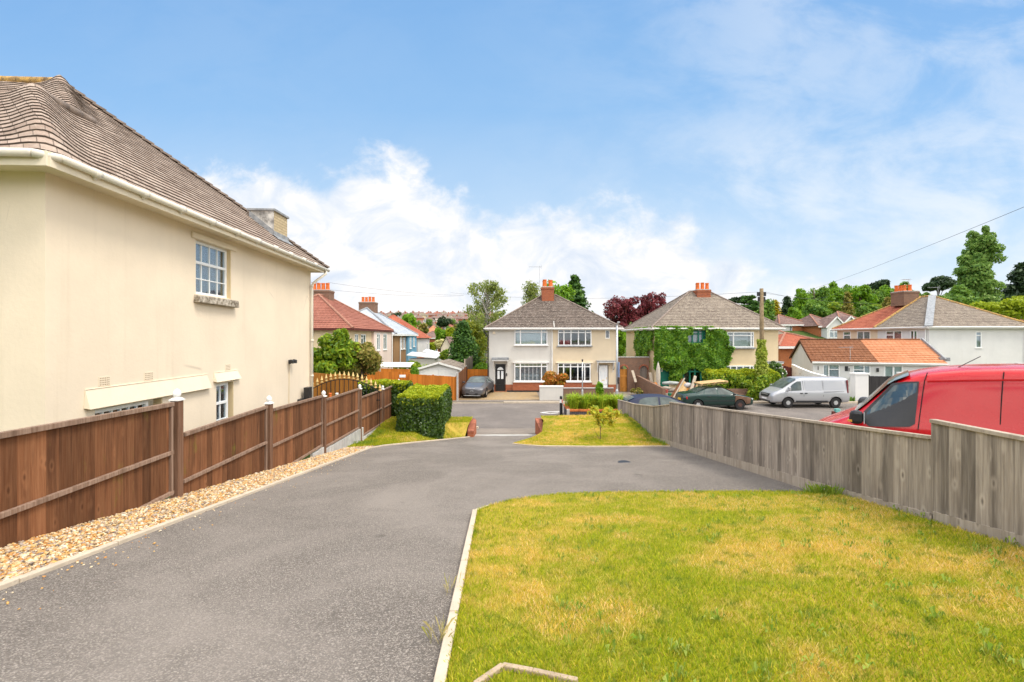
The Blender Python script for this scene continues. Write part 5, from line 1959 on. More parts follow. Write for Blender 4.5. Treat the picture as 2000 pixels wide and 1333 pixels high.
def strap_clump(spots, m, name, hgt, n_each):
    V = []
    for (x, y, z, s) in spots:
        for k in range(n_each):
            a = random.uniform(0, 6.28)
            d = np.array([math.cos(a), math.sin(a), 0])
            sd = np.array([-d[1], d[0], 0])
            L = hgt * s * random.uniform(.6, 1.2)
            w = .018 * random.uniform(.7, 1.4)
            sp_ = random.uniform(.15, .75)
            b = np.array([x + random.gauss(0, .07), y + random.gauss(0, .07), z])
            p1 = b + d * L * sp_ * .35 + np.array([0, 0, L * .62])
            p2 = b + d * L * sp_ * 1.0 + np.array([0, 0, L * (1.0 - sp_ * .55)])
            V += [b - sd * w, b + sd * w, p1 + sd * w * 1.2, p1 - sd * w * 1.2, p1 - sd * w * 1.2, p1 + sd * w * 1.2, p2 + sd * w * .2, p2 - sd * w * .2]
    V = np.array(V)
    return np_mesh(name, V, np.arange(len(V)).reshape(-1, 4), m)


ci = 0
for i in range(5):
    for j in range(2):
        x, y = 3.55 + i * .60 + random.uniform(-.1, .1), 25.75 + j * .75 + random.uniform(-.1, .1)
        me = strap_clump([(random.gauss(0, .13), random.gauss(0, .13), 0, random.uniform(.8, 1.1)) for _ in range(7)], LF['hemero'], 'strappy_plant', .92, 34)
        solo('strappy_plant', 'clump of arching yellow-green strap leaves in the brick planter', 'plant', me, None, (x, y, zt + .03), group='strap-leaved plants in the brick planter')
P, Nn = shell((5.05, 26.6, -2.95), (.22, .2, .42), 420, .1)
o = (5.05, 26.6, zt)
solo('leafy_plant', 'taller bright green leafy plant standing above the strap leaves in the planter', 'plant', leaf_mesh('leafy_plant', P - np.array(o), Nn, .10, LF['bright'], 1.8), None, o)
# variegated low plant at the planter corner by the fence
P, Nn = shell((5.08, 24.2, -4.0), (.32, .4, .42), 500, .1)
o = (5.08, 24.2, -4.46)
solo('low_shrub', 'low yellow shrub squeezed between the planter and the end of the grey fence', 'shrub', leaf_mesh('low_shrub', P - np.array(o), Nn, .09, LF['lime'], 1.5), None, o)

# brick flank walls of the drive mouth, with the low walls behind the pavement
def brick_flank(label, a, b, w, za, zb, side, front):
    """a near, b far"""
    T = Thing('brick_edge_wall', label, 'wall', (a[0], a[1], -4.2))
    mb, cp = MB(), MB()
    s = w * side
    x = lambda t: a[0] + (b[0] - a[0]) * t
    q = [(a[0], a[1]), (a[0] + s, a[1]), (b[0] + s, b[1]), (b[0], b[1])]
    if side < 0:
        q.reverse()
        zz_ = [zb, zb, za, za]
    else:
        zz_ = [za, za, zb, zb]
    mb.hexa([(p[0], p[1], -4.6) for p in q] + [(p[0], p[1], z - .07) for p, z in zip(q, zz_)])
    n_ = max(3, int((b[1] - a[1]) / .115))
    for i in range(n_):
        y0, y1 = a[1] + (b[1] - a[1]) * i / n_, a[1] + (b[1] - a[1]) * (i + .93) / n_
        t0, t1 = i / n_, (i + .93) / n_
        z0, z1 = za + (zb - za) * t0, za + (zb - za) * t1
        xa_, xb_ = sorted((0, s))
        cp.hexa([(x(t0) + xa_ - .01, y0, z0 - .068), (x(t0) + xb_ + .01, y0, z0 - .068), (x(t1) + xb_ + .01, y1, z1 - .068), (x(t1) + xa_ - .01, y1, z1 - .068),
                 (x(t0) + xa_ - .01, y0, z0), (x(t0) + xb_ + .01, y0, z0), (x(t1) + xb_ + .01, y1, z1), (x(t1) + xa_ - .01, y1, z1)])
    # return along the pavement
    (fx0, fx1) = front
    mb.box(min(fx0, fx1), 20.22, -4.6, max(fx0, fx1), 20.44, zb - .07)
    k = int(abs(fx1 - fx0) / .115)
    for i in range(k):
        xx = min(fx0, fx1) + i * .115
        cp.box(xx, 20.20, zb - .068, xx + .107, 20.46, zb)
    T.part('brickwork', mb, M['brick'], world=True)
    T.part('coping', cp, M['brickcap'], world=True, bevel=.006)


brick_flank('low red brick edging wall holding up the lawn on the right of the drive mouth', (1.18, 18.6), (1.03, 20.2), .24, -3.77, -3.56, 1, (1.03, 5.0))
brick_flank('low red brick edging wall holding up the lawn on the left of the drive mouth', (-1.55, 18.6), (-1.58, 20.2), .24, -3.77, -3.58, -1, (-5.2, -1.58))

# sapling
sp0 = (2.93, 15.3, float(lawn2(2.93, 15.3)))
T = Thing('sapling', 'young yellow-green sapling alone on the small dry lawn', 'tree', sp0)
tb = MB()
tips = []
for k in range(11):
    a = random.uniform(0, 6.28)
    r = random.uniform(.12, .42)
    tips.append((.14 + r * math.cos(a), r * math.sin(a) * .8, random.uniform(.5, .97)))
limbs(tb, (0, 0, -.02), (.03, 0, .82), .012, tips, .003)
tb.tube([(-.02, 0, 0), (-.18, .02, .3), (-.16, .03, .62)], [.008, .006, .004], 5)
T.part('trunk', tb, M['bark'])
P = np.concatenate([np.array(t) + rng.normal(0, .075, (42, 3)) for t in tips])
T.part('crown', leaf_mesh('crown', P, np.tile([[0, -.3, 1.0]], (len(P), 1)), .075, LF['sapling'], 2.1, .3, .7), LF['sapling'])


# ------------------------------------------------------------------ hedges
def hedge(name, label, x0, x1, y0, y1, zb, z_near, z_far, size, n, m_side, m_top, r=.25, bulge=.06):
    T = Thing(name, label, 'hedge', ((x0 + x1) / 2, (y0 + y1) / 2, zb))
    core = MB()
    e = .14
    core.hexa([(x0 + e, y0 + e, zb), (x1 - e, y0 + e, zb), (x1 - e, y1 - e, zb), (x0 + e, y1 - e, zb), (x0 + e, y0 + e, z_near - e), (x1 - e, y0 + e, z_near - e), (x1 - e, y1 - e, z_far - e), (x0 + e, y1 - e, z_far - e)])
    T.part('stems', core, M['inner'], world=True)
    H = (z_near + z_far) / 2 - zb
    areas = {'f': (x1 - x0) * H, 'l': (y1 - y0) * H, 'r': (y1 - y0) * H, 't': (x1 - x0) * (y1 - y0), 'b': (x1 - x0) * H}
    tot = sum(areas.values())

    def ptsof(side, n_):
        s, t = rng.uniform(0, 1, n_), rng.uniform(0, 1, n_)
        X = x0 + (x1 - x0) * s
        Yv = y0 + (y1 - y0) * (t if side == 't' else s)
        zt_ = z_near + (z_far - z_near) * ((Yv - y0) / (y1 - y0))
        Z = zb + (zt_ - zb) * t
        if side == 'f':
            P, N_ = np.stack([X, np.full(n_, y0), zb + (z_near - zb) * t], 1), (0, -1, .1)
        elif side == 'b':
            P, N_ = np.stack([X, np.full(n_, y1), zb + (z_far - zb) * t], 1), (0, 1, .1)
        elif side == 'l':
            P, N_ = np.stack([np.full(n_, x0), Yv, Z], 1), (-1, 0, .1)
        elif side == 'r':
            P, N_ = np.stack([np.full(n_, x1), Yv, Z], 1), (1, 0, .1)
        else:
            P, N_ = np.stack([X, Yv, zt_], 1), (0, 0, 1)
        # round the corners in plan and at the top
        cx_, cy_ = np.clip(P[:, 0], x0 + r, x1 - r), np.clip(P[:, 1], y0 + r, y1 - r)
        ztt = z_near + (z_far - z_near) * ((P[:, 1] - y0) / (y1 - y0))
        cz_ = np.minimum(P[:, 2], ztt - r)
        c = np.stack([cx_, cy_, cz_], 1)
        d = P - c
        l = np.linalg.norm(d, axis=1, keepdims=True)
        P = np.where(l > r, c + d / (l + 1e-9) * r, P)
        w = bulge * (np.sin(P[:, 0] * 4.1 + P[:, 2] * 3) + np.sin(P[:, 1] * 3.3 + P[:, 2] * 4.7) + np.sin(P[:, 0] * 9 + P[:, 1] * 7)) / 2
        Nv = np.tile(np.array([N_], float), (n_, 1))
        P = P + Nv * (w[:, None] - rng.exponential(.05, (n_, 1)))
        return P, Nv

    Ps, Ns = [], []
    for s in 'flrb':
        p, q_ = ptsof(s, int(n * areas[s] / tot))
        Ps.append(p)
        Ns.append(q_)
    base = np.array([(x0 + x1) / 2, (y0 + y1) / 2, zb])
    T.part('foliage', leaf_mesh('foliage', np.concatenate(Ps) - base, np.concatenate(Ns), size, m_side, 1.5, 0, .9), m_side)
    p, q_ = ptsof('t', int(n * areas['t'] / tot * 1.8))
    p2, q2 = ptsof('f', int(n * areas['f'] / tot * .3))
    k = p2[:, 2] > z_near - .30
    p = np.concatenate([p, p2[k]])
    q_ = np.concatenate([q_, q2[k]])
    T.part('top_foliage', leaf_mesh('top_foliage', p - base, q_, size * .9, m_top, 1.6, 0, .8), m_top)  # leaves along the top take the brighter yellow-green mix
    return T


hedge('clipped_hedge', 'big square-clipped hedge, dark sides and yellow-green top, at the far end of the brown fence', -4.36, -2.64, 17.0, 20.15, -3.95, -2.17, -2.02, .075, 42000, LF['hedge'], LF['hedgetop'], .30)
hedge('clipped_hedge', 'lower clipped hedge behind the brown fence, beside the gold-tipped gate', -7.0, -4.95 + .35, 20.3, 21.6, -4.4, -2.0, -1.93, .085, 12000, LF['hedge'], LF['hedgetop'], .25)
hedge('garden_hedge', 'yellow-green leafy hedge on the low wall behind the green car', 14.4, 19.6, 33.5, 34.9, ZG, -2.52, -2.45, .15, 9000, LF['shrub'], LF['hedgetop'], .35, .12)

# ------------------------------------------------------------------ gate by the big house
T = Thing('iron_gate', 'black iron bar gate with an arched row of gold spearheads, beside the cream house', 'gate', (-6.5, 17.7, -3.9))
gy_ = 17.7
gx_l, gx_r = W(611, 700, gy_).x, W(742, 700, gy_).x
nb = 16
arc = lambda t: -1.30 - .42 * (2 * t - .92) ** 2 if t < .95 else -1.30 - .42 * (2 * t - .92) ** 2
bm_, sp_ = MB(), MB()
pr = None
for i in range(nb):
    t = i / (nb - 1)
    x = gx_l + (gx_r - gx_l) * t
    zt_ = arc(t) - .30
    bm_.beam((x, gy_, -4.0), (x, gy_, zt_ + .02), .022, .022, (0, 1, 0))
    if pr:
        bm_.beam(pr, (x, gy_, zt_), .02, .03)
    pr = (x, gy_, zt_)
    z = zt_ + .03
    sp_.lathe([(.012, 0), (.03, .03), (.018, .06), (.02, .08), (.052, .13), (.03, .2), (.004, .29)], (x, gy_, z), 8)
    for s in (-1, 1):
        sp_.prism([(x + s * .01, gy_, z + .05), (x + s * .055, gy_, z - .0), (x + s * .06, gy_, z + .05), (x + s * .02, gy_, z + .10)], (0, .012, 0))
for z in (-3.7, -2.4):
    bm_.beam((gx_l, gy_, z), (gx_r, gy_, z), .03, .03)
bg_ = T.part('bars', bm_, M['darkmetal'], world=True)
T.part('spearheads', sp_, M['gold'], world=True)
T = Thing('wooden_gate', 'honey-brown arched board gate behind the gold-tipped iron bars', 'gate', (-7, 18.1, -3.9))
gm = MB()
yb = 18.1
xl, xr_ = W(606, 700, yb).x - .6, W(698, 700, yb).x
k = 17
for i in range(k):
    x0 = xl + (xr_ - xl) * i / k
    x1 = xl + (xr_ - xl) * (i + 1) / k - .012
    px = CX + x0 / yb * FPX
    z = (660 - np.interp(px, [560, 606, 640, 665, 700], [752, 728, 731, 731.5, 740])) / FPX * yb
    gm.box(x0, yb, -4.1, x1, yb + .03, z)
T.part('boards', gm, M['gatewood'], world=True)
T.part('ledge', MB().box(xl, yb + .03, -2.2, xr_, yb + .07, -2.08).box(xl, yb + .03, -3.6, xr_, yb + .07, -3.48), M['gatewood'], world=True)
for px in (645, 658):
    p = W(px, 770, 16.6)
    solo('pipe_stub', 'short brown pipe end showing above the brown fence before the gate' if px == 645 else 'pale pipe end showing above the brown fence, nearer the clipped hedge', 'pipe', MB().lathe([(.05, -.9), (.05, -.02), (.06, 0), (.04, .02)], p + Vector((0, 0, .02)), 12), M['terracotta' if px == 645 else 'white'], (p.x, p.y, p.z - .9))


# ------------------------------------------------------------------ orange fences
def board_fence(name, label, p, q, zt0, zt1, zb, mt='orangewood', bw=.12, post=None, nposts=2, group=None, cap=False):
    p, q = Vector(p), Vector(q)
    T = Thing(name, label, 'fence', (p.x, p.y, zb), 0, group)
    d = (q - p)
    L = d.length
    d = d / L
    s = Vector((d.y, -d.x))
    mb = MB()
    k = int(L / bw)
    for i in range(k):
        a, b = p + d * (L * i / k), p + d * (L * (i + 1) / k + .008)
        t = i / k
        z = zt0 + (zt1 - zt0) * t + random.uniform(-.008, .008)
        o = .008 if i % 2 else 0
        A_, B_ = a + s * o, b + s * o
        A2, B2 = a + s * (o - .02), b + s * (o - .02)
        mb.hexa([(A_.x, A_.y, zb), (B_.x, B_.y, zb), (B2.x, B2.y, zb), (A2.x, A2.y, zb), (A_.x, A_.y, z), (B_.x, B_.y, z), (B2.x, B2.y, z), (A2.x, A2.y, z)])
    T.part('boards', mb, M[mt])if False else T.part('boards', mb, M[mt], world=True)
    for i in range(nposts):
        a = p + d * (L * i / max(1, nposts - 1)) - s * .06
        z = zt0 + (zt1 - zt0) * i / max(1, nposts - 1) + .05
        T.part('post', MB().box(a.x - .05, a.y - .05, zb - .2, a.x + .05, a.y + .05, z), M[post or mt], world=True, bevel=.006)
    return T


a, b = W(838, 731.5, 32.75), W(891, 735.5, 32.75)
board_fence('board_fence', 'orange stained board fence along the far pavement, left of the grey car', (W(800, 0, 32.75).x, 32.75), (b.x, 32.75), a.z + .02, b.z - .03, -4.5, nposts=3)
board_fence('board_fence', 'orange board fence panel further left on the far pavement, behind the low clipped hedge', (W(700, 0, 32.9).x - 3, 32.9), (W(799, 0, 32.9).x, 32.9), -2.38, -2.45, -4.5, nposts=4)
board_fence('board_fence', 'brown-orange fence running back beside the grey car', (-3.88, 32.85), (-3.75, 38.3), -2.60, -2.35, -4.5, 'brownwood', .14, 'block', 4)
board_fence('board_fence', 'orange fence panel behind the grey car, joining the white house wall', (-3.72, 38.5), (-1.95, 38.5), W(0, 721.5, 38.5).z, W(0, 722, 38.5).z, -4.4, nposts=2, post='redshed')
board_fence('board_fence', 'short orange fence in front of the white lean-to roof', (W(744, 0, 40).x, 40), (W(811, 0, 40).x, 40), W(0, 720, 40).z, W(0, 722, 40).z, -4.5, nposts=3, post='concrete')
nb_ = Thing('notice_board', 'small white notice plate standing above the orange fence', 'sign', W(786, 740, 32.6))
nb_.part('plate', MB().box(-.22, 0, .08, .22, .03, .27), M['upvc'], bevel=.01)
nb_.part('post', MB().box(-.03, .03, -1.7, .03, .08, .2), M['orangewood'])
# weathered grey fence beside the conifer
board_fence('plank_fence', 'bare grey plank fence beside the dark green conifer', (W(909, 0, 41).x, 41), (W(926, 0, 47).x, 47), -1.95, -1.75, -4.6, 'greydoor', .16, 'concrete', 3)
solo('concrete_post', 'pale concrete fence post at the end of the orange fence beside the grey car', 'post', MB().box(-3.93, 32.62, -4.6, -3.80, 32.72, -2.5).prism([(-3.93, 32.62, -2.5), (-3.80, 32.62, -2.5), (-3.865, 32.62, -2.42)], (0, .1, 0)), M['block'], (-3.87, 32.67, -4.5), bevel=.006)

# ------------------------------------------------------------------ garage and lean-to roofs
GY = 38.2
T = Thing('garage', 'small white garage with a low mottled gable roof behind the orange fence', 'garage', (W(857, 0, GY).x, GY, -4.5))
ga, gb_ = W(818, 719, GY), W(895.5, 719, GY)
hw_ = (gb_.x - ga.x) / 2
ze_, za_ = W(0, 719.5, GY).z + 4.5, W(0, 709.0, GY).z + 4.5
T.part('wall', MB().prism([(-hw_, 0, -.2), (hw_, 0, -.2), (hw_, 0, ze_), (0, 0, za_ - .08), (-hw_, 0, ze_)], (0, 5.6, 0)), M['purewhite'])
rfm = MB()
rfm.roof((hw_ + .28, -.2, ze_ - .08), (hw_ + .28, 5.9, ze_ - .08), (0, 5.9, za_ + .05), (0, -.2, za_ + .05), .4, .03)
rfm.roof((-hw_ - .28, 5.9, ze_ - .08), (-hw_ - .28, -.2, ze_ - .08), (0, -.2, za_ + .05), (0, 5.9, za_ + .05), .4, .03)
T.part('roof', rfm, M['roofgrey2'])
bgm = MB()
bgm.beam((-hw_ - .3, -.22, ze_ - .12), (0, -.22, za_ + .0), .03, .16, (0, 0, 1))
bgm.beam((hw_ + .3, -.22, ze_ - .12), (0.0, -.22, za_ + .0), .03, .16, (0, 0, 1))
T.part('bargeboard', bgm, M['white'])
for s in (-1, 1):
    dm = MB()
    x0, x1 = (.02, hw_ - .12) if s > 0 else (-hw_ + .12, -.02)
    dm.box(x0, -.03, 0, x1, -.003, ze_ - .12)
    T.part('door', dm, M['white'], bevel=.004)
T.part('lintel', MB().box(-hw_, -.02, ze_ - .10, hw_, -.004, ze_ - .04), M['upvc'])
T = Thing('lean_to', 'long white lean-to roof on posts behind the short orange fence', 'shelter', (W(772, 0, 43).x, 43, -4.6))
a, b = W(742, 709, 43), W(806, 710, 43)
x0, x1 = a.x - (a.x + b.x) / 2, b.x - (a.x + b.x) / 2
T.part('roof', MB().hexa([(x0, -.8, 1.94), (x1, -.8, 1.92), (x1, 1.2, 2.18), (x0, 1.2, 2.2), (x0, -.8, 2.0), (x1, -.8, 1.98), (x1, 1.2, 2.24), (x0, 1.2, 2.26)]), M['upvc'])
T.part('gutter', MB().tube([(x0 - .1, -.86, 1.95), (x1 + .1, -.86, 1.93)], .06, 8), M['white'])
for i in range(4):
    x = x0 + .2 + (x1 - x0 - .4) * i / 3
    T.part('post', MB().box(x - .05, -.7, 0, x + .05, -.6, 1.95), M['white'])
T.part('brace', MB().beam((x1 - .2, -.65, 1.9), (x1 - .7, -.65, 1.3), .05, .05, (0, 1, 0)), M['white'])
for (pa, pb, Yd, lab) in (((795, 691, 52), (853, 697, 52), 52, 'flat white outbuilding roof below the blue house'), ((826, 684.5, 60), (860, 693, 60), 60, 'sloping white shed roof below the red brick and white house')):
    a, b = W(pa[0], pa[1] + 2, Yd), W(pb[0], pb[1] + 2, Yd)
    T = Thing('outbuilding', lab, 'outbuilding', ((a.x + b.x) / 2, Yd, -5))
    T.part('wall', MB().box(a.x + .2, Yd, -5.2, b.x - .2, Yd + 2.4, min(a.z, b.z) - .15), M['housewhite'], world=True)
    T.part('roof', MB().hexa([(a.x, Yd - .2, a.z - .1), (b.x, Yd - .2, b.z - .1), (b.x, Yd + 2.6, b.z + .15), (a.x, Yd + 2.6, a.z + .15), (a.x, Yd - .2, a.z), (b.x, Yd - .2, b.z), (b.x, Yd + 2.6, b.z + .25), (a.x, Yd + 2.6, a.z + .25)]), M['upvc'], world=True)

# ------------------------------------------------------------------ the row of houses running away on the left
def row_house(label, y0, y1, zg, ze, zr, walls, roofmats, ridge, pots_y, xr=-13.0, depth=9.0, split=None, bay=None, gutter='white'):
    T = Thing('row_house', label, 'house', (xr, y0, zg))
    L = y1 - y0
    Fx = Fr((0, 0, 0), (0, 1, 0))
    Ff = Fr((-depth, 0, 0), (1, 0, 0))
    E = ze - zg
    return T, Fx, Ff, L, E


# brown roof
T = Thing('row_house', 'beige house with a brown-red tiled hip roof, left of the row behind the big shrub', 'house', (-13.0, 37.0, -4.6))
L, E, D = 11.75, 5.35, 9.0
Fx, Ff = Fr((0, 0, 0), (0, 1, 0)), Fr((-D, 0, 0), (1, 0, 0))
wz = (E - 1.75, E - .45)
hol = [(1.05, 1.9, *wz), (2.6, 3.9, *wz)]
hol2 = [(6.4, 7.5, E - 1.95, E - .35), (8.6, 9.9, E - 1.95, E - .35)]
T.part('wall', MB().wall(Fx, 0, 5.6, -.5, E, hol, .1).wall(Ff, 0, D, -.5, E), M['sand'])
T.part('wall', MB().wall(Fr((0, L, 0), (-1, 0, 0)), 0, D, -.5, E), M['sand'])
T.part('wall', MB().wall(Fr((.25, 0, 0), (0, 1, 0)), 5.6, L, -.5, E, hol2, .1).wall(Fr((0, 5.6, 0), (1, 0, 0)), 0, .25, -.5, E), M['pink'], label='pinkish right half')
for h in hol:
    window(T, Fx, *h, .02, (.5,), {0: (.75,)}, None, None, ('net', [(0, 1, 0)]), .09, .1, (.05, .06, .06, 'white'))
F3 = Fr((.25, 0, 0), (0, 1, 0))
for h in hol2:
    window(T, F3, *h, .02, (.5,), {0: (.75,)}, None, None, ('net', [(0, 1, 0)]), .09, .1, (.05, .06, .06, 'white'))
T.part('downpipe', MB().tube([(.35, L - .1, E), (.35, L - .1, -.3)], .06, 8), M['white'])
rm_ = MB()
ov = .35
A, B, C, Dp = (-D - ov, -ov, E), (ov, -ov, E), (ov, L + ov, E), (-D - ov, L + ov, E)
P, Q = (-D / 2, 4.7, 8.45), (-D / 2, L - 4.7, 8.45)
rm_.roof(B, C, Q, P, .3, .035)
rm_.roof(A, B, P, P, .3, .035)
rm_.roof(C, Dp, Q, Q, .3)
rm_.roof(Dp, A, P, Q, .3)
ro = T.part('roof', rm_, M['roofbrown'])
hm = MB()
for (a, b) in ((B, P), (P, Q), (Q, C), (A, P)):
    hm.tube([Vector(a) + Vector((0, 0, .04)), Vector(b) + Vector((0, 0, .05))], .10, 8)
T.part('hip_tiles', hm, M['ridgebrown'], ro)
T.part('fascia', MB().box(ov - .02, -ov, E - .16, ov + .06, L + ov, E - .01).box(-D - ov, -ov - .06, E - .16, ov, -ov + .02, E - .01), M['redshed'])
c3x = W(629, 0, 43.4).x + 13.0
chimney(T, ro, c3x - .95, c3x + .95, 5.6, 6.9, 7.9, 8.95 + .1, 'oldbrick', [(.18, .4), (.40, .4), (.62, .4), (.84, .4)], .19, .65)
aerial('aerial', 'thin roof aerial behind the chimney of the beige house', (W(615, 0, 44).x, 44.2, 4.2), 1.2, R(150), .7)

# silver roof
T = Thing('row_house', 'house with a silver-grey slate roof, brown left half and sky-blue right half', 'house', (-13.0, 50.8, -4.9))
L, E, D = 10.8, 5.30, 9.0
hol = [(2.9, 3.7, E - 1.75, E - .4), (4.2, 5.2, E - 1.75, E - .4)]
holb = [(6.6, 7.5, E - 1.75, E - .4), (8.6, 9.5, E - 1.55, E - .4)]
T.part('wall', MB().wall(Fx, 0, 5.7, -.5, E, hol, .1).wall(Ff, 0, D, -.5, E).wall(Fr((0, L, 0), (-1, 0, 0)), 0, D, -.5, E), M['pebble'])
T.part('wall', MB().wall(F3, 5.7, L, -.5, E, holb, .1).wall(Fr((0, 5.7, 0), (1, 0, 0)), 0, .25, -.5, E), M['blue'], label='sky-blue right half')
for h in hol:
    window(T, Fx, *h, .03, (.5,), {0: (.75,)}, None, None, ('net', [(0, 1, 0)]), .1, .1, (.08, .08, .08, 'white'))
for h in holb:
    window(T, F3, *h, .03, (.5,), {0: (.75,)}, None, None, ('net', [(0, 1, 0)]), .1, .1, (.08, .08, .08, 'white'))
T.part('downpipe', MB().tube([(.3, 2.4, E), (.10, 2.4, E - .4), (.10, 2.4, -.3)], .06, 8), M['white'])
rm_ = MB()
A, B, C, Dp = (-D - ov, -ov, E), (ov, -ov, E), (ov, L + ov, E), (-D - ov, L + ov, E)
P, Q = (-D / 2, 4.8, 8.45), (-D / 2, L - 4.8, 8.45)
rm_.roof(B, C, Q, P, .3, .03)
rm_.roof(A, B, P, P, .3, .03)
rm_.roof(C, Dp, Q, Q, .3)
rm_.roof(Dp, A, P, Q, .3)
ro = T.part('roof', rm_, M['roofsilver'])
hm = MB()
for (a, b) in ((B, P), (P, Q), (Q, C), (A, P)):
    hm.tube([Vector(a) + Vector((0, 0, .04)), Vector(b) + Vector((0, 0, .05))], .11, 8)
T.part('hip_tiles', hm, M['lead'], ro)
T.part('fascia', MB().box(ov - .02, -ov, E - .18, ov + .08, L + ov, E - .01).box(-D - ov, -ov - .06, E - .18, ov, -ov + .02, E - .01), M['white'])
c4x = W(717.5, 0, 56).x + 13
chimney(T, ro, c4x - .95, c4x + .95, 4.9, 6.3, 7.7, 9.25, 'oldbrick', [(.18, .4), (.40, .4), (.62, .4), (.84, .4)], .19, .65)

# red brick and white
T = Thing('row_house', 'red brick house with a white upper storey, beyond the blue house', 'house', (-13.0, 63.6, -5.2))
L, E, D = 9.0, 5.15, 9.0
T.part('wall', MB().wall(Fx, 0, L, 2.5, E, [(6.5, 7.4, 3.3, 4.4)], .1).wall(Ff, 0, D, 2.5, E), M['purewhite'])
T.part('brick_wall', MB().wall(Fx, 0, L, -.5, 2.5).wall(Ff, 0, D, -.5, 2.5), M['brick'])
window(T, Fx, 6.5, 7.4, 3.3, 4.4, .03, (.5,), None, None, None, ('net', [(0, 1, 0)]), .1, .1)
rm_ = MB()
A, B, C, Dp = (-D - ov, -ov, E), (ov, -ov, E), (ov, L + ov, E), (-D - ov, L + ov, E)
P, Q = (-D / 2, 4.2, 8.6), (-D / 2, L - 4.2, 8.6)
rm_.roof(B, C, Q, P, .3, .03)
rm_.roof(A, B, P, P, .3, .03)
rm_.roof(Dp, A, P, Q, .3)
rm_.roof(C, Dp, Q, Q, .3)
T.part('roof', rm_, M['roofred'])
T.part('canopy', MB().box(.02, 5.2, 2.0, .7, 7.0, 2.1), M['white'])

# ------------------------------------------------------------------ white semi, far right
ZR = -4.2
T = Thing('white_house', 'white roughcast end of a house pair at the far right, grey and red tiled roofs', 'house', (36.2, 40.0, ZR))
Lf, Ds = 11.3, 8.6
E = 5.15
FW = Fr((0, Lf, 0), (0, -1, 0))       # faces -x; u=0 far end, u=Lf near corner
FSd = Fr((0, 0, 0), (1, 0, 0))        # faces the camera


def uw(px):                           # photo x -> u along the front
    Y = 36.2 * FPX / (px - CX)
    return Lf - (Y - 40.0)


Zw = lambda py, Y: (CY - py) / FPX * Y - ZR
hol = []
for (a, b, t, bt) in ((1647, 1662, 646, 668), (1674, 1700, 646, 669), (1730, 1762, 646, 670), (1778, 1792, 647, 670)):
    hol.append((uw(a), uw(b), E - 1.75, E - .28))
half = uw(1714)
T.part('wall', MB().wall(FW, 0, half, -.6, E, hol[:2], .1), M['housecream'], label='cream far half')
nw = (W(1905.5, 0, 40).x - 36.2, W(1917.5, 0, 40).x - 36.2, Zw(680, 40), Zw(648, 40))
T.part('wall', MB().wall(FW, half, Lf, -.6, E, hol[2:], .1).wall(FSd, 0, Ds, -.6, E, [nw], .1).wall(Fr((Ds, 0, 0), (0, 1, 0)), 0, Lf, -.6, E).wall(Fr((Ds, Lf, 0), (-1, 0, 0)), 0, Ds, -.6, E), M['purewhite'], label='white near half')
for i, h in enumerate(hol):
    window(T, FW, *h, .02, (.5,) if i else (), {0: (.72,)} if i in (0, 2) else None, None, None, ('net' if i < 3 else 'drape', [(0, 1, 0)]), .09, .1)
window(T, FSd, *nw, .0, (), {0: (.76,)}, None, None, ('blind', [(.3, 1, 0)]), .08, .1, (.05, .05, .05, 'white'))
rm_ = MB()
ov = .35
A, B, C, Dp = (-ov, Lf + ov, E), (-ov, -ov, E), (Ds + ov, -ov, E), (Ds + ov, Lf + ov, E)
P, Q = (Ds / 2, Lf - 4.4, 8.2), (Ds / 2, 4.4, 8.2)
rm_ = MB()
sx = (-ov, Lf - half, E)
sr = (Ds / 2, Lf - half, 8.2)
rm_.roof(A, sx, sr, P, .3, .03, 1)
rm_.roof(sx, B, Q, sr, .28, .03)
rm_.roof(B, C, Q, Q, .28, .03)
rm_.roof(C, Dp, P, Q, .28, .03)
rm_.roof(Dp, A, P, P, .3, .03, 1)
ro = T.part('roof', rm_, [M['roofgrey2'], M['roofred']])
hm = MB()
for (a, b) in ((A, P), (P, sr), (sr, Q), (Q, C)):
    hm.tube([Vector(a) + Vector((0, 0, .04)), Vector(b) + Vector((0, 0, .05))], .09, 8)
T.part('hip_tiles', hm, M['ridgemoss'], ro)
T.part('party_ridge', MB().tube([Vector(sx) + Vector((0, 0, .05)), Vector(sr) + Vector((0, 0, .05))], .12, 8), M['ridgemoss'], ro)
T.part('lead_hip', MB().beam(Vector(B) + Vector((0, 0, .08)), Vector(Q) + Vector((0, 0, .10)), .55, .05), M['lead'], ro)
chimney(T, ro, 2.6, 4.1, 5.6, 7.2, 7.4, 8.85, 'oldbrick', [(.2, .2), (.2, .5), (.2, .8), (.65, .3), (.65, .7)], .18, .66)
eaves(T, 0, Ds, 0, Lf, E, .35)
T.part('downpipe', MB().tube([(-.08, .25, E - .2), (-.08, .25, 0)], .05, 8), M['white'])
T.part('downpipe', MB().tube([(Ds - .3, -.45, E - .1), (Ds - .3, -.08, E - .5), (Ds - .3, -.08, 0)], .05, 8).tube([(Ds - 1.2, -.06, 2.0), (Ds - .3, -.06, 1.9)], .04, 6), M['galv'])
aerial('aerial', 'taller roof aerial left of the white house chimney', (W(1775, 0, 47).x, 47.0, 4.0), 2.0, R(190), .9)
aerial('aerial', 'short roof aerial right of the white house chimney pots', (W(1832, 0, 46).x, 46.0, 3.9), 1.2, R(170), .9)
solo('garden_canopy', 'flat green garden canopy showing above the red van roof', 'canopy', MB().box(32.2, 35.6, -2.75, 37.2, 37.4, -2.66).box(32.3, 35.7, -4.6, 32.4, 35.8, -2.75).box(37.0, 35.7, -4.6, 37.1, 35.8, -2.75), mat('green_felt', (.22, .30, .22), .9, .2, 4), (34.5, 36.5, -4.6))

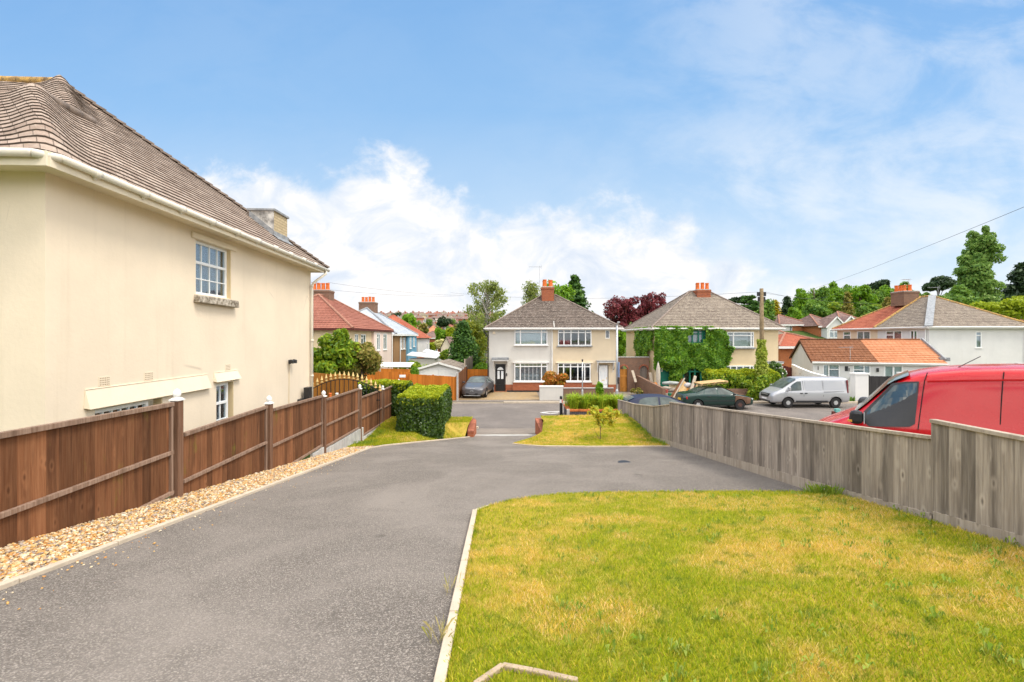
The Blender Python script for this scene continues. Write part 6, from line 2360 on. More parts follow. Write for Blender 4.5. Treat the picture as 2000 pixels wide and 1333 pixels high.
# ------------------------------------------------------------------ bungalow
ang = -R(20)
T = Thing('bungalow', 'low white bungalow with a tiled roof, brown at left and bright orange at right', 'house', (24.8, 38.0, -4.35), ang)
L, Dp_ = 8.6, 7.6
E, RZ = 2.40, 4.05
FB = Fr((0, 0, 0), (1, 0, 0))


def ub(px):       # photo x -> u on the front
    k = (px - CX) / FPX
    return (k * 38.0 - 24.8) / (math.cos(ang) - k * math.sin(ang))


zt_, zb_ = E - .22, E - 1.30
wins = [(ub(1607), ub(1640), zb_, zt_), (ub(1666), ub(1700), zb_, zt_), (ub(1726), ub(1764), zb_ - .6, zt_)]
wm_ = MB().wall(FB, 0, L, -.4, E, wins, .1)
gable = [(0, 0, -.4), (0, 0, E), (0, Dp_ / 2, RZ), (0, Dp_, E), (0, Dp_, -.4)]
wm_.face(*gable)
wm_.face(*[(L, p[1], p[2]) for p in reversed(gable)])
wm_.wall(Fr((L, Dp_, 0), (-1, 0, 0)), 0, L, -.4, E)
T.part('wall', wm_, M['purewhite'])
window(T, FB, *wins[0], .02, (.36,), {1: (.62,)}, None, None, ('net', [(0, 1, 0)]), .07, .1, (.05, .06, .05, 'white'))
window(T, FB, *wins[1], .02, (.64,), {0: (.62,)}, None, None, ('net', [(0, 1, 0)]), .07, .1, (.05, .06, .05, 'white'))
window(T, FB, *wins[2], .02, (.5,), None, None, None, ('blind', [(.02, .98, 0)]), .10, .1)
T.part('wall_lamp', MB().box(ub(1713) - .06, -.22, E - .75, ub(1713) + .06, -.02, E - .45), M['black'], bevel=.02)
T.part('house_sign', MB().box(ub(1650), -.03, E - .75, ub(1656), -.003, E - .35).box(ub(1657.5), -.03, E - .75, ub(1659), -.003, E - .5).box(ub(1597), -.03, E - .7, ub(1598.5), -.003, E - .4), M['darkmetal'])
for px in (1665, 1783):
    bw_ = T.part('flower_basket', MB().lathe([(.08, 0), (.16, .16), (.17, .18)], (ub(px), -.25, E - 1.5), 10), M['darkmetal'])
    P, Nn = shell((ub(px), -.25, E - 1.27), (.22, .2, .14), 200, .1, .4)
    T.part('flowers', leaf_mesh('flowers', P, Nn, .06, LF['copper'], 1.2), LF['copper'], bw_)
rm_ = MB()
ov, sp_ = .25, ub(1714)
spr = sp_ - .1
rm_.roof((-.12, -ov, E - .02), (sp_, -ov, E - .02), (sp_, Dp_ / 2, RZ + .1), (-.12, Dp_ / 2, RZ + .1), .33, .045, 0)
rm_.roof((sp_, -ov, E - .02), (L + .1, -ov, E - .02), (L + .1, Dp_ / 2, RZ + .1), (sp_, Dp_ / 2, RZ + .1), .33, .045, 1)
rm_.roof((L + .1, Dp_ + ov, E - .02), (-.12, Dp_ + ov, E - .02), (-.12, Dp_ / 2, RZ + .1), (L + .1, Dp_ / 2, RZ + .1), .33, .045, 0)
ro = T.part('roof', rm_, [M['roofchoc'], M['rooforange']])
rg = MB()
for i in range(26):
    x = -.1 + i * (L + .1) / 26
    rg.tube([(x, Dp_ / 2, RZ + .12), (x + (L + .1) / 26 * .96, Dp_ / 2, RZ + .12)], .10, 8, mi=0 if x < sp_ else 1)
T.part('ridge_tiles', rg, [M['roofchoc'], M['rooforange']], ro)
T.part('verge', MB().beam((-.15, -ov, E - .06), (-.15, Dp_ / 2, RZ + .05), .05, .16).beam((-.15, Dp_ + ov, E - .06), (-.15, Dp_ / 2, RZ + .05), .05, .16), M['roofchoc'], ro)
T.part('flashing', MB().beam((L + .14, .1, E + .25), (L + .14, Dp_ / 2, RZ + .18), .10, .22).box(L - .1, .3, E + .15, L + .5, 1.2, E + .42), M['lead'], ro)
T.part('fascia', MB().box(-.1, -ov - .0, E - .20, L + .1, -ov + .03, E - .03), M['white'])
T.part('gutter', MB().tube([(-.1, -ov - .06, E - .07), (L + .1, -ov - .06, E - .07)], .055, 8), M['white'])
aerial('aerial', 'slender aerial in front of the brown bungalow roof', (W(1660.5, 0, 37.2).x, 37.2, -2.6), 1.9, R(180), .9)

# ------------------------------------------------------------------ white boundary wall, pillar, black gate, dark red shed fence
pwl = MB()
pts = [(Vector((22.25, 32.85)), -2.72), (Vector((22.45, 34.6)), -2.62), (Vector((22.9, 36.8)), -2.40), (Vector((23.4, 38.6)), -2.22)]
for (p, zp), (q, zq) in zip(pts[:-1], pts[1:]):
    pwl.hexa([(p.x, p.y, -4.7), (p.x + .22, p.y, -4.7), (q.x + .22, q.y, -4.7), (q.x, q.y, -4.7), (p.x, p.y, zp), (p.x + .22, p.y, zp), (q.x + .22, q.y, zq), (q.x, q.y, zq)])


def peel_mat():
    m, q = new_mat('peeling_white_paint')
    co = q.n('TexCoord').outputs['Object']
    n1 = q.noise(q.scalev(co, (1, 1, 1.3)), 3.4, 5, .6)
    c = q.mix(q.sstep(n1, .645, .66), (.84, .82, .78), (.26, .20, .15))
    c = q.mix(q.math('MULTIPLY', q.sstep(q.noise(co, 1.0, 5), .5, .7), .3), c, (.62, .56, .45))
    finish(q, c, .9, 0, None, .2)
    return m


pw_ = solo('boundary_wall', 'white painted boundary wall with peeling brown patches behind the silver van', 'wall', pwl, peel_mat(), (22.4, 34, -4.5))


def pillar(label, px, Yd, w, top):
    p = W(px, 0, Yd)
    T = Thing('gate_pillar', label, 'pillar', (p.x, Yd, -4.5))
    T.part('shaft', MB().box(-w / 2, 0, -.2, w / 2, .5, top + 4.5 - .12), M['purewhite'], bevel=.015)
    T.part('capstone', MB().box(-w / 2 - .04, -.04, top + 4.5 - .12, w / 2 + .04, .54, top + 4.5), M['white'], bevel=.015)


pillar('thick white rendered gate pillar at the end of the peeling wall', 1683.5, 32.6, .95, W(0, 729, 32.6).z)
pillar('second white gate pillar half hidden by the red van roof', 1772, 32.6, .6, W(0, 728, 32.6).z)
board_fence('board_gate', 'tall black stained board gate between the white pillars', (W(1698, 0, 32.9).x, 32.9), (W(1764, 0, 32.9).x, 32.9), W(0, 735, 32.9).z, W(0, 735.5, 32.9).z, -4.5, 'darkfence', .15, None, 2)
board_fence('board_fence', 'dark red stained board fence between the ivy house and the white boundary wall', (W(1518, 0, 38.6).x, 38.6), (W(1560, 0, 38.4).x, 38.4), W(0, 712, 38.6).z, W(0, 722, 38.6).z, -4.5, 'redshed', .14, None, 2)

# far pavement weeds at the white wall
for (x, y, k) in ((21.9, 32.5, 1), (23.9, 32.45, .7), (25.6, 32.7, .8)):
    me = strap_clump([(random.gauss(0, .16), random.gauss(0, .05), 0, random.uniform(.5, 1.0)) for _ in range(8)], LF['green'], 'weed_tuft', .55 * k, 16)
    solo('weed_tuft', 'tuft of wild grass at the foot of the white wall and pillars', 'plant', me, None, (x, y, -4.46), group='weed tufts by the white pillars')


# ------------------------------------------------------------------ houses up the hill on the right
def back_house(name, label, px0, px1, py_e, py_r, Yd, dep, wallm, roofm, zb, gable_=None, ridge_in=.5, group=None, wins=()):
    a, b = W(px0, py_e, Yd), W(px1, py_e, Yd)
    w = b.x - a.x
    T = Thing(name, label, 'house', (a.x, Yd, zb), 0, group)
    ze = a.z - zb
    zr = (CY - py_r) / FPX * (Yd + dep / 2) - zb
    F = Fr((0, 0, 0), (1, 0, 0))
    T.part('wall', MB().wall(F, 0, w, -1.5, ze, wins, .1).wall(Fr((w, 0, 0), (0, 1, 0)), 0, dep, -1.5, ze).wall(Fr((0, dep, 0), (0, -1, 0)), 0, dep, -1.5, ze).wall(Fr((w, dep, 0), (-1, 0, 0)), 0, w, -1.5, ze), M[wallm])
    for q in wins:
        window(T, F, *q, .03, (.5,), {0: (.7,)}, None, None, ('net', [(0, 1, 0)]), .1, .1)
    rm_ = MB()
    ov = .4
    A, B, C, D = (-ov, -ov, ze), (w + ov, -ov, ze), (w + ov, dep + ov, ze), (-ov, dep + ov, ze)
    hip_ = min(w / 2 - .1, dep / 2)
    P, Q = (hip_ * ridge_in * 2, dep / 2, zr), (w - hip_ * ridge_in * 2, dep / 2, zr)
    rm_.roof(A, B, Q, P, .4, .03)
    rm_.roof(B, C, Q, Q, .4, .03)
    rm_.roof(C, D, P, Q, .4, .03)
    rm_.roof(D, A, P, P, .4, .03)
    ro = T.part('roof', rm_, M[roofm])
    hm = MB()
    for (p, q) in ((A, P), (B, Q), (P, Q)):
        hm.tube([Vector(p) + Vector((0, 0, .04)), Vector(q) + Vector((0, 0, .05))], .12, 6)
    T.part('hip_tiles', hm, M['ridgebrown'], ro)
    T.part('fascia', MB().box(-ov, -ov - .03, ze - .25, w + ov, -ov + .02, ze - .01), M['white'])
    return T, w, ze, zr


M['roofmauve'] = roof_mat('mauve_brown_tile', (.19, .12, .105), (.26, .175, .15), (.36, .28, .25), .3, .3, .2)
M['roofolive'] = roof_mat('olive_brown_tile', (.20, .165, .12), (.26, .22, .17), (.36, .31, .25), .3, .3, .3)
T, w, ze, zr = back_house('back_house', 'orange brick house with a mauve-brown hip roof below the dark conifer on the hill', 1524, 1579, 634, 616, 78, 9, 'orangebrick', 'roofmauve', -1.2, wins=[(.8, 2.0, 2.2, 3.2)])
T.part('render_panel', MB().box(.1, -.05, 1.5, 1.6, -.003, ze - .3), M['purewhite'])
back_house('back_house', 'olive-brown tiled roof of the house just right of the ivy house', 1518, 1582, 676, 640.5, 50, 9, 'orangebrick', 'roofolive', -4.2)
T, w, ze, zr = back_house('back_house', 'low house with a bright red tiled hip roof behind the bungalow gable', 1524, 1637, 676.5, 651.5, 47, 8, 'orangebrick', 'roofred', -4.2, ridge_in=.5)
for (pa, pb, pe, pr_, lab) in ((1600, 1636, 637, 615.5, 'hill house with white gabled bays and a grey roof, left of the pair'), (1645, 1705, 636, 609.5, 'hill house with a white gable and brown-grey roof, right of the pair')):
    T, w, ze, zr = back_house('back_house', lab, pa, pb, pe, pr_, 74, 9, 'orangebrick', 'roofmauve', -1.0)
    k = 2.9
    gx_ = .3 if pa == 1600 else -1.2
    gm = MB()
    gm.prism([(gx_, -1.4, -.5), (gx_ + k, -1.4, -.5), (gx_ + k, -1.4, ze - .1), (gx_ + k / 2, -1.4, ze + 1.3), (gx_, -1.4, ze - .1)], (0, 3, 0))
    gbay = T.part('bay', gm, M['purewhite'])
    FBy = Fr((gx_, -1.4, 0), (1, 0, 0))
    window(T, FBy, .35, k - .35, ze - 1.9, ze - .6, .04, (.33, .66), {0: (.7,), 1: (.7,), 2: (.7,)}, None, None, None, .09, .05)
    rm_ = MB()
    rm_.roof((gx_ + k + .25, -1.6, ze - .3), (gx_ + k + .25, 1.8, ze - .3), (gx_ + k / 2, 1.8, ze + 1.42), (gx_ + k / 2, -1.6, ze + 1.42), .35)
    rm_.roof((gx_ - .25, 1.8, ze - .3), (gx_ - .25, -1.6, ze - .3), (gx_ + k / 2, -1.6, ze + 1.42), (gx_ + k / 2, 1.8, ze + 1.42), .35)
    T.part('bay_roof', rm_, M['roofmauve'], gbay)
    T.part('bargeboard', MB().beam((gx_ - .25, -1.62, ze - .34), (gx_ + k / 2, -1.62, ze + 1.38), .05, .2).beam((gx_ + k + .25, -1.62, ze - .34), (gx_ + k / 2, -1.62, ze + 1.38), .05, .2), M['white'], gbay)
back_house('back_house', 'distant red tiled roof above the trees beside the golden bush, far right', 1935, 2010, 632, 609, 66, 9, 'orangebrick', 'roofred', -1.5)
# small red porch roof beyond the pole
back_house('back_house', 'plain house with a brown roof between the golden conifer and the hill houses', 1575, 1600, 634, 622, 95, 8, 'purewhite', 'roofmauve', 0)

# ------------------------------------------------------------------ the far hill on the left, with its houses
hr = random.Random(3)
cols_ = [('roofmauve', 'purewhite'), ('roofgrey2', 'sand'), ('roofbrown', 'purewhite'), ('roofmauve', 'pink'), ('roofolive', 'sand'), ('roofmauve', 'brick')]
protos = []
for i, (rm0, wm0) in enumerate(cols_):
    w, d, e, r_ = hr.uniform(9, 13), hr.uniform(8, 10), hr.uniform(4.8, 5.6), hr.uniform(7.6, 8.6)
    T = Thing('hillside_house', 'small tiled house among many on the distant hillside, left of the birch', 'house', (0, 0, 0), 0, 'houses on the distant hillside')
    T.part('wall', MB().box(-w / 2, -d / 2, -3, w / 2, d / 2, e), M[wm0])
    rm_ = MB()
    o = .4
    A, B, C, D = (-w / 2 - o, -d / 2 - o, e), (w / 2 + o, -d / 2 - o, e), (w / 2 + o, d / 2 + o, e), (-w / 2 - o, d / 2 + o, e)
    P, Q = (-w / 2 + d / 2 * .8, 0, r_), (w / 2 - d / 2 * .8, 0, r_)
    for q in ((A, B, Q, P), (B, C, Q, Q), (C, D, P, Q), (D, A, P, P)):
        rm_.roof(*q, 1.2, .05)
    T.part('roof', rm_, M[rm0])
    ch = MB().box(-.6, -.5, r_ - .5, .6, .5, r_ + 1.2)
    T.part('chimney', ch, M['brick'])
    wn = MB()
    for u in (-.3, .3):
        for z in (1.0, 3.5):
            wn.box(w * u - .8, -d / 2 - .06, z, w * u + .8, -d / 2 - .01, z + 1.2)
    T.part('window', wn, M['glass'] if False else M['lead'])
    protos.append(T.o)
first = set()
slots = []
for row, Yd in enumerate((620, 560, 500, 440, 380, 330, 270, 225)):
    px = 742 + hr.uniform(0, 12)
    while px < 962:
        slots.append((px, Yd + hr.uniform(-18, 18)))
        px += (13.5, 14, 15, 17, 22, 26, 34, 44)[row] * hr.uniform(.8, 1.35)
hr.shuffle(slots)
for k, (px, Yd) in enumerate(slots):
    i = hr.randrange(len(protos)) if k >= len(protos) else k
    o = protos[i] if k < len(protos) else copy_tree(protos[i])
    x = (px - CX) / FPX * Yd
    o.location = (x, Yd, h1(x, Yd))
    o.rotation_euler = (0, 0, R(hr.uniform(-35, 35) + hr.choice((0, 0, 90))))


def small_tree(label, px, py_t, py_b, w_px, Yd, lm, n=1800, size=None, group=None, name='tree'):
    t, b = W(px, py_t, Yd), W(px, py_b, Yd)
    rx = w_px / 2 / FPX * Yd
    h = (t.z - b.z)
    base = (t.x, Yd, min(b.z, h1(t.x, Yd)))
    return tree(name, label, 'tree', base, t.z, [((t.x, Yd, b.z + h * .55), (rx, rx, h * .47), 1)], LF[lm], M['bark'], size or rx * .16, n, 16, .45, trunk_r=.15 + rx * .03, group=group)


# mid-distance trees and houses on the left
small_tree('big round dark green tree on the hillside among the far houses', 866, 618.5, 642, 28, 260, 'dark', 3000)
small_tree('small dark round tree on the skyline of the distant hill', 775, 610, 620, 18, 420, 'dark', 900)
small_tree('spreading bright green tree rising behind the silver-roofed house', 797, 619, 668, 40, 95, 'bright', 4200, .55)
small_tree('mid-green tree beside the thin mast on the hillside', 838, 623, 640, 14, 200, 'green', 1200)
small_tree('rounded lime-green tree left of the dark conifer', 864, 641, 672, 24, 85, 'bright', 2600, .42)
small_tree('second rounded lime-green tree touching the dark conifer', 882, 640, 676, 22, 84, 'lime', 2600, .42)
small_tree('low bush of pale creamy blossom beyond the red brick house', 862, 664, 684, 24, 76, 'blossom', 2000, .3, name='bush')
small_tree('low yellow-green bush next to the creamy blossom', 840, 670, 686, 22, 75, 'lime', 1500, .3, name='bush')
small_tree('bare brown-purple tree crown in front of the far hillside houses', 824, 633, 660, 24, 110, 'bronze', 1300, .4)
small_tree('bronze bushy tree beside the lime tree on the slope', 898, 634, 660, 26, 90, 'bronze', 1500, .4)
small_tree('low green bush by the end of the white shed roofs', 868, 684, 707, 22, 56, 'shrub', 2200, .22, name='bush')
for j, (px, py_t, w_, Yd, lm) in enumerate([(752, 621, 12, 330, 'green'), (806, 622, 10, 380, 'dark'), (818, 625, 12, 300, 'green'), (848, 620, 9, 430, 'dark'), (885, 622, 14, 340, 'green'), (906, 622, 12, 380, 'dark'), (815, 640, 12, 180, 'dark'), (852, 636, 14, 190, 'green'), (892, 630, 12, 280, 'dark'), (922, 620, 16, 260, 'green'), (790, 625, 10, 350, 'green'), (830, 618, 8, 520, 'dark'), (857, 626, 12, 310, 'green'), (875, 636, 12, 240, 'green'), (898, 618, 9, 500, 'dark'), (915, 632, 14, 230, 'dark'), (842, 630, 12, 250, 'dark'), (780, 619, 8, 470, 'dark'), (812, 618, 8, 500, 'green'), (868, 617, 8, 540, 'dark'), (935, 628, 14, 280, 'green')]):
    small_tree('small round tree between the far houses of the hillside', px, py_t, py_t + 12 * 1.2, w_, Yd, lm, 650, group='trees between the hillside houses')
T, w, ze, zr = back_house('back_house', 'orange hip-roofed house in the valley beside the thin mast', 831, 852, 651, 636, 150, 11, 'sand', 'rooforange', -10)
back_house('back_house', 'dark mauve-roofed brick house below the orange roof in the valley', 821, 858, 660, 647, 112, 9, 'brick', 'roofmauve', -8.5, wins=[(1.0, 2.2, 4.6, 6.0), (3.2, 4.2, 4.6, 6.0)])
T = Thing('gabled_house', 'cream pointed gable with a grey roof in front of the dark conifer', 'house', W(872, 690, 66))
a, b, c = W(861, 680, 66), W(881, 680, 66), W(871.5, 660, 66)
T.part('wall', MB().prism([(a.x, 66, -8), (b.x, 66, -8), (b.x, 66, b.z), (c.x, 66, c.z), (a.x, 66, a.z)], (0, 6, 0)), M['creamtrim'], world=True)
T.part('roof', MB().roof((b.x + .3, 65.8, b.z - .4), (b.x + .3, 72.3, b.z - .4), (c.x, 72.3, c.z + .15), (c.x, 65.8, c.z + .15), .35).roof((a.x - .3, 72.3, a.z - .4), (a.x - .3, 65.8, a.z - .4), (c.x, 65.8, c.z + .15), (c.x, 72.3, c.z + .15), .35), M['roofmauve'], world=True)
mp = W(831, 660, 120)
solo('mast', 'very thin pale mast standing in the valley', 'mast', MB().tube([(mp.x, 120, -9), (mp.x, 120, W(0, 622, 120).z)], .10, 6), M['galv'], (mp.x, 120, -9))
mp = W(777.5, 660, 70)
solo('mast', 'short pale mast above the end of the silver roof', 'mast', MB().tube([(mp.x, 70, -5), (mp.x, 70, W(0, 616, 70).z)], .07, 6), M['galv'], (mp.x, 70, -5))

# ------------------------------------------------------------------ trees behind the houses
# birch left of the white house: airy, sky shows through
def birch(label, px, py_t, Yd, w_px, lm, n, size, zb=-4.6, spread=1.0, weep=1.2, low=.45, group=None):
    t = W(px, py_t, Yd)
    T = Thing('birch_tree', label, 'tree', (t.x, Yd, zb), 0, group)
    H = t.z - zb
    rx = w_px / 2 / FPX * Yd
    tb = MB()
    tb.tube([(random.uniform(-.15, .15) * i, 0, H * .88 * i / 6) for i in range(7)], [.22, .19, .16, .12, .09, .06, .03], 8)
    Ps, Ns = [], []
    k = 64
    for i in range(k):
        f = random.uniform(low, .98)
        a = random.uniform(0, 6.28)
        r = rx * (1.0 - .62 * max(0, (f - .6) / .4) ** 1.5) * random.uniform(.45, 1.1)
        e = Vector((r * math.cos(a), r * math.sin(a), H * f))
        s = Vector((0, 0, H * max(.12, f - random.uniform(.12, .28))))
        m_ = s.lerp(e, .55) + Vector((0, 0, .08 * H * random.uniform(.2, .8)))
        tb.tube([s, m_, e], [.055, .03, .010], 5)
        c = int(n / k)
        q = rng.uniform(.2, 1.0, c) ** .6
        base = np.array(s)[None] * (1 - q[:, None]) ** 2 + 2 * np.array(m_)[None] * (q * (1 - q))[:, None] + np.array(e)[None] * (q ** 2)[:, None]
        hang = -np.abs(rng.normal(0, .32 * weep, c))
        P = base + np.stack([rng.normal(0, .22, c), rng.normal(0, .22, c), hang], 1) * spread
        Ps.append(P)
        Ns.append(rng.normal(0, 1, (c, 3)))
    T.part('crown', leaf_mesh('crown', np.concatenate(Ps), np.concatenate(Ns), size, LF[lm], 1.5, 1.2, .5), LF[lm])
    T.part('trunk', tb, M['birchbark'], smooth=True)
    return T


birch('tall airy birch tree left of the white house, sky showing through its crown', 951, 541, 56, 118, 'birch', 10500, .165)
birch('weeping yellow-green tree beside the dark conifer, behind the white house wall', 921, 618, 53, 70, 'willow', 13000, .19, -4.6, 1.0, 2.6, .2)
birch('weeping birch rising behind the roof, left of the white and cream chimney', 1040, 541, 58, 56, 'birch', 4800, .16, -4.6, 1.0, 2.2, .45)
tree('leafy_tree', 'bright green tree close behind the white and cream chimney', 'tree', (W(1092, 0, 55).x, 55, -4.6), W(0, 547, 55).z, [((W(1090, 0, 55).x, 55, W(0, 585, 55).z), (1.9, 1.8, 2.3), 1)], LF['bright'], M['bark'], .26, 3600, 16, .45)


def conifer(label, px, py_t, py_b, w_px, Yd, lm, n, size, zb=None, tiers=26, droop=.25, name='conifer', power=.9, gaps=.0, group=None):
    t, b = W(px, py_t, Yd), W(px, py_b, Yd)
    zb = b.z if zb is None else zb
    T = Thing(name, label, 'tree', (t.x, Yd, zb), 0, group)
    H = t.z - zb
    hb = (b.z - zb)
    rx = w_px / 2 / FPX * Yd
    tb = MB().tube([(0, 0, 0), (0, 0, H * .5), (0, 0, H * .98)], [.25, .16, .03], 8)
    Ps, Ns = [], []
    for i in range(tiers):
        f = (i + random.uniform(-.3, .3)) / tiers
        z = hb + (H - hb) * max(0, f)
        r = rx * (1 - max(0, f)) ** power + .1
        nb = max(4, int(9 * (1 - f) + 4))
        for j in range(nb):
            a = random.uniform(0, 6.28)
            l = r * random.uniform(.55, 1.08)
            c = max(4, int(n / tiers / nb * (1.6 - f)))
            q = rng.uniform(.15, 1, c) ** .6
            th_ = .10 * l + .12
            P = np.stack([np.cos(a) * l * q + rng.normal(0, th_, c), np.sin(a) * l * q + rng.normal(0, th_, c), z - droop * l * q + rng.normal(0, .10 + .06 * l, c)], 1)
            Ps.append(P)
            Ns.append(np.tile([[math.cos(a) * .7, math.sin(a) * .7, .7]], (c, 1)))
            if j % 3 == 0:
                tb.tube([(0, 0, z), (math.cos(a) * l * .8, math.sin(a) * l * .8, z - droop * l * .8)], [.04, .01], 4)
    T.part('crown', leaf_mesh('crown', np.concatenate(Ps), np.concatenate(Ns), size, LF[lm], 2.0, .4, .6), LF[lm])
    T.part('trunk', tb, M['bark'])
    return T


conifer('dense dark green conical conifer behind the garage', 904, 629, 716, 64, 47, 'conifer', 12000, .17, -4.6, 30, .15, power=.62)
conifer('tall drooping conifer behind the roof, right of the white and cream chimney', 1123, 538, 640, 92, 60, 'conifer', 6500, .30, -4.6, 20, .45, power=.9)
tree('copper_tree', 'broad airy purple-leaved copper beech between the two roofs', 'tree', (W(1242, 0, 60).x, 60, -4.6), W(0, 572, 60).z,
     [((W(1212, 0, 60).x, 60, W(0, 604, 60).z), (2.6, 2.2, 2.6), .3), ((W(1276, 0, 60).x, 60, W(0, 598, 60).z), (2.3, 2.0, 2.4), .27), ((W(1245, 0, 60).x, 60.5, W(0, 608, 60).z), (2.6, 2.0, 2.0), .2), ((W(1225, 0, 60).x, 60, W(0, 634, 60).z), (3.2, 2.2, 1.7), .23)], LF['copper'], M['bark'], .20, 15000, 120, .24, .3, nl=44)
small_tree('green leafy tree glimpsed in the gap between the white and ivy houses', 1214, 645, 700, 34, 50, 'bright', 3000, .24)
# undergrowth beside the white house
P, Nn = shell((W(943, 0, 44).x, 44, -3.7), (1.2, 1.4, 1.3), 4200, .4)
o = (W(943, 0, 44).x, 44, -4.6)
solo('bush', 'green bush filling the gap left of the white house wall', 'bush', leaf_mesh('bush', P - np.array(o), Nn, .17, LF['bright'], 1.4), None, o)
P, Nn = crown_points((W(815, 0, 46).x, 46, -3.2), (2.3, 1.4, 1.0), 5200, 14, .5)[:2]
o = (W(815, 0, 46).x, 46, -4.6)
solo('bush', 'spreading dark green bush below the brown and blue house walls', 'bush', leaf_mesh('bush', P - np.array(o), Nn, .17, LF['shrub'], 1.5), None, o)
P, Nn = shell((W(809, 0, 36).x, 36, -2.75), (.35, .3, .5), 500, .3)
o = (W(809, 0, 36).x, 36, -4.5)
solo('bush', 'small green shrub at the left edge of the garage', 'bush', leaf_mesh('bush', P - np.array(o), Nn, .11, LF['bright'], 1.5), None, o)

# big shrubs by the corner of the cream house
tree('big_shrub', 'tall glossy green shrub beside the cream house downpipe', 'shrub', (W(640, 0, 26).x, 26, -4.4), W(0, 648, 26).z,
     [((W(640, 0, 26).x, 26, W(0, 700, 26).z), (1.55, 1.3, 1.15), .55), ((W(622, 0, 26).x, 26, W(0, 716, 26).z), (1.2, 1.2, 1.1), .25), ((W(668, 0, 26).x, 26, W(0, 672, 26).z), (.6, .6, .85), .12), ((W(640, 0, 26).x, 26, W(0, 668, 26).z), (.55, .5, .55), .08)], LF['shrub'], M['bark'], .15, 12000, 40, .44, .08)
tree('big_shrub', 'rounded bronze-tinted shrub in front of the pinkish house', 'shrub', (W(712, 0, 26.5).x, 26.5, -4.4), W(0, 666, 26.5).z,
     [((W(705, 0, 26.5).x, 26.5, W(0, 706, 26.5).z), (1.15, 1.2, 1.1), .8), ((W(690, 0, 26.5).x, 26.5, W(0, 722, 26.5).z), (1.1, 1, .8), .2)], LF['bronze'], M['bark'], .12, 11000, 34, .44, .07)
# red-orange shrub in front of the cream half
tree('red_shrub', 'red-orange photinia shrub behind the white rendered block', 'shrub', (W(1086, 0, 34.4).x, 34.4, ZG), W(0, 722, 34.4).z,
     [((W(1086, 0, 34.4).x, 34.4, W(0, 741, 34.4).z), (1.02, .9, .62), .75), ((W(1080, 0, 34.2).x, 34.2, W(0, 752, 34.2).z), (1.15, .8, .5), .25)], LF['photinia'], M['bark'], .12, 4200, 20, .38, .04)
# climbing rose by the ivy house door
P, Nn = crown_points((W(1517, 0, 36.4).x, 36.4, -2.9), (.75, .5, 1.0), 1700, 12, .45)[:2]
o = (W(1517, 0, 36.4).x, 36.4, -4.45)
T = Thing('rose_bush', 'rose bush with white blooms beside the ivy house door and dark red fence', 'bush', o)
T.part('foliage', leaf_mesh('foliage', P - np.array(o), Nn, .14, LF['rose'], 1.5), LF['rose'])
k = rng.choice(len(P), 60)
T.part('blooms', leaf_mesh('blooms', P[k] - np.array(o) + np.array([0, -.12, .03]), Nn[k], .14, LF['whitebloom'], 1.0), LF['whitebloom'])
# plants spilling at the foot of the telegraph pole
P, Nn = crown_points((W(1478, 0, 33.0).x, 33.0, -3.55), (1.0, .5, .95), 3600, 14, .42)[:2]
o = (W(1478, 0, 33.0).x, 33.0, -4.45)
solo('bush', 'leafy bush spilling over the pavement at the foot of the telegraph pole', 'bush', leaf_mesh('bush', P - np.array(o), Nn, .14, LF['shrub'], 1.5), None, o)
P, Nn = crown_points((W(1245, 0, 35.5).x, 35.5, -4.15), (.45, .3, .35), 500, 6, .5)[:2]
o = (W(1245, 0, 35.5).x, 35.5, -4.45)
solo('bush', 'small brownish weedy bush at the foot of the brick archway wall', 'bush', leaf_mesh('bush', P - np.array(o), Nn, .1, LF['bronze'], 1.6), None, o)

# wood on the hill, right
wood = [(1565, 566, 632, 50, 100, 'bright'), (1590, 556, 632, 62, 104, 'green'), (1622, 553, 630, 56, 108, 'bright'), (1652, 556, 625, 56, 110, 'green'), (1680, 553, 622, 52, 106, 'bright'), (1708, 558, 622, 54, 110, 'green'),
        (1738, 556, 620, 54, 112, 'bright'), (1765, 552, 620, 56, 108, 'green'), (1600, 590, 640, 60, 92, 'green'), (1640, 588, 640, 56, 94, 'shrub'), (1682, 590, 635, 60, 92, 'green'), (1728, 586, 630, 60, 94, 'shrub'), (1772, 580, 628, 50, 92, 'green'),
        (1550, 600, 640, 34, 90, 'bright'), (1800, 572, 626, 46, 100, 'green'), (1850, 578, 628, 50, 98, 'green')]
for (px, a, b, w_, Yd, lm) in wood:
    t, bb_ = W(px, a, Yd), W(px, b, Yd)
    rx = w_ / 2 / FPX * Yd
    h = t.z - bb_.z
    tree('woodland_tree', 'green broadleaf tree in the wooded bank above the hill houses', 'tree', (t.x, Yd, bb_.z), t.z, [((t.x, Yd, bb_.z + h * .55), (rx, rx * .8, h * .46), 1)], LF[lm], M['bark'], .42, 3300, 20, .36, .25, 'trees of the wooded bank')
conifer('feathery brown-green conifer in front of the wooded bank', 1733, 581, 626, 26, 88, 'bronze', 1800, .3, None, 18, .4)
conifer('brown-tinged conifer in the middle of the wooded bank', 1655, 570, 622, 24, 90, 'bronze', 1500, .3, None, 18, .4)
tree('pine_tree', 'flat-topped dark pine on the skyline left of the tall poplar', 'tree', (W(1832, 0, 120).x, 120, 6), W(0, 545, 120).z, [((W(1832, 0, 120).x, 120, W(0, 556, 120).z), (4.6, 4, 1.7), 1)], LF['dark'], M['bark'], .5, 2600, 16, .42, .3)
tree('pine_tree', 'flat-topped dark pine on the skyline above the wooded bank', 'tree', (W(1716, 0, 130).x, 130, 6), W(0, 549, 130).z, [((W(1716, 0, 130).x, 130, W(0, 557, 130).z), (3.4, 3, 1.5), 1)], LF['dark'], M['bark'], .5, 1600, 12, .42, .3)
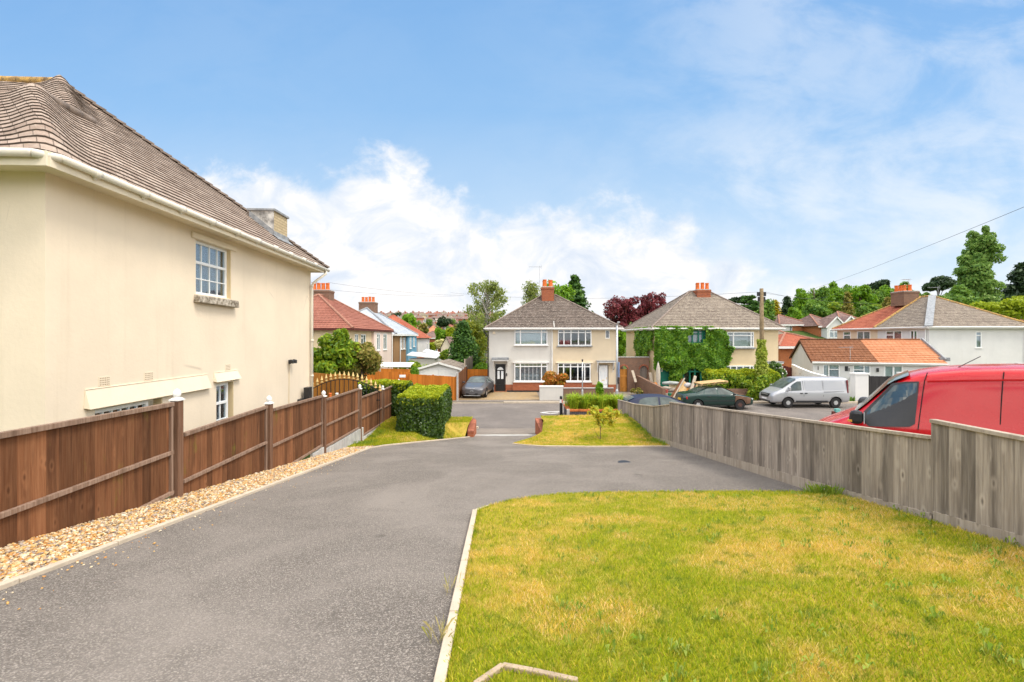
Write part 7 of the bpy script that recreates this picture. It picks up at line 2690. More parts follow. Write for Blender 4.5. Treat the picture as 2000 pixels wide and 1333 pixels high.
# trees over the ivy house roof
tree('pine_tree', 'dark flat-layered pine behind the right slope of the ivy house roof', 'tree', (W(1420, 0, 76).x, 76, -2), W(0, 575, 76).z, [((W(1418, 0, 76).x, 76, W(0, 588, 76).z), (2.0, 2, .9), .5), ((W(1412, 0, 76).x, 76, W(0, 600, 76).z), (2.2, 2, .8), .5)], LF['dark'], M['bark'], .32, 2400, 14, .4, .2, flat_=.5)
tree('pine_tree', 'broad rounded dark green pine left of the telegraph pole top', 'tree', (W(1464, 0, 80).x, 80, -2), W(0, 573, 80).z, [((W(1462, 0, 80).x, 80, W(0, 596, 80).z), (2.7, 2.4, 1.9), .6), ((W(1452, 0, 80).x, 80, W(0, 612, 80).z), (2.9, 2.4, 1.4), .4)], LF['conifer'], M['bark'], .32, 4800, 26, .34, .2, flat_=.6)
small_tree('green tree just right of the telegraph pole', 1496, 588, 640, 34, 78, 'green', 3000, .3)
small_tree('bushy green tree low behind the ivy house roof edge', 1478, 606, 640, 40, 74, 'green', 2600, .28)
conifer('narrow golden-yellow conifer on the hill', 1514, 588, 634, 18, 84, 'golden', 2600, .24, None, 24, -.25, power=.45)
conifer('dark spiky conifer between the golden conifer and the wooded bank', 1537, 578, 632, 36, 96, 'dark', 2600, .34, None, 18, .1)
# tall poplar
px_, Yd = 1908, 86
tree('poplar_tree', 'tall leaning poplar towering over the white house roof', 'tree', (W(1902, 0, Yd).x, Yd, -1), W(0, 452, Yd).z,
     [((W(x_, 0, Yd).x, Yd, W(0, y_, Yd).z), (r_, r_ * .85, 2.6), s_) for (x_, y_, r_, s_) in ((1920, 468, 2.3, .10), (1916, 488, 3.0, .14), (1913, 510, 3.4, .17), (1909, 536, 3.8, .19), (1905, 564, 4.2, .2), (1902, 590, 4.8, .2))], LF['poplar'], M['bark'], .36, 30000, 170, .32, .35, nl=30)
small_tree('mid-green tree in front of the tall poplar', 1880, 562, 628, 60, 80, 'green', 4200, .36)
conifer('dark conifer at the right edge of the photograph', 2000, 512, 606, 90, 88, 'dark', 5200, .45, None, 22, -.12, power=.8)
tree('golden_bush', 'broad yellow-green rounded tree behind the white house, at the right edge', 'tree', (W(1962, 0, 62).x, 62, -2), W(0, 580, 62).z, [((W(1955, 0, 62).x, 62, W(0, 602, 62).z), (3.5, 3, 1.6), .6), ((W(1995, 0, 62).x, 62, W(0, 606, 62).z), (3.0, 3, 1.8), .4)], LF['lime'], M['bark'], .26, 7000, 34, .30, .25)

# ------------------------------------------------------------------ telegraph pole and wires
PY_ = 33.4
pp = W(1487.3, 0, PY_)
T = Thing('telegraph_pole', 'tall brown wooden telegraph pole with creeper climbing its lower half', 'pole', (pp.x, PY_, -4.5))
Hp = W(0, 564, PY_).z + 4.5
T.part('pole', MB().tube([(0, 0, -.3), (.02, 0, Hp * .5), (.0, 0, Hp)], [.17, .15, .125], 12), mat('pole_wood', (.22, .16, .09), .9, .25, 6, streak=.4), smooth=True)
am_ = MB()
for s in (-1, 1):
    am_.box(s * .10, -.05, Hp - .55, s * .32, .05, Hp - .25)
    am_.box(s * .14, -.06, Hp - .95, s * .26, .06, Hp - .6)
T.part('bracket', am_, M['darkmetal'], bevel=.015)
zz_ = rng.uniform(.1, W(0, 664, PY_).z + 4.5, 4600)
rr_ = (.20 + .30 * (1 - zz_ / 4.6)) * rng.uniform(.6, 1.25, 4600) + .05 * np.sin(zz_ * 6)
aa = rng.uniform(0, 6.28, 4600)
Pv = np.stack([rr_ * np.cos(aa), rr_ * np.sin(aa), zz_], 1)
T.part('creeper', leaf_mesh('creeper', Pv, np.stack([np.cos(aa), np.sin(aa), .2 + 0 * aa], 1), .12, LF['hop'], 1.3, .5), LF['hop'])
top_ = Vector((pp.x, PY_, Hp - 4.75))


def wire(label, p, q, sag, r=.012, group='overhead wires'):
    p, q = Vector(p), Vector(q)
    pts = [p.lerp(q, t / 14) - Vector((0, 0, sag * 4 * (t / 14) * (1 - t / 14))) for t in range(15)]
    return solo('wire', label, 'wire', MB().tube(pts, r, 5), M['darkmetal'], p, group=group)


wire('long dark overhead wire climbing from the hill to the top right corner', W(1560, 572, 60), W(2060, 380, 14), .25, .008, None)
wire('thin overhead wire running right from the telegraph pole to the hill', top_ + Vector((.3, 0, 0)), W(1640, 570, 80), .8, .009, None)
wire('second thin overhead wire running right from the telegraph pole, lower', top_ + Vector((.3, 0, -.1)), W(1880, 578, 60), .9, .008, None)
wire('thin overhead wire running left from the telegraph pole over the ivy house', top_ - Vector((.3, 0, 0)), W(880, 572, 60), .6, .009, None)
wire('upper of two thin wires over the brown-roofed row', W(640, 552, 44), W(905, 577, 70), .3, .010, None)
wire('lower of two thin wires over the brown-roofed row', W(640, 566, 44), W(905, 578, 70), .3, .010, None)

# ------------------------------------------------------------------ timber, parasol and clutter by the ivy house
def plank(label, p, q, w, t, mt, group=None):
    return solo('plank', label, 'plank', MB().beam(p, q, w, t, (0, -1, .3)), M[mt], p, group=group, bevel=.006)


Yt = 33.6
pl = [(1306, 784, 1333, 741, .16, .05, 'brownwood', 'leaning plank with dark reddish paint, leftmost of the timber heap'), (1310, 786, 1337, 739, .10, .05, 'greyrail', 'whitish leaning board rising highest in the timber heap behind the navy car'),
      (1314, 787, 1337, 745, .09, .06, 'rawwood', None), (1317.5, 788, 1339, 747, .10, .05, 'rawwood', None), (1321, 788, 1340.5, 748, .10, .07, 'rawwood', None), (1325, 788, 1342, 749, .08, .05, 'rawwood', None), (1328.5, 787, 1344, 752, .09, .05, 'rawwood', None),
      (1332, 782, 1347, 752, .09, .05, 'gatewood', None), (1336, 781, 1351, 755, .08, .05, 'rawwood', None), (1340, 780, 1353, 750, .07, .05, 'rawwood', None), (1303, 784, 1326, 752, .07, .05, 'rawwood', None),
      (1346, 776, 1358, 735, .20, .10, 'greyrail', 'thick timber post leaning against the hedge end'),
      (1351, 775, 1357, 752, .10, .05, 'redshed', 'short dark red strip of timber beside the leaning post'), (1354, 778, 1362, 750, .09, .05, 'rawwood', 'short raw timber strip against the end of the hedge')]
for (a, b, c, d, w, t, mt, lab) in pl:
    plank(lab or 'raw yellow timber board leaning in the heap behind the navy car', W(a, b, Yt), W(c, d, Yt + 1.0), w, t, mt, None if lab else 'raw boards leaning in the timber heap')
for i, (px, py, w) in enumerate(((1338, 768, 1.2), (1345, 772, 1.0), (1341, 763, 1.1))):
    p = W(px, py, 34.2)
    plank('raw timber length lying across the heap behind the green car', p - Vector((w / 2, 0, .05)), p + Vector((w / 2, .3, .10)), .2, .09, 'rawwood', 'timber lengths lying across the heap')
plank('grey plank leaning against the brick archway wall', W(1235, 724, 37.3), W(1242, 747, 36.6), .2, .05, 'greyrail')
plank('grey post leaning at the right end of the brick archway wall', W(1270, 728, 37.2), W(1273.5, 757, 37.0), .26, .06, 'greyrail')
plank('orange-brown board lying askew below the folded parasol', W(1279, 748, 34.8), W(1288, 762, 34.2), .22, .05, 'orangewood')
p = W(1285.5, 766, 35)
T = Thing('parasol', 'closed beige parasol standing in front of the green door', 'parasol', (p.x, 35, -4.45))
hp_ = W(0, 709, 35).z + 4.45
T.part('pole', MB().tube([(0, 0, 0), (0, 0, hp_ + .08)], .025, 8), M['galv'])
cv = MB()
k = 12
prof = [(.09, .75), (.17, .85), (.12, .98), (.15, 1.1), (.17, 1.5), (.14, hp_ - .45), (.06, hp_ - .08), (.02, hp_)]
T.part('canopy', cv.lathe(prof, (0, 0, 0), 14), mat('beige_canvas', (.50, .45, .37), .95, .12, 5, bump=.4), smooth=True)
rp = W(1316, 749, 34.6)
solo('rolled_tarp', 'pale rolled tarpaulin lying on the timber heap', 'roll', MB().tube([rp - Vector((.85, 0, 0)), rp - Vector((.3, .02, -.03)), rp + Vector((.2, 0, 0)), rp + Vector((.6, 0, -.05))], [.10, .14, .13, .09], 10), mat('pale_tarp', (.36, .38, .36), .7, .2, 4), rp, smooth=True)
rp = W(1343, 753, 34.5)
solo('sack', 'crumpled grey-white sack among the timber', 'sack', MB().tube([rp - Vector((.3, 0, .05)), rp, rp + Vector((.3, .05, .05))], [.12, .22, .1], 9), mat('sack_cloth', (.48, .46, .46), .8, .25, 6), rp, smooth=True)
for (px, py, s, c, lab) in ((1308, 771, .28, (.02, .22, .12), 'small green tub in the clutter by the timber'), (1302, 764, .25, (.45, .10, .08), 'small red tub in the clutter by the timber'), (1297, 763, .2, (.28, .10, .42), 'small purple bag in the clutter by the timber')):
    p = W(px, py, 34.0)
    solo('tub', lab, 'tub', MB().lathe([(s * .35, -s * .6), (s * .5, s * .3), (s * .55, s * .35), (s * .45, s * .33)], p, 12), mat('tub_colour', c, .5, .1, 4), p)
for (px, py, w, h) in ((1300, 758, .9, .25), (1290, 769, .8, .3), (1318, 762, 1.0, .3)):
    p = W(px, py, 34.4)
    solo('rubble_bag', 'pale sagging builder\'s bag in the clutter by the timber', 'bag', MB().tube([p - Vector((w / 2, 0, h * .2)), p, p + Vector((w / 2, 0, -h * .2))], [h * .35, h * .6, h * .3], 9), mat('bag_cloth', (.33, .28, .23), .9, .25, 5), p, smooth=True, group='pale bags in the timber clutter')
# brown side panel and teal cap behind the grey fence, in front of the red van
p = W(1627, 806, 11.5)
solo('side_fence', 'low dark brown panel between the grey fence and the red van bonnet', 'fence', MB().box(p.x, 11.5, -3.2, p.x + 1.0, 11.55, p.z).box(p.x - .03, 11.46, -3.2, p.x + .03, 11.52, p.z + .03), M['redshed'], (p.x, 11.5, -3.2), bevel=.006)
p = W(1636, 806, 11.5)
solo('teal_block', 'small teal block standing on the low brown panel', 'block', MB().box(p.x - .05, 11.48, p.z + .002, p.x + .06, 11.57, p.z + .09), mat('teal_plastic', (.16, .42, .38), .5), (p.x, 11.5, p.z), bevel=.008)

# ------------------------------------------------------------------ vehicles
def lerp_st(st, x):
    xs_ = [s[0] for s in st]
    return [float(np.interp(x, xs_, [s[k] for s in st])) for k in range(1, 6)]


def ring(s):
    """half ring of a cross-section, bottom centre to top centre: (y, z)"""
    zb, be, tp, wb, wr = s
    g_ = tp - be
    return [(0, zb), (wb * .80, zb), (wb * .955, zb + (be - zb) * .12), (wb * .995, zb + (be - zb) * .35), (wb, zb + (be - zb) * .62), (wb * .985, be - .04 * (be - zb)), (wb * .955, be + .02 * g_),
            (wr + (wb * .955 - wr) * .12, tp - .16 * g_ - .01), (wr * .93, tp - .045 * g_ - .003), (wr * .5, tp - .006 * g_), (0, tp)]


def y_at(st, x, z):
    r = ring(lerp_st(st, x))
    zs_ = [p[1] for p in r[2:9]]
    ys_ = [p[0] for p in r[2:9]]
    return float(np.interp(z, zs_, ys_))


def car_body(name, st, arches, mats, sub=2):
    """closed body lofted through its stations, wheel arches cut out"""
    vs, fs = [], []
    nr = 11
    full = nr * 2 - 2
    for s in st:
        h = ring(s[1:])
        pts = [(y, z) for (y, z) in h] + [(-y, z) for (y, z) in h[-2:0:-1]]
        vs += [(s[0], y, z) for (y, z) in pts]
    for i in range(len(st) - 1):
        for j in range(full):
            j2 = (j + 1) % full
            fs.append((i * full + j, (i + 1) * full + j, (i + 1) * full + j2, i * full + j2))
    e = (len(st) - 1) * full
    for b, rev in ((0, False), (e, True)):
        # cap as quads across the ring
        for j in range(nr - 1):
            q = (b + j, b + j + 1, b + (full - j - 1) % full, b + (full - j) % full)
            q = tuple(dict.fromkeys(q))
            fs.append(q if not rev else tuple(reversed(q)))
    me = bpy.data.meshes.new(name)
    me.from_pydata(vs, [], fs)
    me.materials.append(mats[0])
    me.polygons.foreach_set('use_smooth', [True] * len(fs))
    me.update()
    o = bpy.data.objects.new(name, me)
    COL.objects.link(o)
    s_ = o.modifiers.new('s', 'SUBSURF')
    s_.levels = s_.render_levels = sub
    cut = MB()
    for (x, z, r) in arches:
        for sgn in (-1, 1):
            cut.lathe([(r, .42), (r, 1.3)] if sgn > 0 else [(r, -1.3), (r, -.42)], (x, 0, z), 28, 'y')
    c = bpy.data.objects.new('cut', cut.mesh('cut', mats[1]))
    COL.objects.link(c)
    bo = o.modifiers.new('b', 'BOOLEAN')
    bo.operation = 'DIFFERENCE'
    bo.object = c
    bo.solver = 'EXACT'
    bo.material_mode = 'TRANSFER'
    dg = bpy.context.evaluated_depsgraph_get()
    dg.update()
    out = bpy.data.meshes.new_from_object(o.evaluated_get(dg))
    out.name = name
    bpy.data.objects.remove(o)
    bpy.data.objects.remove(c)
    return out


def side_patch(st, poly, sgn, off=.008, nx=10, nz=6):
    """a flat panel following the body side: poly in (x, z), given as bottom and top edges"""
    mb = MB()
    bot, top = poly
    bx = [p[0] for p in bot]
    L = []
    for i in range(nx + 1):
        f = i / nx
        pb = Vector(bot[0]).lerp(Vector(bot[1]), f) if len(bot) == 2 else Vector((np.interp(f, np.linspace(0, 1, len(bot)), [p[0] for p in bot]), np.interp(f, np.linspace(0, 1, len(bot)), [p[1] for p in bot])))
        pt = Vector((np.interp(f, np.linspace(0, 1, len(top)), [p[0] for p in top]), np.interp(f, np.linspace(0, 1, len(top)), [p[1] for p in top])))
        col_ = []
        for k in range(nz + 1):
            p = pb.lerp(pt, k / nz)
            col_.append((p[0], sgn * (y_at(st, p[0], p[1]) + off), p[1]))
        L.append(col_)
    A_ = np.array(L)
    X_, Z_ = A_[..., 0].ravel(), A_[..., 2].ravel()
    B_ = np.stack([np.ones_like(X_), X_, Z_, X_ * X_, X_ * Z_, Z_ * Z_], 1)
    yv = A_[..., 1].ravel() * sgn
    fit = B_ @ np.linalg.lstsq(B_, yv, rcond=None)[0]
    A_[..., 1] = (sgn * (fit + .6 * max(0, (yv - fit).max()))).reshape(A_[..., 1].shape)
    L = [[tuple(p) for p in r_] for r_ in A_]
    for i in range(nx):
        for k in range(nz):
            q = (L[i][k], L[i + 1][k], L[i + 1][k + 1], L[i][k + 1])
            mb.face(*(q if sgn < 0 else q[::-1]))
    return mb


def screen_patch(st, x0, x1, f0=.9, f1=.92, off=.012, n=8, m=8, trim=0.0):
    """glass over the sloping top surface between stations x0 (low) and x1 (high)"""
    mb = MB()
    L = []
    for i in range(n + 1):
        x = x0 + (x1 - x0) * i / n
        zb, be, tp, wb, wr = lerp_st(st, x)
        w = (wr * .97) * (f0 + (f1 - f0) * i / n)
        row = []
        for j in range(-m, m + 1):
            y = w * j / m
            z = tp - (abs(y) / max(wr, .01)) ** 3 * .05 * (tp - be) + off
            row.append((x + (off if x0 > x1 else -off), y, z))
        L.append(row)
    for i in range(n):
        for j in range(2 * m):
            mb.face(L[i][j], L[i][j + 1], L[i + 1][j + 1], L[i + 1][j])
    return mb


def wheels(T, pos, r, w, rim_mats, spokes=6):
    for (x, y, sgn), rmat in zip(pos, rim_mats):
        tp = MB().lathe([(r * .66, -w / 2), (r * .93, -w / 2), (r, -w * .36), (r, w * .36), (r * .93, w / 2), (r * .66, w / 2)], (x, y, r), 28, 'y')
        t = T.part('wheel', tp, M['rubber'], smooth=False)
        rm_ = MB()
        o = y + sgn * w * .46
        rm_.lathe([(r * .67, -.03 * sgn), (r * .67, .0), (r * .61, .004 * sgn), (r * .60, -.03 * sgn)], (x, o, r), 28, 'y')
        rm_.lathe([(r * .14, -.03 * sgn), (r * .13, .012 * sgn), (.01, .014 * sgn)], (x, o, r), 14, 'y')
        for k in range(spokes):
            a = 2 * math.pi * k / spokes
            p = Vector((x + r * .10 * math.cos(a), o + .002 * sgn, r + r * .10 * math.sin(a)))
            q = Vector((x + r * .63 * math.cos(a), o - .004 * sgn, r + r * .63 * math.sin(a)))
            rm_.beam(p, q, r * .27, .02, (0, sgn, 0))
        T.part('rim', rm_, M[rmat], t)
        T.part('hub_back', MB().lathe([(r * .62, 0), (r * .61, .004)], (x, o - sgn * .06, r), 24, 'y'), M['darkmetal'], t)


def strip(st, pts, sgn, w=.012, off=.002):
    mb = MB()
    for p, q in zip(pts[:-1], pts[1:]):
        a = (p[0], sgn * (y_at(st, *p) + off), p[1])
        b = (q[0], sgn * (y_at(st, *q) + off), q[1])
        mb.beam(a, b, w, .006, (0, sgn, 0))
    return mb


M['headlamp'] = mat('headlamp_lens', (.55, .58, .60), .12, .1, 12, metal=.3, spec=.6)
M['taillamp'] = mat('tail_lamp_lens', (.55, .012, .015), .2, .1, 8, spec=.6)
M['yellowplate'] = mat('yellow_plate', (.80, .48, .03), .5)
M['dark'] = mat('arch_liner', (.01, .01, .01), .9)

SALOON = [(-2.30, .42, .70, .80, .62, .46), (-2.24, .30, .76, .92, .76, .58), (-2.05, .24, .86, 1.00, .83, .66), (-1.62, .20, .91, 1.03, .85, .69), (-1.42, .20, .925, 1.05, .855, .69), (-1.05, .20, .93, 1.24, .86, .63),
          (-.72, .20, .93, 1.365, .86, .585), (-.1, .20, .925, 1.40, .86, .575), (.30, .20, .92, 1.385, .86, .575), (.62, .20, .915, 1.25, .86, .62), (1.02, .20, .90, 1.02, .855, .69), (1.2, .20, .87, .955, .85, .70),
          (1.75, .21, .79, .87, .83, .64), (2.10, .24, .70, .77, .76, .56), (2.27, .32, .58, .66, .64, .44)]


def build_car(name, label, loc, rotz, st, wb, r, paint, rims, sidewin, kind, length_scale=1.0, front='plain', w_tyre=.20, winglass='carglass'):
    T = Thing(name, label, 'car', loc, rotz)
    body = car_body('body', st, [(wb[0], r, r + .055), (wb[1], r, r + .055)], [M[paint], M['dark']])
    b = T.part('body', body, None)
    wt = max(s[4] for s in st)
    wheels(T, [(x, s * (wt - w_tyre * .55), s) for x in wb for s in (-1, 1)], r, w_tyre, rims)
    for sgn in (-1, 1):
        for (bot, top) in sidewin:
            sp_ = side_patch(st, (bot, top), sgn, .004)
            w = T.part('window', sp_, M[winglass], smooth=True)
    return T, b


# ---- grey saloon on the forecourt, nose to the road
GST = [(s[0] * 1.065, s[1] * .95, s[2] * 1.0, s[3] * 1.03, s[4] * 1.07, s[5] * 1.05) for s in SALOON]
win = [([(-1.05, .98), (.0, .97)], [(-.80, 1.16), (-.62, 1.32), (.0, 1.36)]), ([(.06, .97), (.98, .96)], [(.06, 1.36), (.35, 1.33), (.62, 1.20)])]
cx_, cyy = W(933, 0, 35.3).x - .1, 35.75
T, b = build_car('saloon_car', 'dark grey saloon car parked nose-out in front of the white half of the house', (cx_ + .15, cyy, -4.42), R(-90 - 8), GST, (-1.42, 1.42), .33, 'greypaint', ['alloy'] * 4, win, 'saloon')
T.part('windscreen', screen_patch(GST, 1.10, .36, .98, .95), M['carglass'], smooth=True)
T.part('rear_window', screen_patch(GST, -1.50, -.80, .98, .95), M['carglass'], smooth=True)
for s in (-1, 1):
    km = MB()
    ys_ = [.03, .10, .26, .33]
    km.hexa([(2.395, s * .05, .56), (2.36, s * .31, .57), (2.30, s * .31, .57), (2.30, s * .05, .56), (2.36, s * .04, .71), (2.29, s * .29, .72), (2.24, s * .29, .72), (2.24, s * .04, .71)])
    gk = T.part('grille', km, M['black'], bevel=.025)
    T.part('grille_frame', MB().tube([(2.41, s * .04, .55), (2.37, s * .32, .56), (2.30, s * .30, .725), (2.37, s * .035, .715), (2.41, s * .04, .55)], .014, 6), M['alloy'], gk)
    T.part('headlight', MB().hexa([(2.30, s * .42, .62), (1.98, s * .80, .66), (1.9, s * .74, .66), (2.2, s * .42, .62), (2.25, s * .40, .71), (1.92, s * .80, .77), (1.86, s * .72, .77), (2.16, s * .40, .71)]), M['headlamp'], bevel=.02)
    T.part('fog_light', MB().box(2.17, s * .62 - .11, .34, 2.30, s * .62 + .11, .44), M['headlamp'], bevel=.03)
    T.part('mirror', MB().box(.78, s * .98 - .10, .98, .95, s * .98 + .09, 1.10), M['greypaint'], bevel=.04)
T.part('air_intake', MB().box(2.30, -.44, .27, 2.405, .44, .42), M['black'], bevel=.03)
T.part('bumper_lip', MB().box(2.28, -.62, .20, 2.40, .62, .235), M['alloy'], bevel=.01)
T.part('bonnet_badge', MB().lathe([(.035, 0), (.035, .012), (.01, .014)], (2.25, 0, .775), 14, 'z'), M['blue'])

# ---- dark green saloon with a brown front wing, side on
win = [([(-1.28, .98), (-1.02, .97)], [(-1.03, 1.16), (-.95, 1.19)]), ([(-.95, .97), (-.16, .965)], [(-.84, 1.25), (-.72, 1.30), (-.16, 1.345)]), ([(-.06, .965), (.93, .95)], [(-.06, 1.345), (.28, 1.325), (.55, 1.19)])]
gX = W(1398, 0, 28.8).x + .33
T, b = build_car('saloon_car', 'old dark green saloon car with one brown front wing and a pallet on its roof', (gX, 28.95 + .86, -4.53), 0, SALOON, (-1.36, 1.28), .31, 'greenpaint', ['alloy', 'alloy', 'rusty', 'rusty'], win, 'saloon', winglass='carglass')
T.part('windscreen', screen_patch(SALOON, 1.02, .34, .98, .95), M['carglass'], smooth=True)
T.part('rear_window', screen_patch(SALOON, -1.40, -.76, .98, .95), M['carglass'], smooth=True)
ax_ = [.95 + .69 * i / 8 for i in range(9)]
wing = side_patch(SALOON, ([(x, .31 + math.sqrt(max(0, .37 ** 2 - (x - 1.28) ** 2))) for x in ax_], [(.98, .895), (1.1, .885), (1.3, .865), (1.6, .81), (1.72, .80)]), -1, .010, 16, 6)
w2 = side_patch(SALOON, ([(1.655, .34), (1.93, .40)], [(1.71, .80), (2.0, .735)]), -1, .010, 6, 6)
T.part('wing', wing, M['primer'], smooth=True, label='brown primer front wing')
T.part('wing_tip', w2, M['primer'], smooth=True)
T.part('bonnet', screen_patch(SALOON, 2.0, 1.15, 1.05, 1.05, .006), M['primer'], smooth=True)
for s in (-1, 1):
    T.part('tail_light', MB().hexa([(-2.29, s * .55, .66), (-2.05, s * .845, .66), (-2.0, s * .80, .66), (-2.2, s * .5, .66), (-2.27, s * .52, .82), (-2.05, s * .845, .82), (-2.0, s * .78, .82), (-2.2, s * .5, .82)][::1]), M['taillamp'], bevel=.015)
    T.part('headlight', MB().box(2.02, s * .62 - .12, .60, 2.16, s * .62 + .10, .70), M['headlamp'], bevel=.03)
    T.part('mirror', MB().box(.80, s * .93 - .08, .92, .95, s * .93 + .08, 1.04), M['black'], bevel=.03)
    hm = MB()
    for x in (-.78, .12):
        hm.box(x, s * .865 - .012, .80, x + .22, s * .865 + .012, .84)
    T.part('door_handle', hm, M['black'], bevel=.008)
    T.part('side_moulding', strip(SALOON, [(-1.0, .56), (-.4, .56), (.4, .56), (.95, .56)], s, .05, .006), M['black'])
    T.part('door_gap', strip(SALOON, [(-.11, .30), (-.11, .6), (-.11, .92)], s, .014).add([], []), M['dark'])
T.part('number_plate', MB().box(-2.335, -.42, .56, -2.30, -.02, .68), M['yellowplate'])
T.part('roof_bar', MB().box(-.72, -.62, 1.40, -.66, .62, 1.44).box(.12, -.62, 1.40, .18, .62, 1.44), M['black'])
pm = MB()
pal = (gX - .42, 28.95 + .86, -4.53 + 1.60)
for i in range(7):
    pm.box(-1.0 + i * .0, -.6 + i * .18, .11, .72, -.6 + i * .18 + .12, .135)
for y in (-.55, 0, .5):
    pm.box(-1.0, y, 0, .72, y + .08, .02)
    for x in (-1.0, -.2, .6):
        pm.box(x, y, .022, x + .12, y + .1, .108)
for x in (-1.0, -.55, -.1, .35, .62):
    pm.box(x, -.6, .087, x + .1, .62, .108)
pm.v = [(v[0] + pal[0] + .35, v[1] + pal[1], v[2] + pal[2] - .12 + v[0] * .10 + .10) for v in pm.v]
solo('pallet', 'raw wooden pallet tied on the roof of the green car', 'pallet', pm, M['rawwood'], pal)

# ---- navy hatchback behind the grey fence
HATCH = [(-2.02, .42, .72, .95, .66, .50), (-1.98, .30, .82, 1.10, .80, .58), (-1.85, .22, .92, 1.24, .85, .60), (-1.5, .20, .94, 1.40, .87, .58), (-1.0, .20, .94, 1.46, .88, .59), (-.2, .20, .93, 1.475, .88, .59), (.35, .20, .92, 1.42, .88, .59),
         (.85, .20, .91, 1.22, .875, .64), (1.28, .20, .89, 1.0, .87, .70), (1.45, .20, .86, .95, .865, .70), (1.8, .22, .77, .86, .84, .62), (2.05, .28, .66, .74, .74, .52), (2.14, .36, .56, .63, .62, .40)]
win = [([(-1.45, 1.02), (-.35, .98)], [(-1.30, 1.26), (-1.0, 1.37), (-.35, 1.41)]), ([(-.25, .98), (.98, .95)], [(-.25, 1.41), (.2, 1.37), (.62, 1.20)])]
hx = W(1282, 0, 24.6).x + .35
T, b = build_car('hatchback_car', 'navy blue hatchback with only its roof and windows showing over the grey fence', (hx, 25.0, -4.54), 0, HATCH, (-1.28, 1.30), .31, 'navypaint', ['alloy'] * 4, win, 'hatch')
T.part('windscreen', screen_patch(HATCH, 1.22, .42, .98, .95), M['carglass'], smooth=True)
T.part('rear_window', screen_patch(HATCH, -1.93, -1.55, .98, .95), M['carglass'], smooth=True)
T.part('roof_aerial', MB().tube([(-1.1, 0, 1.46), (-1.3, 0, 1.62)], .012, 6), M['black'])
for s in (-1, 1):
    T.part('tail_light', MB().box(-1.98, s * .74 - .08, .85, -1.86, s * .74 + .08, 1.1), M['taillamp'], bevel=.02)
    T.part('mirror', MB().box(.78, s * .95 - .09, .95, .95, s * .95 + .09, 1.07), M['navypaint'], bevel=.03)

# ---- silver panel van, facing left
VAN = [(-2.52, .46, .85, 1.80, .84, .70), (-2.48, .34, .95, 1.92, .92, .74), (-2.35, .30, 1.02, 1.955, .95, .765), (-1.8, .28, 1.05, 1.965, .955, .775), (-.6, .28, 1.05, 1.97, .955, .775), (.35, .28, 1.05, 1.96, .955, .77), (.80, .28, 1.05, 1.91, .955, .76),
       (1.25, .28, 1.05, 1.62, .955, .76), (1.78, .28, 1.06, 1.24, .95, .78), (1.95, .28, 1.03, 1.14, .945, .78), (2.22, .28, .94, 1.03, .92, .74), (2.44, .30, .80, .88, .84, .62), (2.52, .36, .62, .70, .72, .50)]
vx = (W(1537, 0, 29.7).x + W(1632, 0, 29.7).x) / 2
T = Thing('panel_van', 'silver panel van parked facing left in front of the peeling white wall', 'van', (vx, 29.65 + .95, -4.53), R(180))
WBV = (-1.57, 1.50)
T.part('body', car_body('body', VAN, [(x, .33, .40) for x in WBV], [M['silverpaint'], M['dark']]), None)
wheels(T, [(x, s * .83, s) for x in WBV for s in (-1, 1)], .335, .21, ['alloy'] * 4, 7)
T.part('windscreen', screen_patch(VAN, 1.76, .86, .97, .96), M['carglass'], smooth=True)
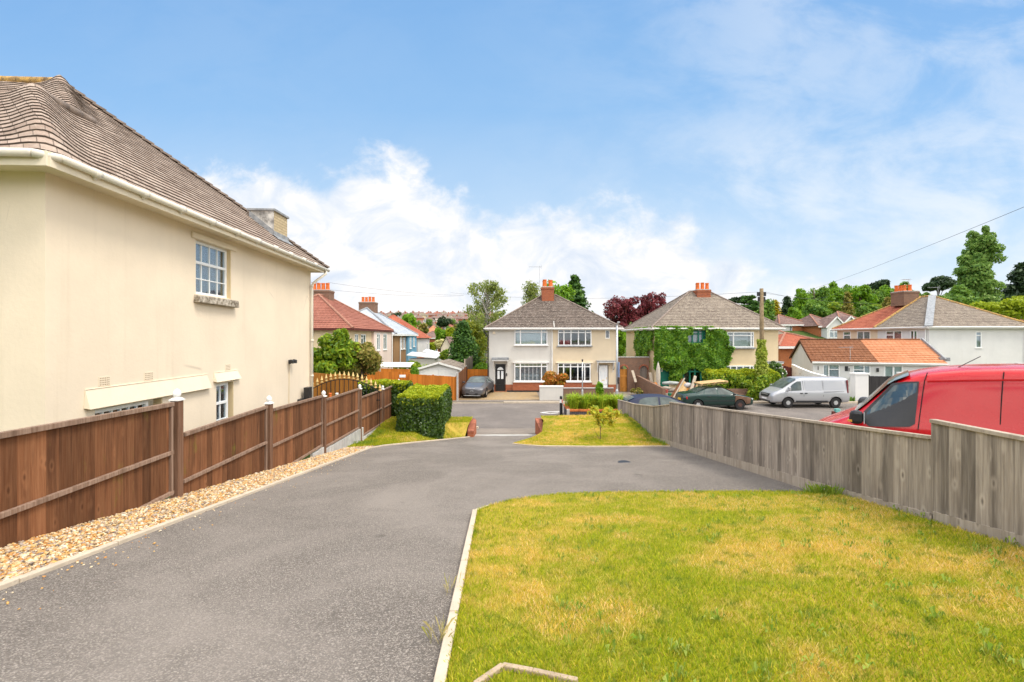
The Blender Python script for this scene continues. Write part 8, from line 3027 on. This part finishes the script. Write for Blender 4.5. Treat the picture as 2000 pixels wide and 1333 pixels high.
for s in (-1, 1):
    T.part('window', side_patch(VAN, ([(.62, 1.13), (1.50, 1.08)], [(.62, 1.70), (.86, 1.70), (1.18, 1.50)]), s, .006), M['carglass'], smooth=True)
    pn = T.part('side_panel', side_patch(VAN, ([(-.70, 1.14), (.38, 1.10)], [(-.70, 1.74), (.38, 1.74)]), s, .010), M['silverpaint'], smooth=True)
    T.part('side_panel', side_patch(VAN, ([(-2.05, 1.18), (-.82, 1.14)], [(-2.05, 1.72), (-.82, 1.74)]), s, .010), M['silverpaint'], smooth=True)
    T.part('door_rail', strip(VAN, [(-2.12, 1.06), (-1.4, 1.04), (-.78, 1.03)], s, .035, .004), M['black'])
    gp = strip(VAN, [(.50, .42), (.50, .8), (.50, 1.2), (.50, 1.74)], s, .014)
    g2 = strip(VAN, [(-.76, .42), (-.76, .8), (-.76, 1.2), (-.76, 1.76)], s, .014)
    T.part('door_gap', gp, M['dark'])
    T.part('door_gap', g2, M['dark'])
    T.part('side_moulding', strip(VAN, [(-1.05, .42), (-.3, .42), (.5, .42), (1.0, .42)], s, .13, .006), M['black'])
    hm = MB()
    for x in (.28, .58):
        hm.box(x, s * .96 - .02, .92, x + .16, s * .96 + .02, .98)
    T.part('door_handle', hm, M['black'], bevel=.01)
    T.part('tail_light', MB().hexa([(-2.53, s * .80, .95), (-2.36, s * .955, .95), (-2.30, s * .92, .95), (-2.45, s * .75, .95), (-2.49, s * .74, 1.78), (-2.34, s * .86, 1.78), (-2.30, s * .82, 1.78), (-2.42, s * .7, 1.78)]), mat('dark_red_lens', (.16, .02, .03), .25, spec=.6), bevel=.01)
    T.part('headlight', MB().hexa([(2.47, s * .50, .80), (2.15, s * .90, .86), (2.05, s * .84, .86), (2.35, s * .48, .80), (2.38, s * .50, .92), (1.98, s * .89, 1.06), (1.94, s * .82, 1.06), (2.28, s * .48, .92)]), M['headlamp'], bevel=.02)
    T.part('fog_light', MB().hexa([(2.46, s * .60, .52), (2.32, s * .86, .52), (2.2, s * .80, .52), (2.3, s * .58, .52), (2.44, s * .56, .68), (2.28, s * .90, .70), (2.2, s * .82, .7), (2.3, s * .54, .68)]), M['black'], bevel=.02)
    T.part('mirror', MB().box(1.42, s * 1.04 - .12, 1.10, 1.56, s * 1.04 + .10, 1.36), M['silverpaint'], bevel=.05)
T.part('grille', MB().hexa([(2.56, -.42, .66), (2.56, .42, .66), (2.4, .42, .66), (2.4, -.42, .66), (2.475, -.50, .88), (2.475, .50, .88), (2.35, .5, .88), (2.35, -.5, .88)][::1]), M['black'], bevel=.02)
T.part('grille_bar', MB().box(2.50, -.36, .80, 2.525, .36, .835), M['alloy'], bevel=.008)
T.part('lower_intake', MB().box(2.46, -.6, .36, 2.55, .6, .44), M['black'], bevel=.015)
T.part('number_plate', MB().box(2.53, -.26, .50, 2.56, .26, .60), M['upvc'])

# ---- red van right behind the grey fence, nose to the left
PSI = R(40)
S0 = Vector((5.67, 6.9))        # a point of its near side, under the door window


def rs_(px):                    # photo x -> length along the near side (nose positive) and depth
    k = (px - CX) / FPX
    s = (S0.x - S0.y * k) / (math.cos(PSI) + k * math.sin(PSI))
    return s, S0.y + s * math.sin(PSI)


def rp_(px, py):                # photo point -> local (x, z) on the near side (ground -2.25)
    s, Y = rs_(px)
    return s, (CY - py) / FPX * Y + 2.25


REDV = [(-2.90, .40, .95, 1.62, .80, .62), (-2.85, .30, .98, 1.78, .86, .68), (-2.7, .24, .99, 1.85, .875, .70), (-2.0, .22, .99, 1.88, .88, .715), (-1.4, .22, .99, 1.875, .88, .715), (-.85, .22, .98, 1.84, .88, .71), (-.5, .22, .97, 1.785, .88, .70),
        (-.24, .22, .965, 1.715, .88, .69), (.0, .22, .96, 1.585, .88, .69), (.29, .22, .95, 1.22, .88, .71), (.46, .22, .92, 1.04, .875, .72), (.56, .22, .88, .985, .87, .72), (.78, .23, .78, .87, .85, .68), (1.02, .26, .68, .75, .80, .6), (1.12, .34, .58, .65, .70, .48)]
c_ = S0 + Vector((math.sin(PSI), math.cos(PSI))) * .88
T = Thing('panel_van', 'bright red panel van parked just behind the grey fence, nose to the left', 'van', (c_.x, c_.y, -2.25), math.pi - PSI)
WBR = (-2.15, .62)
T.part('body', car_body('body', REDV, [(x, .31, .37) for x in WBR], [M['redpaint'], M['dark']], 3), None)
wheels(T, [(x, s * .78, s) for x in WBR for s in (-1, 1)], .315, .2, ['alloy'] * 4, 6)
T.part('windscreen', screen_patch(REDV, .45, -.22, .98, .97, .010), M['carglass'], smooth=True)
M['tint'] = mat('dark_tinted_glass', (.03, .055, .06), .02, .3, 3, spec=1.0)
for s in (-1, 1):
    Q = lambda *ps: [rp_(*p) for p in ps]
    bot = Q((1693, 821), (1703, 828), (1776, 830), (1783, 825))
    topp = Q((1693, 807), (1746, 755), (1768, 751), (1792, 750))
    bot0 = Q((1684, 823), (1698, 833), (1777, 834), (1787, 829))
    top0 = Q((1686, 806), (1742, 751), (1768, 747.5), (1796, 747))
    T.part('window_frame', side_patch(REDV, (bot0, top0), s, .004, 18, 6), M['black'], smooth=True)
    T.part('window', side_patch(REDV, (bot, topp), s, .009, 18, 6), M['tint'], smooth=True)
    gp = strip(REDV, Q((1793, 840), (1798, 805), (1803, 770), (1807, 745), (1813, 730)), s, .011, .001)
    g2 = strip(REDV, Q((1954, 840), (1958, 790), (1962, 750), (1966, 728)), s, .011, .001)
    T.part('door_gap', gp, M['dark'])
    T.part('door_gap', g2, M['dark'])
    T.part('swage_line', strip(REDV, Q((1812, 747), (1880, 745.5), (1960, 744.5), (2080, 744)), s, .022, -.002), M['redpaint'])
    mx, mz = rp_(1671, 812)
    mr = T.part('mirror', MB().hexa([(mx - .09, s * .92, mz - .10), (mx + .09, s * .92, mz - .10), (mx + .07, s * 1.09, mz - .11), (mx - .11, s * 1.09, mz - .11), (mx - .09, s * .93, mz + .09), (mx + .07, s * .93, mz + .09), (mx + .05, s * 1.10, mz + .11), (mx - .11, s * 1.10, mz + .11)]), M['black'], bevel=.055)
    T.part('mirror_glass', MB().hexa([(mx - .098, s * .94, mz - .08), (mx - .09, s * .94, mz - .08), (mx - .11, s * 1.08, mz - .09), (mx - .122, s * 1.08, mz - .09), (mx - .098, s * .94, mz + .07), (mx - .09, s * .94, mz + .07), (mx - .11, s * 1.09, mz + .09), (mx - .122, s * 1.09, mz + .09)]), M['headlamp'], mr)
    T.part('indicator', MB().box(mx + .03, s * 1.085 - .02, mz - .07, mx + .085, s * 1.085 + .02, mz - .04), mat('amber_lens', (.70, .33, .06), .3), mr)
    T.part('pillar_trim', strip(REDV, Q((1681, 819), (1690, 806), (1700, 797), (1722, 776), (1742, 757)), s, .035, .006), M['black'])
    T.part('headlight', MB().hexa([(1.10, s * .50, .56), (.95, s * .80, .58), (.85, s * .74, .58), (1.0, s * .46, .56), (1.05, s * .52, .68), (.86, s * .81, .72), (.8, s * .74, .72), (.95, s * .48, .68)]), M['headlamp'], bevel=.02)
T.part('roof_aerial', MB().tube([(-.75, .35, 1.80), (-1.0, .35, 1.98)], .006, 6), M['black'])
T.part('front_grille', MB().box(1.06, -.35, .42, 1.13, .35, .54), M['black'], bevel=.02)
